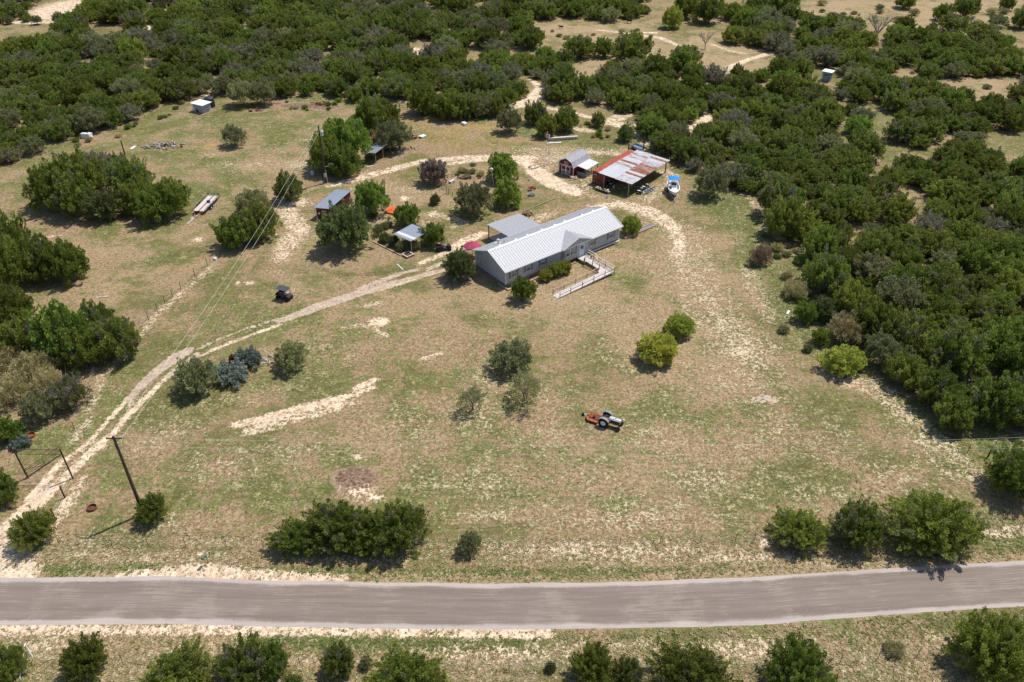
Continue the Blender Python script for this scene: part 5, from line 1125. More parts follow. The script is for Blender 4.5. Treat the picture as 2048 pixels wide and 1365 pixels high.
m = MB()
for a, b in zip(rp_[:-1], rp_[1:]): m.bar((a[0], -.17, a[1]-.02), (b[0], -.17, b[1]-.02), .05, .12)
m.build('barge_board', M_white, barn)
for x in (-.02, 3.26): m = MB(); m.box(x, x+.12, -.03, 0, 0, 1.85); m.build('corner_board', M_white, barn)
m = MB(); m.box(.05, 3.3, -.025, 0, 1.86, 1.95); m.build('trim_board', M_white, barn)
for k_ in range(2):
    x0 = .62+k_*1.02; m = MB(); m.box(x0, x0+1.0, -.03, 0, .06, 1.78); d = m.build('door', M_red, barn)
    m = MB(); 
    for (a, b, c, e) in ((x0, x0+.09, .06, 1.78), (x0+.91, x0+1.0, .06, 1.78)): m.box(a, b, -.05, -.03, c, e)
    for z in (.06, .86, 1.69): m.box(x0+.09, x0+.91, -.05, -.03, z, z+.09)
    m.bar((x0+.1, -.045, .15), (x0+.9, -.045, .86), .02, .07); m.bar((x0+.1, -.044, .86), (x0+.9, -.044, .15), .02, .07); m.build('door_trim', M_white, d)
m = MB(); m.box(1.28, 2.08, -.03, 0, 2.12, 2.16); m.box(1.28, 2.08, -.03, 0, 2.6, 2.64); m.box(1.28, 1.32, -.03, 0, 2.16, 2.6); m.box(2.04, 2.08, -.03, 0, 2.16, 2.6); lw_ = m.build('loft_window', M_white, barn)
m = MB(); m.bar((1.32, -.015, 2.16), (2.04, -.015, 2.6), .012, .03); m.bar((1.32, -.014, 2.6), (2.04, -.014, 2.16), .012, .03); m.build('cross', M_white, lw_)
lt = sheet_mesh('lean_to_sheet', 1.05, 2.35, metal('white_metal_sheet', (.76, .76, .77), .6, .05))
for q in range(4): link(lt, 'roof_sheet', barn, (3.38, 1.05+(q+1)*1.05, 1.93), (R_(-5), 0, -pi/2))
for x, y in ((5.5, 1.15), (5.5, 5.1), (5.5, 3.1)): m = MB(); m.box(x-.06, x+.06, y-.06, y+.06, 0, 1.72); m.build('post', M_wood, barn)
m = MB(); m.box(3.45, 5.4, 1.1, 1.16, 0, .8); m.build('half_wall', plain('grey_board', (.30, .27, .27), .85, var=.1), barn)
for z in (.35, .75): m = MB(); m.bar((5.5, 1.2, z), (5.5, 5.0, z), .05, .1); m.build('rail', M_white, barn)

# ---------------------------------------------------------------- sheds
def shed(name, label, cat, c0, c1, L, W_, h0, h1, wall, roof_m, over=.2, nsheet=6, doorwin=None, wallp=True):
    """mono-pitch shed: c0 = front left corner, c1 points along its length"""
    a = Vector((*c0, 0)); ang = atan2(c1[1]-c0[1], c1[0]-c0[0])-pi/2; t_ = thing(name, label, cat, a, ang)
    if wallp:
        for nm, P, M in (('front_wall', [(0,0),(W_,0),(W_,h1),(0,h0)], MY(0)), ('rear_wall', [(0,0),(W_,0),(W_,h1),(0,h0)], MY(L-.08))): m = MB(); m.prism(P, 0, .08, M); m.build(nm, wall, t_)
        m = MB(); m.box(0, .08, .081, L-.081, 0, h0-.02); m.build('side_wall', wall, t_); m = MB(); m.box(W_-.08, W_, .081, L-.081, 0, h1-.02); m.build('side_wall', wall, t_)
    else:
        for x, h in ((.1, h0), (W_-.1, h1)):
            for y in (.1, L/2, L-.1): m = MB(); m.box(x-.05, x+.05, y-.05, y+.05, 0, h-.02); m.build('post', M_wood, t_)
    sl = atan2(h1-h0, W_); sw = (L+2*over)/nsheet; s_ = sheet_mesh(name+'_sheet', sw, (W_+2*over)/cos(sl), roof_m)
    for i in range(nsheet):
        o = link(s_, 'roof_sheet', t_, (-over*cos(sl), -over+(i+1)*sw, h0+.04-over*sin(sl)), (sl, 0, -pi/2))
    return t_
rs_ = shed('red_shed', 'small red shed with blue-grey metal roof and a white-framed window under the big leafy tree', 'shed', (-33.75, 124.35), (-31.3, 131.6), 7.4, 2.75, 2.15, 2.35, M_red, M_galv2)
window(rs_, 1.25, 2.0, .95, 1.75, -.002, shut=False, cols=2, rows=2, blind=False)
m = MB(); m.box(.02, .14, -.03, -.002, 0, 2.1); m.build('corner_board', M_white, rs_)
m = MB(); m.lathe([(.2, 0), (.2, .03)], 8, M=Matrix(((1,0,0,.62),(0,0,-1,-.003),(0,1,0,1.1),(0,0,0,1)))); m.build('white_plaque', M_white, rs_)
M_shedroof = metal('patched_shed_roof', (.52, .54, .60), .5, .6, .12, dirt=((.30, .22, .20, 1), .6))
ls = shed('lean_to_shed', 'open-sided tin-roofed shed in front of the trees, with junk beside it', 'shed', (-29.1, 148.9), (-26.8, 155.1), 6.3, 2.5, 2.05, 2.25, M_brown, M_shedroof, nsheet=5, wallp=False)
m = MB(); m.box(.02, .08, .1, 6.2, 0, 1.95); m.build('rear_wall', M_brown, ls)
rr_ = shed('red_roof_shed', 'low shed with a faded red metal roof behind the tin lean-to', 'shed', (-29.0, 155.9), (-27.9, 159.9), 4.0, 2.0, 2.2, 2.1, M_brown, plain('red_metal_roof', (.33, .07, .05), .6, .2, var=.12), nsheet=4)
gs = thing('garden_shelter', 'vine-covered garden shelter with blue-grey sheets and one white strip on its roof', 'shelter', (-19.1, 114.6, 0), R_(-39))
sg_ = sheet_mesh('shelter_sheet', .62, 4.0, M_galv2); sg2 = sheet_mesh('shelter_white_sheet', .62, 4.0, M_white)
for i in range(7): link(sg_ if i != 5 else sg2, 'roof_sheet', gs, (-.05+.0, 4.3-(i)*.62, 2.3-.02*i), (R_(1.), 0, -pi/2))
for x, y in ((.1, .1), (3.8, .1), (.1, 4.0), (3.8, 4.0), (1.9, .1)): m = MB(); m.box(x-.05, x+.05, y-.05, y+.05, 0, 2.2); m.build('post', M_wood, gs)
m = MB(); m.bar((0, .1, 2.12), (3.9, .1, 2.12), .08, .14); m.bar((.1, .2, 2.1), (.1, 4.0, 2.1), .08, .14); m.build('beam', M_wood, gs)
m = MB(); m.bar((.0, 4.35, 2.36), (3.9, 4.35, 2.36), .1, .1); m.build('roof_edge', M_brown, gs)
for i, (px, py, r, h, k_) in enumerate(((770, 484, 1.1, 1.6, 'leafy'), (788, 492, 1.0, 1.9, 'leafy'), (803, 502, .9, 1.7, 'olive'), (817, 502, .8, 1.9, 'leafy'), (832, 500, .8, 1.6, 'olive'), (757, 470, 1.0, 1.5, 'olive'))):
    g_ = G(px, py); plant(k_, 'climbing_vine', g_[0], g_[1], r, h, ['dark vine at the left of the garden shelter', 'tall dark vine below the shelter roof corner', 'olive vine on the front post of the shelter', 'dark vine beside the brick planter', 'olive vine at the right front of the shelter', 'olive creeper between big tree and shelter'][i], 'vine')
pump = thing('pump_house', 'small white-roofed pump house at the far end of the back paddock', 'shed', (-72.36, 177.81, 0), R_(-28.6))
m = MB(); m.box(0, 3.0, 0, .08, 0, 1.85); m.build('front_wall', plain('grey_block', (.42, .42, .43), .8, var=.07), pump); m = MB(); m.box(2.92, 3.0, .081, 2.3, 0, 1.85); m.box(0, .08, .081, 2.3, 0, 1.85); m.build('side_wall', MATS['grey_block'], pump)
m = MB(); m.box(0, 3., 2.301, 2.38, 0, 1.85); m.build('rear_wall', MATS['grey_block'], pump)
m = MB(); m.box(-.35, 3.5, -.35, 2.6, 1.86, 1.95); m.build('roof', M_white, pump); m = MB(); m.box(.3, .8, -.45, -.02, .5, 1.2); m.build('control_box', M_white, pump)
m = MB(); m.box(.95, 1.5, -.02, 0, 0, .7); m.build('opening', M_dark, pump)
tk = thing('water_tank', 'round black water tank behind the white-roofed pump house', 'tank', (-69.6, 181.0, 0)); m = MB(); m.lathe([(1.12, 0), (1.12, 2.0), (.9, 2.15), (.3, 2.3), (0, 2.3)], 24); m.build('body', M_tank, tk, True)
m = MB()
for z in (.4, .8, 1.2, 1.6): m.lathe([(1.13, z-.04), (1.15, z), (1.13, z+.04)], 24)
m.build('band', M_tank, tk); m = MB(); m.lathe([(.25, 2.25), (.25, 2.42), (0, 2.42)], 12, (-.5, .3, 0)); m.build('lid', M_white, tk)
bl_ = thing('lookout_cabin', 'tiny white-roofed cabin with dark windows standing in a gap of the far right wood', 'cabin', (77.3, 199.9, 0), R_(-38))
M_cab = plain('pale_blue_boards', (.30, .36, .42), .8, var=.1)
m = MB(); m.box(0, 1.9, 0, 1.9, 0, 2.3); m.build('walls', M_cab, bl_); m = MB(); m.box(-.3, 2.3, -.3, 2.2, 2.301, 2.40); m.build('roof', M_white, bl_)
for x in (.5,): m = MB(); m.box(x, x+.8, -.02, 0, 1.3, 1.8); m.build('window', M_glass, bl_)
m = MB(); m.box(1.9, 1.92, .9, 1.6, 1.3, 1.9); m.build('window', M_glass, bl_); m = MB(); m.box(1.5, 1.85, -.02, 0, .1, 2.1); m.build('door', M_skirt, bl_)
# ================================================================ MACHINES AND SMALL THINGS
def wheel(par, x, y, r, w_, name='wheel', rim=M_grey, hub=.55, a=0.):
    """wheel in the local xz plane, axle along y"""
    M = Matrix.Translation((x, y, r)) @ Matrix.Rotation(a, 4, 'Z') @ Matrix.Rotation(pi/2, 4, 'X')
    m = MB(); m.lathe([(r*hub, -w_/2), (r*.92, -w_/2), (r, -w_*.3), (r, w_*.3), (r*.92, w_/2), (r*hub, w_/2)], 20, M=M, cap=False)
    if r > .4:
        for k in range(18):
            b = k*2*pi/18; m.box(-.03, .03, r*.97, r*1.03, -w_*.45, w_*.45, M @ Matrix.Rotation(b, 4, 'Z'))
    o = m.build(name, M_black, par); m = MB(); m.lathe([(0, -w_*.3), (r*hub, -w_*.42), (r*hub, w_*.42), (r*.2, w_*.3), (0, w_*.34)], 16, M=M); m.build('rim', rim, o); return o
g0, g1 = G(1206, 854), G(1233, 863); hd = atan2(g1[1]-g0[1], g1[0]-g0[0])
TS = 1.0
tr = thing('tractor', 'old grey and red farm tractor parked on the front lawn, facing right', 'tractor', (0, 0, 0), hd)
off = Matrix.Rotation(hd, 4, 'Z') @ Vector((0, .68, 0)); tr.location = (g0[0]+off[0], g0[1]+off[1], 0)
wheel(tr, 0, -.68, .62, .30, 'rear_wheel', M_white); wheel(tr, 0, .68, .62, .30, 'rear_wheel', M_white); wheel(tr, 1.78, -.60, .30, .16, 'front_wheel', M_rust); wheel(tr, 1.78, .60, .30, .16, 'front_wheel', M_rust)
m = MB(); m.box(-.25, .55, -.2, .2, .42, .85); m.box(.55, 1.75, -.15, .15, .40, .72); m.bar((0, -.6, .62), (0, .6, .62), .14); m.bar((1.78, -.55, .36), (1.78, .55, .36), .09); m.build('chassis', M_rust, tr)
m = MB(); m.prism([(-.30, .78), (.30, .78), (.30, 1.12), (.18, 1.24), (-.18, 1.24), (-.30, 1.12)], .52, 1.95, Matrix(((0,0,1,0),(1,0,0,0),(0,1,0,0),(0,0,0,1)))); m.build('bonnet', plain('pale_bonnet_paint', (.50, .50, .53), .45, var=.08), tr)
for y in (-.31, .305): m = MB(); m.box(.75, 1.85, y, y+.006, .80, 1.08); m.build('bonnet_side', M_dark, tr)
m = MB(); m.box(1.951, 2.04, -.29, .29, .66, 1.16); m.build('grille', M_dark, tr)
m = MB(); m.box(1.2, 1.3, -.05, .05, 1.24, 1.29); m.build('fuel_cap', M_dark, tr)
for s_ in (-1, 1):
    m = MB(); n = 9; P = [(.74*cos(a), .62+.74*sin(a)) for a in np.linspace(R_(25), R_(165), n)]
    for a, b in zip(P[:-1], P[1:]): 
        y0, y1 = (s_*.48, s_*.86) if s_ > 0 else (s_*.86, s_*.48); m.add([(a[0],y0,a[1]),(a[0],y1,a[1]),(b[0],y1,b[1]),(b[0],y0,b[1]),(a[0],y0,a[1]+.02),(a[0],y1,a[1]+.02),(b[0],y1,b[1]+.02),(b[0],y0,b[1]+.02)], [(3,2,1,0),(4,5,6,7),(0,1,5,4),(2,3,7,6),(1,2,6,5),(3,0,4,7)])
    m.build('fender', M_grey, tr)
m = MB(); m.box(-.28, .12, -.22, .22, .95, 1.02); m.box(-.32, -.26, -.2, .2, 1.02, 1.2); m.build('seat', M_dark, tr)
m = MB(); m.tube([(.55, 0, 1.15), (.35, 0, 1.4)], .02, 6); m.tube([(.35+.05*sin(a), .19*cos(a), 1.4+.17*sin(a)) for a in np.linspace(0, 2*pi, 13)], .018, 5, False); m.build('steering_wheel', M_dark, tr)
mw = thing('rotary_mower', 'faded orange rotary mower hitched behind the grey tractor', 'mower', tr.location, hd)
m = MB(); m.prism([(-2.35, -.35), (-2.0, -.75), (-.75, -.75), (-.75, .75), (-2.0, .75), (-2.35, .35)], .22, .38); m.build('deck', M_orange, mw)
m = MB(); m.bar((-.75, -.35, .42), (-1.9, -.1, .95), .06); m.bar((-.75, .35, .42), (-1.9, .1, .95), .06); m.bar((-1.9, 0, .95), (-.4, 0, .9), .06); m.bar((-2.35, 0, .42), (-1.5, 0, .7), .07); m.build('hitch_frame', M_rust, mw)
m = MB(); m.tube([(-1.4, 0, .38), (-1.4, 0, .62)], .16, 10); m.tube([(-1.3, 0, .55), (-.3, 0, .6)], .05, 6); m.build('gearbox', M_dark, mw)
m = MB(); m.bar((-2.35, .1, .34), (-2.75, .1, .3), .07); m.build('tail_arm', M_white, mw); wheel(mw, -2.9, .1, .2, .12, 'tail_wheel', M_dark)

def side_by_side(label, loc, rot, roof=True, sc=1.):
    t_ = thing('utility_vehicle', label, 'utility vehicle', loc, rot); t_.scale = (sc, sc, sc)
    for x in (-.85, .85):
        for y in (-.55, .55): wheel(t_, x, y, .29, .22, rim=M_dark)
    m = MB(); m.box(-1.1, 1.15, -.5, .5, .30, .48); m.prism([(.55, .48), (1.2, .48), (1.15, .72), (.6, .88)], -.5, .5, MY(0)); m.build('body', M_dark, t_)
    m = MB(); m.box(-1.15, -.35, -.55, .55, .62, .66); 
    for a in ((-1.15, -1.11, -.55, .55), (-.39, -.35, -.55, .55), (-1.11, -.39, -.55, -.51), (-1.11, -.39, .51, .55)): m.box(*a, .66, .88)
    m.build('cargo_bed', M_dark, t_)
    for y in (-.27, .27): m = MB(); m.box(-.15, .25, y-.22, y+.22, .48, .66); m.box(-.22, -.12, y-.22, y+.22, .66, 1.1); m.build('seat', plain('grey_vinyl', (.10, .10, .12), .6), t_)
    m = MB()
    for y in (-.52, .52):
        m.tube([(-.3, y, .6), (-.3, y, 1.72), (.55, y, 1.75), (.85, y, .85)], .025, 6)
    m.bar((-.3, -.52, 1.72), (-.3, .52, 1.72), .05); m.bar((.55, -.52, 1.74), (.55, .52, 1.74), .05); m.build('roll_cage', M_dark, t_)
    m = MB(); m.tube([(.6, -.27, .85), (.42, -.27, 1.0)], .02, 5); m.tube([(.42+.04*sin(a), -.27+.16*cos(a), 1.0+.14*sin(a)) for a in np.linspace(0, 2*pi, 11)], .018, 5, False); m.build('steering_wheel', plain('wheel_grey', (.4, .4, .42), .6), t_)
    if roof:
        m = MB(); m.box(-.95, .95, -.6, .6, 1.76, 1.82)
        for y in (-.3, 0, .3): m.box(-.9, .9, y-.04, y+.04, 1.82, 1.84)
        m.build('roof', plain('charcoal_roof', (.075, .075, .095), .5, var=.1), t_)
    return t_
side_by_side('black utility buggy with flat charcoal roof parked on the lawn above the drive', (-33.35, 98.7, 0), R_(-24))
side_by_side('open black utility buggy without roof parked between shelter and red umbrella', (-11.0, 113.3, 0), R_(15), False)
rc = thing('fuel_can', 'red fuel can on the grass at the front of the roofed buggy', 'fuel can', (*G(574, 603)[:2], 0)); m = MB(); m.box(-.14, .14, -.1, .1, 0, .34); m.build('can', plain('red_plastic', (.55, .03, .03), .5), rc); m = MB(); m.tube([(.05, 0, .34), (.2, 0, .5)], .03, 6); m.build('spout', plain('yellow_plastic', (.6, .4, .05), .5), rc)

# umbrella and table beside the house
um = thing('patio_umbrella', 'faded red patio umbrella standing at the rear left corner of the house', 'umbrella', (*G(944, 488, 2.4)[:2], 0))
m = MB(); n = 6; 
for i in range(n):
    a0, a1 = i*2*pi/n, (i+1)*2*pi/n; r = 1.45; m.add([(0, 0, 2.75), (r*cos(a0), r*sin(a0), 2.12), (r*cos(a1), r*sin(a1), 2.12), (r*cos(a1), r*sin(a1), 1.95), (r*cos(a0), r*sin(a0), 1.95), (0,0,2.72)], [(0,1,2), (1,4,3,2), (5,2,1)])
m.build('canopy', M_pink, um); m = MB(); m.tube([(0, 0, 0), (0, 0, 2.95)], .03, 8); m.build('pole', M_dark, um)
m = MB()
for i in range(n): a0 = i*2*pi/n; m.tube([(0, 0, 2.70), (1.42*cos(a0), 1.42*sin(a0), 2.10)], .012, 4)
m.build('ribs', M_dark, um); m = MB(); m.lathe([(.3, 0), (.3, .08), (.05, .12)], 14); m.build('base', M_dark, um)
for i, (px, py, c_) in enumerate(((929, 512, 'white'), (948, 520, 'red'), (955, 505, 'red'))):
    q = G(px, py); t_ = thing('patio_chair', '%s patio chair %s the faded red umbrella' % (c_, ('left of', 'in front of', 'right of')[i]), 'chair', q, i*2.1)
    mm = M_white if c_ == 'white' else MATS['red_plastic']; m = MB(); m.box(-.25, .25, -.25, .25, .4, .44); m.build('seat', mm, t_); m = MB(); m.box(-.25, .25, .22, .26, .44, .95); m.build('backrest', mm, t_)
    for x in (-.22, .22):
        for y in (-.22, .22): m = MB(); m.tube([(x, y, 0), (x, y, .4)], .02, 5); m.build('leg', mm, t_)

# ---------------------------------------------------------------- boat on its trailer
bt = thing('motor_boat', 'white motor boat with bright blue sun canopy on a trailer', 'boat', (29.5, 134.5, .55), R_(-95))
st = [(-2.9, .98, .62, .02), (-1.5, 1.1, .66, 0.), (0., 1.12, .72, .0), (1.3, .95, .80, .03), (2.2, .60, .90, .12), (2.8, .22, .98, .34), (3.05, .03, 1.02, .62)]   # x, half beam, sheer height, keel height
m = MB(); R0 = []
for x, b, zs, zk in st: R0.append([(x, -b, zs), (x, -b*.86, zs*.45+zk*.4), (x, -b*.5, zk+.10), (x, 0, zk), (x, b*.5, zk+.10), (x, b*.86, zs*.45+zk*.4), (x, b, zs)])
o = [p for r_ in R0 for p in r_]; m.add(o, [(i*7+j, (i+1)*7+j, (i+1)*7+j+1, i*7+j+1) for i in range(6) for j in range(6)]+[(6,5,4,3,2,1,0)]); m.build('hull', M_gel, bt)
m = MB(); K = [(x, b-.14 if b > .2 else b*.4, zs) for x, b, zs, zk in st]
top_ = []; 
for i, (x, b, zs, zk) in enumerate(st): top_ += [(x, -b, zs), (x, -K[i][1], zs+.02), (x, K[i][1], zs+.02), (x, b, zs)]
m.add(top_, [(i*4, i*4+1, (i+1)*4+1, (i+1)*4) for i in range(6)]+[(i*4+2, i*4+3, (i+1)*4+3, (i+1)*4+2) for i in range(6)]+[(i*4+1, i*4+2, (i+1)*4+2, (i+1)*4+1) for i in range(3, 6)]); m.build('deck', M_gel, bt)
m = MB(); m.add([(-2.85, -.8, .30), (1.3, -.75, .30), (1.3, .75, .30), (-2.85, .8, .30)], [(0,1,2,3)]); m.build('cockpit_floor', plain('pale_grey_floor', (.45, .45, .47), .6), bt)
m = MB(); m.box(-.5, .25, -.40, .40, .30, 1.15); m.build('console', M_gel, bt); m = MB(); m.add([(.25, -.45, 1.15), (.25, .45, 1.15), (.02, .38, 1.5), (.02, -.38, 1.5), (.23, -.45, 1.15), (.23, .45, 1.15), (.0, .38, 1.5), (.0, -.38, 1.5)], [(0,1,2,3),(7,6,5,4)]); m.build('windscreen', M_glass, bt)
m = MB(); m.box(.7, 1.9, -.45, .45, .72, .86); m.build('bow_cushion', M_white, bt); m = MB(); m.box(-1.45, -.9, -.42, .42, .3, .85); m.box(-1.5, -1.42, -.42, .42, .85, 1.2); m.build('seat', M_white, bt)
m = MB(); m.box(-2.6, -2.2, -.7, .7, .3, .75); m.build('seat', M_white, bt)
m = MB(); pr = [(-.98, 1.98), (-.6, 2.12), (0, 2.17), (.6, 2.12), (.98, 1.98)]
for a, b in zip(pr[:-1], pr[1:]): m.add([(-1.75, a[0], a[1]), (-1.75, b[0], b[1]), (-.05, b[0], b[1]), (-.05, a[0], a[1]), (-1.75, a[0], a[1]-.03), (-1.75, b[0], b[1]-.03), (-.05, b[0], b[1]-.03), (-.05, a[0], a[1]-.03)], [(3,2,1,0),(4,5,6,7),(0,1,5,4),(2,3,7,6)])
m.build('sun_canopy', M_blue, bt)
for x0_, x1_ in ((-1.7, -1.3), (-.1, -.6)):
    m = MB()
    for y in (-.98, .98): m.tube([(x0_, y, 1.98), (x1_, y, .75)], .022, 5)
    m.build('canopy_frame', M_galv, bt)
m = MB(); m.box(-3.35, -2.95, -.2, .2, .75, 1.3); m.box(-3.25, -3.05, -.08, .08, -.1, .75); m.build('outboard_motor', M_white, bt)
tl_ = thing('boat_trailer', 'bare metal trailer under the white motor boat', 'trailer', (29.5, 134.5, 0), R_(-95))
m = MB()
for y in (-.7, .7): m.bar((-2.6, y, .42), (1.4, y, .42), .08, .12); m.bar((1.4, y, .42), (3.3, 0, .42), .08, .12)
for x in (-2.4, -.8, .8): m.bar((x, -.7, .42), (x, .7, .42), .07, .1)
m.bar((3.3, 0, .42), (4.1, 0, .40), .08, .1); m.bar((2.7, 0, .45), (2.75, 0, 1.1), .07); m.build('frame', M_galv, tl_)
for y in (-.95, .95): wheel(tl_, -.9, y, .32, .2, rim=M_white)
m = MB(); m.tube([(3.7, 0, 0), (3.7, 0, .5)], .03, 6); m.build('jack', M_galv, tl_)

# dinghy and quad bikes by the carport
a, b = G(1287, 388), G(1310, 377); c = (a+b)/2; dg = thing('small_dinghy', 'small grey dinghy lying on the ground between carport and motor boat', 'dinghy', c, atan2(b[1]-a[1], b[0]-a[0]))
m = MB(); R1 = []
for x, w_, z in ((-1.7, .25, .3), (-1.2, .45, .28), (0, .52, .26), (1.1, .42, .30), (1.75, .05, .4)): R1 += [(x, -w_, z), (x, -w_*.7, .02), (x, w_*.7, .02), (x, w_, z), (x, w_-.06, z), (x, w_*.62, .08), (x, -w_*.62, .08), (x, -w_+.06, z)]
m.add(R1, [(i*8+j, i*8+(j+1) % 8, (i+1)*8+(j+1) % 8, (i+1)*8+j) for i in range(4) for j in range(8)]+[(0,1,2,3,4,5,6,7)]); m.build('hull', plain('grey_hull', (.40, .42, .46), .5), dg)
for x in (-.9, -.1, .7): m = MB(); m.box(x-.14, x+.14, -.4, .4, .22, .27); m.build('seat', M_dark, dg)
def quad(label, loc, rot):
    t_ = thing('quad_bike', label, 'quad bike', loc, rot)
    for x in (-.55, .55):
        for y in (-.4, .4): wheel(t_, x, y, .26, .2, rim=M_white)
    m = MB(); m.box(-.6, .6, -.16, .16, .35, .6); m.box(-.75, -.35, -.42, .42, .58, .64); m.box(.35, .8, -.42, .42, .58, .64); m.build('body', M_dark, t_); m = MB(); m.box(-.7, -.45, -.3, .3, .64, .68); m.box(.5, .78, -.2, .2, .64, .72); m.build('rack', M_white, t_); m = MB(); m.box(-.35, .15, -.14, .14, .6, .74); m.build('seat', M_dark, t_)
    m = MB(); m.tube([(.3, -.32, .92), (.32, 0, .86), (.3, .32, .92)], .02, 5); m.tube([(.4, 0, .6), (.32, 0, .88)], .03, 5); m.build('handlebar', M_dark, t_)
quad('white and black quad bike beside the grey dinghy, nearer the carport post', G(1280, 386), R_(60)); quad('white and black quad bike parked behind the other one at the carport edge', G(1290, 378), R_(50))
quad('white quad bike in the shade under the carport beside the container', G(1219, 372), R_(100))
def bucket(label, p, r=.16, h=.4, mat=None, name='bucket'):
    t_ = thing(name, label, 'bucket' if name == 'bucket' else name.split('_')[-1], p); m = MB(); m.lathe([(r*.85, 0), (r, h), (r*.92, h), (r*.8, .03), (0, .03)], 14); m.build('body', mat or M_white, t_)
    m = MB(); m.tube([(r*cos(a), 0, h+r*.6*sin(a)) for a in np.linspace(0, pi, 7)], .008, 4, False); m.build('handle', M_dark, t_); return t_
bucket('white bucket inside the carport shade', G(1227, 376)); bucket('tall white bucket on the pale yard in front of the carport', G(1214.5, 396), .2, .55); bucket('white bucket at the corner of the barn', G(1108, 344), .2, .4); bucket('white pot on the sand right of the island garden', G(1058.5, 361), .2, .35, name='garden_pot')
wbn = thing('work_bench', 'low bench with scattered tools in front of the container doors', 'bench', G(1205, 384), R_(-42))
m = MB(); m.box(-1.6, 1.6, -.3, .3, .42, .48); m.build('top', M_wood, wbn)
for x in (-1.4, 1.4): m = MB(); m.box(x-.05, x+.05, -.25, .25, 0, .42); m.build('leg', M_wood, wbn)
for i, (x, c_) in enumerate(((-1.2, M_white), (-.6, M_conc), (0, M_dark), (.5, M_tanw), (1.1, M_white))):
    t_ = MB(); t_.box(-.2, .2, -.12, .12, 0, .16+.03*i); t_.box(-.1, .1, -.05, .05, .16+.03*i, .22+.03*i); o = t_.build('tool_box', c_); o.location = Vector(G(1205, 384))+Matrix.Rotation(R_(-42), 3, 'Z') @ Vector((x, .05*(-1)**i, .48)); o.rotation_euler.z = i
    tag(o, ('white box at the left end of the yard bench', 'pale box second from the left on the yard bench', 'dark box in the middle of the yard bench', 'tan box right of the middle on the yard bench', 'white box at the right end of the yard bench')[i], 'box')

# ---------------------------------------------------------------- flat trailer
a, b = G(399, 429), G(429, 398); ft = thing('flatbed_trailer', 'long flatbed trailer with plank deck and rails, parked below the left paddock clump', 'trailer', ((a+b)/2), atan2(b[1]-a[1], b[0]-a[0]))
Lh = float(np.linalg.norm(b-a))/2
for i in range(10): m = MB(); m.box(-Lh, Lh, -1.0+i*.2+.01 if i != 5 else -.99+i*.2+.08, -1.0+(i+1)*.2-.01, .60, .65); m.build('deck_plank', M_deck if i not in (4, 5) else M_wood, ft)
m = MB(); 
for y in (-1.06, 1.06): m.bar((-Lh, y, .56), (Lh, y, .56), .08, .14); m.bar((-Lh, y, .92), (Lh, y, .92), .05)
for x in np.linspace(-Lh, Lh, 6):
    for y in (-1.06, 1.06): m.bar((x, y, .56), (x, y, .92), .05)
m.bar((Lh, -1.06, .92), (Lh, 1.06, .92), .05); m.bar((Lh, -1.06, 1.1), (Lh, 1.06, 1.1), .05); m.bar((Lh, -1.06, .9), (Lh, -1.06, 1.1), .05); m.bar((Lh, 1.06, .9), (Lh, 1.06, 1.1), .05); m.build('rail', M_dark, ft)
for x in (-.9, -.1):
    for y in (-1.22, 1.22): wheel(ft, x, y, .33, .22, rim=M_white)
m = MB(); m.bar((-Lh, -.9, .55), (-Lh-1.5, 0, .5), .1); m.bar((-Lh, .9, .55), (-Lh-1.5, 0, .5), .1); m.build('drawbar', M_rust, ft)
for y in (-1.22, 1.22): m = MB(); m.box(-1.35, .35, y-.14, y+.14, .70, .74); m.build('fender', M_dark, ft)
bx = MB(); bx.box(-.25, .25, -.2, .2, 0, .35); o = bx.build('tool_chest', M_dark); o.location = Vector(G(419, 412))+Vector((0, 0, .66)); tag(o, 'dark box standing in the middle of the flatbed trailer', 'box')
for i, (px, py) in enumerate(((391, 434), (382, 443))):
    m = MB(); m.bar((-1.1, 0, .08), (1.1, 0, .12), .18, .08); o = m.build('loose_plank', M_deck); o.location = G(px, py); o.rotation_euler.z = 1.05+.3*i; tag(o, ('pale plank lying at the lower end of the flatbed trailer', 'pale plank lying furthest from the flatbed trailer')[i], 'plank')

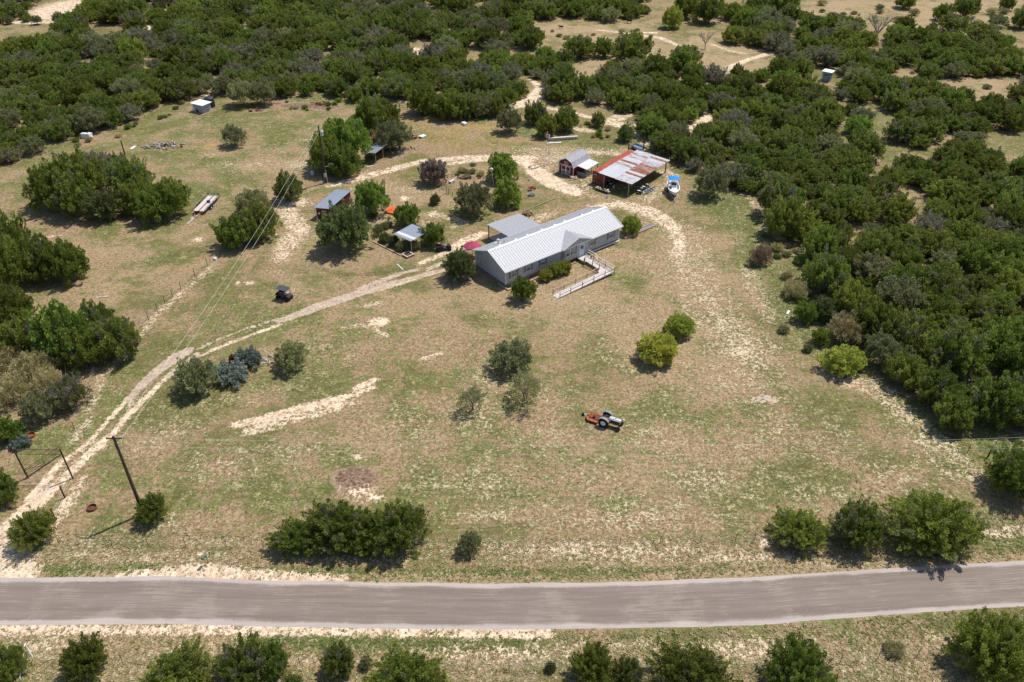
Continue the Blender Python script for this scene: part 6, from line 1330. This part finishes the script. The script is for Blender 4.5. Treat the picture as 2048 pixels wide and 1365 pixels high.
# ---------------------------------------------------------------- poles and wires
M_pole = plain('pole_timber', (.10, .062, .042), .9, var=.2, scale=3, stretch=(1, 1, .2)); M_ins = plain('grey_porcelain', (.5, .5, .52), .4)
def upole(p, h, label, arm=False, trafo=False, arot=0.):
    t_ = thing('utility_pole', label, 'utility pole', (p[0], p[1], 0), arot); m = MB(); m.tube([(0, 0, -.1), (0, 0, h*.5), (0, 0, h)], [.19, .16, .12], 10); m.build('pole', M_pole, t_)
    if arm:
        m = MB(); m.bar((-.75, 0, h-.25), (.75, 0, h-.25), .1, .12); m.build('crossarm', M_pole, t_)
        for x in (-.68, .68): m = MB(); m.lathe([(.05, 0), (.08, .08), (.05, .14), (.07, .2), (0, .24)], 8, (x, 0, h-.19)); m.build('insulator', M_ins, t_)
        m = MB(); m.tube([(-.16, 0, h-1.6), (-.16, 0, h-1.0)], .07, 8); m.build('cutout', M_ins, t_)
    m = MB(); m.lathe([(.05, 0), (.08, .08), (.05, .16), (0, .2)], 8, (0, 0, h)); m.build('insulator', M_ins, t_)
    if trafo:
        m = MB(); m.lathe([(.26, 0), (.27, .75), (.2, .85), (0, .88)], 14, (.45, 0, h-1.9)); m.build('transformer', plain('transformer_grey', (.55, .58, .60), .5), t_)
        for x in (.38, .52): m = MB(); m.lathe([(.03, 0), (.05, .05), (.03, .2), (0, .22)], 6, (x, 0, h-1.02)); m.build('bushing', M_ins, t_)
        m = MB(); m.box(-.2, .2, -.32, -.18, 1.2, 2.0); m.build('meter_box', M_ins, t_); m = MB(); m.tube([(.22, 0, .0), (.21, 0, 2.5)], .04, 6); m.build('conduit', M_white, t_)
    return t_
P1 = G(287, 1028); P2 = G(653, 366); H1, H2 = 10.85, 11.15
upole(P1, H1, 'tall brown utility pole rising behind the small juniper on the front lawn', True, False, R_(0)); upole(P2, H2, 'tall brown utility pole with grey transformer behind the red shed', False, True, R_(-10))
wires = thing('power_line', 'pair of thin wires from the lawn pole up to the transformer pole', 'power line', (P1[0], P1[1], 0)); wires2 = thing('power_line', 'two thin wires crossing the right half of the lawn from the near pole', 'power line', (P1[0], P1[1], 0))
M_wire = plain('aluminium_wire', (.62, .60, .52), .5, .3, var=.05)
def wire(par, a, b, sag, r=.016, name='wire'):
    a, b = Vector(a), Vector(b); o = Vector(par.location); pts = [a.lerp(b, k/24)-o-Vector((0, 0, 4*sag*(k/24)*(1-k/24))) for k in range(25)]; m = MB(); m.tube(pts, r, 4); return m.build(name, M_wire, par)
wire(wires, (P1[0], P1[1], H1+.2), (P2[0], P2[1], H2+.1), 1.6); wire(wires, (P1[0], P1[1], H1-1.1), (P2[0], P2[1], H2-1.2), 1.6)
B2 = Vector(G(2048, 865.4, 9.6)); A = Vector((P1[0]+.68, P1[1], H1+.05)); E2 = A+(B2-A)*1.14
upole(E2, E2[2], 'matching utility pole just beyond the right edge of the view', True, False, R_(90))
wire(wires2, A, E2, 1.5, .013); wire(wires2, (P1[0]+.1, P1[1], H1-1.1), (E2[0], E2[1], E2[2]-1.5), 1.5, .013)
wire(wires, (P2[0], P2[1], 3.2), (-27.2, 149.5, 2.3), .5, .02, 'service_cable')

# ---------------------------------------------------------------- entrance gate
gt = thing('entrance_gate', 'tall pipe gateway with double crossbar over the gravel drive and its gate swung open', 'gate', (0, 0, 0))
gA, gB = G(55.8, 956.8), G(146, 957.5); hg = 4.35
for p in (gA, gB): m = MB(); m.tube([(p[0], p[1], 0), (p[0], p[1], hg)], .085, 8); m.build('gate_post', M_brown, gt)
for z in (hg-.05, hg-.75): m = MB(); m.tube([(gA[0], gA[1], z), (gB[0], gB[1], z)], .03, 6); m.build('crossbar', M_brown, gt)
m = MB(); n = 7
for i in range(n): 
    p = gA+(gB-gA)*(i/n); q = gA+(gB-gA)*((i+1)/n); m.tube([(p[0], p[1], hg-.05 if i % 2 else hg-.75), (q[0], q[1], hg-.75 if i % 2 else hg-.05)], .018, 5)
m.build('lattice', M_rust, gt)
gE = G(125, 909); 
gf = thing('open_gate_leaf', 'low brown pipe gate leaf swung open beside the drive', 'gate', (gA[0], gA[1], 0), atan2(gE[1]-gA[1], gE[0]-gA[0])); Lg = float(np.linalg.norm(gE-gA))
for z in (.15, .45, .75, 1.05, 1.25): m = MB(); m.tube([(.1, 0, z), (Lg, 0, z)], .028, 6); m.build('rail', M_brown, gf)
for x in (.1, Lg*.5, Lg): m = MB(); m.tube([(x, 0, .12), (x, 0, 1.28)], .03, 6); m.build('upright', M_brown, gf)
m = MB(); m.tube([(.1, 0, 1.25), (Lg*.5, 0, .15)], .02, 5); m.build('brace', M_brown, gf)
def post(label, px, py, h, r=.08, name='fence_post', mat=None, cat='post'):
    p = G(px, py); m = MB(); m.tube([(0, 0, -.05), (0, 0, h*.6), (.01, .01, h)], [r*1.1, r, r*.95], 8); o = m.build(name, mat or M_brown); o.location = p; return tag(o, label, cat)
post('short brown post right of the drive, just below the gateway', 130, 996, 1.72, .085); post('short brown post above the entrance juniper, lower of two right of the drive', 112, 1041, 1.72, .085)
# fences
M_tpost = plain('green_brown_t_post', (.10, .085, .07), .7)
def fence(name, label, pts, h=1.15, strands=4, pr_=.03, mat=None, wr_=.006, cat='fence', closed=False):
    W = [G(*p) for p in pts]; f = thing(name, label, cat, (W[0][0], W[0][1], 0)); o = W[0]
    for p in W: m = MB(); m.tube([(p[0]-o[0], p[1]-o[1], 0), (p[0]-o[0], p[1]-o[1], h)], pr_, 5); m.build('post', mat or M_tpost, f)
    for k in range(strands):
        z = h*(.25+.7*k/max(1, strands-1)) if strands > 1 else h*.9; m = MB(); m.tube([(p[0]-o[0], p[1]-o[1], z) for p in W], wr_, 3, False); m.build('wire', M_wire if wr_ < .01 else mat, f)
    return f
xs_ = [100, 119, 158, 224, 297, 372, 454, 527, 600, 675, 755, 830, 915, 1000, 1080, 1160, 1240, 1320, 1400, 1470, 1508, 1600, 1690, 1780, 1870, 1960, 2040, 2120]
fence('roadside_fence', 'long wire fence on thin posts between the front lawn and the road', [(x, np.interp(x, [100, 300, 520, 900, 1080, 1508, 1780, 2120], [1088, 1092, 1097, 1095, 1093, 1082, 1072, 1056])) for x in xs_])
fence('verge_fence', 'thin wire fence on the south verge along the lower frame', [(x, np.interp(x, [100, 600, 1020, 1510, 1755, 2100], [1322, 1330, 1340, 1342, 1318, 1290])) for x in (60, 245, 340, 435, 520, 600, 690, 850, 935, 1018, 1100, 1260, 1420, 1510, 1600, 1680, 1755, 1835, 1905, 2000, 2090)])
fence('drive_fence', 'overgrown wire fence running diagonally along the left side of the drive', [(150, 860), (172, 800), (197, 737), (235, 700), (297, 640), (315, 622), (330, 607), (345, 594), (362, 578), (390, 552), (415, 532), (440, 512)], 1.25, 4, .045, M_brown)
fence('drive_fence', 'short wire fence joining the gateway to the lower posts right of the drive', [(146, 958), (130, 996), (112, 1041), (103, 1080)], 1.2, 3, .03, M_brown)
fence('paddock_fence', 'dark post and rail fence piece far behind the rusty paddock', [(785, 222), (800, 220), (815, 218), (836, 215)], 1.5, 3, .09, M_brown, .03)
fence('track_fence', 'wire fence along the far sandy track behind the windmill', [(1160, 262), (1178, 258), (1250, 275), (1262, 296)], 1.5, 3, .05, M_brown)
fence('far_right_fence', 'wire fence at the small green clearing by the right edge', [(1935, 905), (1978, 912), (1990, 890), (2060, 880)], 1.3, 3, .045, M_brown)
post('leaning grey post in the green clearing at the right edge', 1975, 915, 1.5, .07)
post('lone dark post standing behind the left paddock clump', 250, 310, 3.0, .13)
for px, py, h, lb in ((1256.5, 303, 1.6, 'shortest of the five tall posts behind the carport, at its left'), (1286.5, 304, 3.1, 'thick dark post second from left behind the carport'), (1315, 312, 2.5, 'grey post in the middle of the five behind the carport'), (1335, 322, 3.2, 'fourth of the five posts behind the carport'), (1356, 336, 3.9, 'tallest post behind the carport, at its right end')):
    post(lb, px, py, h, .12, 'yard_post')
# leaning white pole bottom left
a, b = G(40, 1358), G(60, 1305); m = MB(); m.tube([(0, 0, .05), (b[0]-a[0], b[1]-a[1], 1.3)], .05, 6); m.tube([(b[0]-a[0], b[1]-a[1], 1.3), (b[0]-a[0]+.5, b[1]-a[1]-.5, .1)], .04, 6); o = m.build('leaning_pole', M_white); o.location = a; tag(o, 'white leaning brace pole by the juniper at the bottom left corner', 'pole')

# ---------------------------------------------------------------- mailbox
mb = thing('mailbox', 'green roadside mailbox on a bent dark post beside the road', 'mailbox', G(416, 1127), R_(-112)); m = MB(); m.tube([(0, 0, 0), (-.05, .05, .9), (.28, 0, 1.1)], .05, 6); m.build('post', M_brown, mb)
m = MB(); P = [(-.13, 0), (.13, 0), (.13, .15)]+[(.13*cos(a), .15+.12*sin(a)) for a in np.linspace(.3, pi-.3, 6)]+[(-.13, .15)]
m.prism(P, -.05, .50, Matrix(((0,0,1,0),(1,0,0,0),(0,1,0,1.1),(0,0,0,1)))); m.build('box', M_green, mb); m = MB(); m.prism(P, .501, .53, Matrix(((0,0,1,0),(1,0,0,0),(0,1,0,1.1),(0,0,0,1)))); m.build('door', M_dark, mb); m = MB(); m.tube([(-.25, .3, 1.2), (-.25, .3, 1.5)], .06, 6); m.build('paper_tube', M_dark, mb)

# ---------------------------------------------------------------- windmill, troughs
wm = thing('windmill', 'small red, white and blue windmill on a thin lattice tower', 'windmill', (6.89, 147.78, 0), R_(0)); hz_ = 5.9
m = MB()
for i in range(4):
    a0 = i*pi/2+.78; m.tube([(.6*cos(a0), .6*sin(a0), 0), (.06*cos(a0), .06*sin(a0), hz_)], .022, 5)
m.build('tower_legs', M_galv, wm); m = MB()
for k in range(1, 6):
    z = hz_*k/6.5; r = .6-.54*z/hz_; c4 = [(r*cos(i*pi/2+.78), r*sin(i*pi/2+.78), z) for i in range(4)]
    for i in range(4): m.tube([c4[i], c4[(i+1) % 4]], .012, 4)
m.build('tower_braces', M_galv, wm)
def ring(r0, r1, nm, mat, n=18):
    for k in range(n):
        a0 = k*2*pi/n; a1 = a0+2*pi/n*.82; m = MB(); V = [(r0*cos(a0), -.25, hz_+r0*sin(a0)), (r1*cos(a0), -.25, hz_+r1*sin(a0)), (r1*cos(a1), -.19, hz_+r1*sin(a1)), (r0*cos(a1), -.19, hz_+r0*sin(a1))]
        m.add(V+[(x, y+.015, z) for x, y, z in V], [(0,1,2,3),(7,6,5,4),(0,4,5,1),(2,6,7,3),(1,5,6,2)]); m.build(nm, mat, wm)
M_wr = plain('windmill_red', (.40, .04, .05), .5); M_wb = plain('windmill_blue', (.03, .09, .32), .5)
ring(.04, .24, 'inner_blade', M_wb, 8); ring(.25, .42, 'middle_blade', M_white, 12); ring(.43, .58, 'outer_blade', M_wr, 14)
m = MB(); m.box(-.03, .03, -.2, 1.2, hz_-.02, hz_+.02); m.box(-.015, .015, .8, 1.35, hz_-.25, hz_+.3); m.build('tail_vane', M_white, wm)
a, b = G(1097, 281.3), G(1155, 277.5); tg = thing('stock_trough', 'long pale concrete trough lying behind the small windmill', 'trough', a, atan2(b[1]-a[1], b[0]-a[0])); Lt = float(np.linalg.norm(b-a))
m = MB(); m.box(0, Lt, -.3, .3, .12, .55)
m.build('body', M_conc, tg)
for x in (.4, Lt/2, Lt-.4): m = MB(); m.box(x-.15, x+.15, -.2, .2, 0, .12); m.build('support', M_brown, tg)
m = MB(); m.box(.1, Lt-.1, -.2, .2, .55, .57); m.build('lid', plain('pale_board', (.62, .56, .50), .8), tg)
m = MB(); m.box(0, 3.0, -.25, .25, .004, .14); m.box(.2, 1.6, -.15, .2, .14, .22); o = m.build('concrete_slab', plain('white_slab', (.72, .66, .58), .85)); o.location = G(1094, 288); o.rotation_euler.z = R_(10); tag(o, 'white slab on the grass in front of the long trough', 'slab')
# abandoned pale car hood / sheet near posts
sc_ = thing('salvaged_pickup_bed', 'old grey pickup bed with a blue tarpaulin, dumped behind the carport', 'pickup bed', G(1277, 300), R_(-52))
m = MB(); m.box(-1.6, 1.6, -.8, .8, .35, .42); m.box(-1.6, 1.6, -.8, -.74, .42, .8); m.box(-1.6, 1.6, .74, .8, .42, .8); m.box(-1.6, -1.54, -.74, .74, .42, .8); m.build('bed', plain('grey_bodywork', (.42, .40, .38), .5, var=.15), sc_)
m = MB(); m.box(-1.2, 1.3, -.5, .2, .45, .62); m.build('tarpaulin', plain('blue_tarp', (.12, .24, .42), .6, var=.2), sc_)
for x in (-.9, .9): wheel(sc_, x, -.75, .3, .2, rim=M_rust); wheel(sc_, x, .75, .3, .2, rim=M_rust)

# ---------------------------------------------------------------- planter, garden, scraps
pl = thing('brick_planter', 'square red brick planter at the foot of the garden shelter', 'planter', G(816, 512), R_(43)); 
bm_ = MB(); bm_.box(0, .22, 0, .1, 0, .09); bmesh_ = bm_.mesh('planter_brick', [M_brick])
for c_ in range(3):
    for s_ in range(4):
        for i in range(6):
            x = -.72+i*.24; M = Matrix.Rotation(s_*pi/2, 4, 'Z'); p = M @ Vector((x, -.72, .005+c_*.1)); link(bmesh_, 'brick', pl, p, (0, 0, s_*pi/2))
m = MB(); m.box(-.74, .74, -.74, -.58, .31, .36); m.box(-.74, .74, .58, .74, .31, .36); m.box(-.74, -.58, -.58, .58, .31, .36); m.box(.58, .74, -.58, .58, .31, .36); m.build('coping', plain('pale_coping', (.62, .48, .40), .85), pl); m = MB(); m.box(-.6, .6, -.6, .6, 0, .24); m.build('soil', M_soil, pl)
arc = [(618.5, 530), (634, 537), (647, 541), (676, 548), (707, 551.5), (740, 551), (770, 548), (801, 541)]; W = smooth_line(np.array([G(*p)[:2] for p in arc]), .26)
gf2 = thing('garden_picket_fence', 'low curved fence of thin wire pickets round the bed below the big leafy tree', 'fence', (W[0][0], W[0][1], 0)); pm = MB(); pm.tube([(0, 0, 0), (0, 0, .5)], .014, 4); pmm = pm.mesh('picket', M_brown)
for p in W: link(pmm, 'picket', gf2, (p[0]-W[0][0], p[1]-W[0][1], 0))
for z in (.15, .44): m = MB(); m.tube([(p[0]-W[0][0], p[1]-W[0][1], z) for p in W], .012, 4); m.build('rail', M_brown, gf2)
wbar('landscape_timber', (745, 484), (806, 514), .16, .18, M_tanw, 'long pale timber edging from the leafy tree to the brick planter', 'timber'); wbar('landscape_timber', (794, 530), (806, 541), .14, .14, M_white, 'short white timber at the right end of the picket fence', 'timber')
wbar('landscape_timber', (1045, 425), (1110, 398), .14, .16, M_wood, 'thin timber edging behind the roof of the grey house', 'timber')
fr = thing('fire_ring', 'rusty steel fire ring on the lawn left of the near utility pole', 'fire ring', G(185, 1018)); m = MB(); m.lathe([(.48, 0), (.48, .3), (.44, .3), (.44, .02), (0, .02)], 20); m.build('ring', M_rust, fr); m = MB(); m.blob((0, 0, .06), (.36, .36, .06), 4); m.build('ash', M_soil, fr)
fr = thing('steel_ring', 'dark oval steel ring lying in the weeds above the gateway', 'steel ring', G(62, 873)); m = MB(); m.lathe([(.5, 0), (.5, .28), (.45, .28), (.45, .02), (0, .02)], 20); m.build('ring', M_rust, fr)
wb_ = thing('wheelbarrow', 'dark red wheelbarrow at the right side of the island garden', 'wheelbarrow', G(1062, 381), R_(20)); m = MB(); m.add([(-.5, -.4, .55), (.5, -.3, .6), (.5, .3, .6), (-.5, .4, .55), (-.3, -.22, .3), (.3, -.18, .3), (.3, .18, .3), (-.3, .22, .3)], [(4,5,6,7),(0,4,7,3),(1,2,6,5),(0,1,5,4),(3,7,6,2)]); m.build('tray', MATS['windmill_red'], wb_); wheel(wb_, .75, 0, .2, .1, rim=M_dark); m = MB(); m.bar((-1.1, -.3, .5), (.7, -.08, .25), .04); m.bar((-1.1, .3, .5), (.7, .08, .25), .04); m.build('handles', M_wood, wb_)
bt2 = thing('tin_bathtub', 'grey oval tub on the ground below the wheelbarrow', 'tub', G(1063, 392), R_(5)); m = MB(); m.lathe([(.42, 0), (.5, .35), (.46, .35), (.38, .05), (0, .05)], 18, M=Matrix.Diagonal((1.5, .7, 1, 1))); m.build('tub', M_galv2, bt2)
bh = thing('birdhouse_pole', 'pale birdhouse on a tall leaning white pole left of the drooping trees', 'birdhouse', G(988, 372)); m = MB(); m.tube([(0, 0, 0), (-.45, 0, 2.9)], .04, 6); m.build('pole', M_white, bh); m = MB(); m.box(-.72, -.22, -.2, .2, 2.9, 3.3); m.prism([(-.8, 3.3), (-.14, 3.3), (-.47, 3.55)], -.27, .27, MY(0)); m.build('house', plain('faded_pink_paint', (.62, .50, .48), .8), bh)
by_ = thing('garden_bench', 'broken pale garden bench leaning in the middle of the island garden', 'bench', G(908, 366), R_(50)); m = MB(); m.bar((-.8, 0, .1), (.8, 0, 1.1), .09); m.bar((-.8, .3, .4), (.7, .35, .45), .3, .06); m.bar((.7, 0, 1.1), (.6, .5, .1), .08); m.build('frame', M_white, by_); m = MB(); m.blob((-.4, .5, .3), (.5, .3, .25), 8); m.build('cover', M_conc, by_)
for i, (px, py, h) in enumerate(((884, 380, 1.1), (893, 388, 2.0), (897, 389, 1.2), (925, 384, 1.0), (905, 393, .8))):
    post(('short grey stump left of the tall garden post', 'tallest grey garden post below the broken bench', 'grey post touching the tall garden post', 'small grey post beside the grey-green garden tree', 'bent grey stump in front of the tall garden post')[i], px, py, h, .07, 'garden_post', M_dead, 'post')
def scrap(name, label, cat, px, py, n, sx, sy, mats, seed, lng=.9, blk=.35):
    rr = random.Random(seed); t_ = thing(name, label, cat, G(px, py))
    for i in range(n):
        m = MB(); x, y = rr.gauss(0, sx*.5), rr.gauss(0, sy*.5); z = .08+rr.random()*.25
        if rr.random() < .55: a = rr.uniform(0, pi); L_ = rr.uniform(.3, lng); m.bar((x-cos(a)*L_, y-sin(a)*L_, z), (x+cos(a)*L_, y+sin(a)*L_, z+rr.uniform(-.05, .3)), rr.uniform(.06, .14))
        else: m.blob((x, y, z*.8), (rr.uniform(.1, blk), rr.uniform(.1, blk), rr.uniform(.08, blk*.8)), seed*50+i)
        m.build(('pole' if len(m.v) == 8 else 'lump') if cat == 'log pile' else ('bar' if len(m.v) == 8 else 'lump'), mats[rr.randrange(len(mats))], t_)
    return t_
M_log = plain('cut_log', (.45, .25, .11), .85, var=.2); M_ash = plain('grey_ash', (.36, .32, .30), .95, var=.2); M_char = plain('charred_wood', (.06, .045, .04), .95, var=.3)
scrap('debris_heap', 'round grey heap of branches and ash in the back paddock', 'debris pile', 327, 293, 60, 3.6, 2.0, [M_ash, M_dead, M_char, M_conc, M_ash], 1, 1.2, .4)
scrap('log_pile', 'dark burnt logs with cut yellow ends on the brown clearing', 'log pile', 648, 209, 22, 2.0, 1.2, [M_log, M_char, M_char, M_rust], 2, 1.2, .5)
scrap('log_pile', 'few dark stumps on brown earth in front of the airy olive trees', 'log pile', 513, 222, 14, 2.2, .6, [M_char, M_ash, M_rust], 3, .6, .45)
scrap('scrap_heap', 'heap of rusty farm scrap at the end of the hazy olive tree', 'scrap pile', 822, 277, 22, 2.0, 1.2, [M_rust, M_dark, M_conc, M_brown], 4, 1.2, .5)
scrap('scrap_heap', 'clutter of white tins and dark junk right of the tin lean-to', 'scrap pile', 786, 298, 30, 3.2, 1.3, [M_white, M_dark, M_brown, M_conc, M_dark], 5, .7, .4)
scrap('scrap_heap', 'rusty red junk in the shade of the island garden', 'scrap pile', 930, 356, 18, 2.6, .9, [M_rust, M_brown, M_dark, M_dead], 6, .8, .3)
scrap('scrap_heap', 'rusty oddments on the patio side, right of the patio roof', 'scrap pile', 1056, 428, 14, 1.3, 1.0, [M_rust, M_dark, M_tanw, M_dark], 7, .7, .35)
scrap('rock_pile', 'pale rock pile between the blue-grey shrubs and the dark shrub by the drive', 'rock pile', 536, 722, 26, 1.4, 1.0, [M_conc, M_ash], 8, .2, .25)
scrap('rock_pile', 'pale stone cairn in front of the small barn', 'rock pile', 1148, 358, 16, 1.2, .6, [M_conc, M_tanw], 9, .2, .35)
scrap('brick_heap', 'reddish broken bricks beside the burnt stumps', 'brick pile', 550, 208, 14, 1.6, .7, [M_brick, M_rust], 10, .3, .25)
scrap('branch_litter', 'dark fallen branches on the pale loop in front of the windmill', 'branches', 1070, 337, 7, 1.6, .8, [M_brown, M_char], 11, 1.0, .12)
og = thing('orange_grating', 'bright orange slatted metal panel lying behind the garden shelter', 'panel', G(784, 424), R_(-25))
for i in range(6): m = MB(); m.bar((-.95, -.8+i*.32, .25+.05*i), (.95, -.8+i*.32, .25+.05*i), .24, .05); m.build('slat', plain('bright_orange_paint', (.85, .16, .035), .55, var=.08), og)
for x in (-.9, .9): m = MB(); m.bar((x, -.95, .18), (x, .95, .46), .08); m.build('frame', MATS['bright_orange_paint'], og)
yc = thing('yucca', 'dark spiky yucca in front of the orange panel', 'plant', G(777, 446)); 
for k in range(34):
    a0 = k*2.4; e = .25+.9*(k % 7)/7; L_ = 1.0; d = Vector((cos(a0)*cos(e), sin(a0)*cos(e), sin(e))); s_ = Vector((-sin(a0), cos(a0), 0))*.05; m = MB(); b0 = Vector((0, 0, .5)); m.add([b0-s_, b0+s_, b0+d*L_], [(0,1,2)]); m.add([b0-s_*.2, b0+s_*.2+Vector((0,0,.03)), b0+d*L_], [(0,1,2)]); m.build('leaf', M_leafy, yc)
m = MB(); m.tube([(0, 0, 0), (0, 0, .6)], [.14, .1], 7); m.build('trunk', M_bark, yc)
for i, (px, py, w_, d_, h_, mt, nm, lb, ct) in enumerate((
    (170, 276, 1.0, .8, 1.0, M_white, 'water_tote', 'left half of the pair of white plastic totes by the left wood', 'tote'), (180, 276, 1.0, .8, 1.0, M_white, 'water_tote', 'right half of the pair of white plastic totes by the left wood', 'tote'),
    (431, 520, .5, .35, .35, M_white, 'cooler_box', 'white box beside the drive fence below the two junipers', 'box'), (845, 274, 1.5, 1.0, .25, M_white, 'metal_sheet', 'white sheet on a block right of the rusty scrap heap', 'sheet'),
    (929, 250, 1.3, .8, .5, M_white, 'bath_trough', 'small white trough alone on the rusty golden paddock', 'trough'), (740, 334, 1.3, .4, .12, M_conc, 'pale_plank', 'pale plank on the bare track below the lean-to', 'plank'),
    (729, 362, 1.1, .35, .12, M_white, 'pale_plank', 'white plank above the bright green tree', 'plank'), (625, 350, .6, .5, .7, M_white, 'junction_box', 'grey box at the foot of the transformer pole', 'box'),
    (266, 296, 1.6, .5, .12, M_white, 'white_bag', 'white sacks lying right of the lone dark post', 'sacks'), (205, 595, 1.8, .2, .1, M_conc, 'pale_log', 'pale log in the dry grass of the left paddock', 'log'),
    (1576, 626, 1.0, .3, .12, M_white, 'white_pipe', 'short white pipe in the weeds at the right edge of the lawn', 'pipe'), (1750, 760, 2.4, .06, .06, M_white, 'white_pipe', 'long thin white pipe on the grass by the right woods', 'pipe'), (1317, 309, .7, .5, .4, M_white, 'white_tub', 'white tub half hidden behind the carport posts', 'tub'))):
    m = MB(); m.box(-w_/2, w_/2, -d_/2, d_/2, 0, h_); m.box(-w_*.2, w_*.2, -d_*.2, d_*.2, h_, h_*1.12)
    if nm == 'water_tote':
        for z in (.25, .5, .75): m.box(-w_/2-.02, w_/2+.02, -d_/2-.02, d_/2+.02, z-.015, z+.015)
    o = m.build(nm, mt); o.location = G(px, py); o.rotation_euler.z = (i*1.3) % 3 if w_ < 1.7 else .2; tag(o, lb, ct)
pal = thing('pallet_stack', 'grey wooden pallets lying at the ragged edge of the right wood', 'pallets', G(1492, 388), R_(60))
for i in range(9): m = MB(); m.box(-1.3, 1.3, -.9+i*.2, -.9+i*.2+.13, .14, .17); m.build('slat', M_wood, pal)
for x in (-1.2, 0, 1.2): m = MB(); m.box(x-.05, x+.05, -.95, .9, 0, .139); m.build('bearer', M_wood, pal)
for i, (px, py) in enumerate(((1258, 47), (1122, 58))):
    p = G(px, py); cw = thing('black_cow', ('black cow standing in the far field near the green patch', 'dark calf lying in the far centre field')[i], 'cow', p, .4*i+2.6); s_ = 1. if i == 0 else .7; cw.scale = (s_, s_, s_)
    m = MB(); m.tube([(-.95, 0, 1.0), (-.8, 0, 1.02), (-.3, 0, .95), (.35, 0, .95), (.75, 0, 1.1), (1.05, 0, 1.25), (1.2, 0, 1.2), (1.5, 0, 1.05)], [.12, .30, .36, .36, .30, .19, .15, .09], 10)
    for x, y in ((-.7, -.2), (-.7, .2), (.55, -.18), (.55, .18)): m.tube([(x, y, .9), (x+.04, y, .5), (x-.02, y, .45), (x, y, 0)], [.14, .08, .07, .05], 6)
    m.tube([(-.98, 0, 1.15), (-1.1, 0, .9), (-1.08, 0, .45)], .03, 5); m.tube([(1.15, -.2, 1.3), (1.15, .2, 1.3)], .04, 5); m.build('body', plain('black_hide', (.02, .017, .015), .8), cw, True)
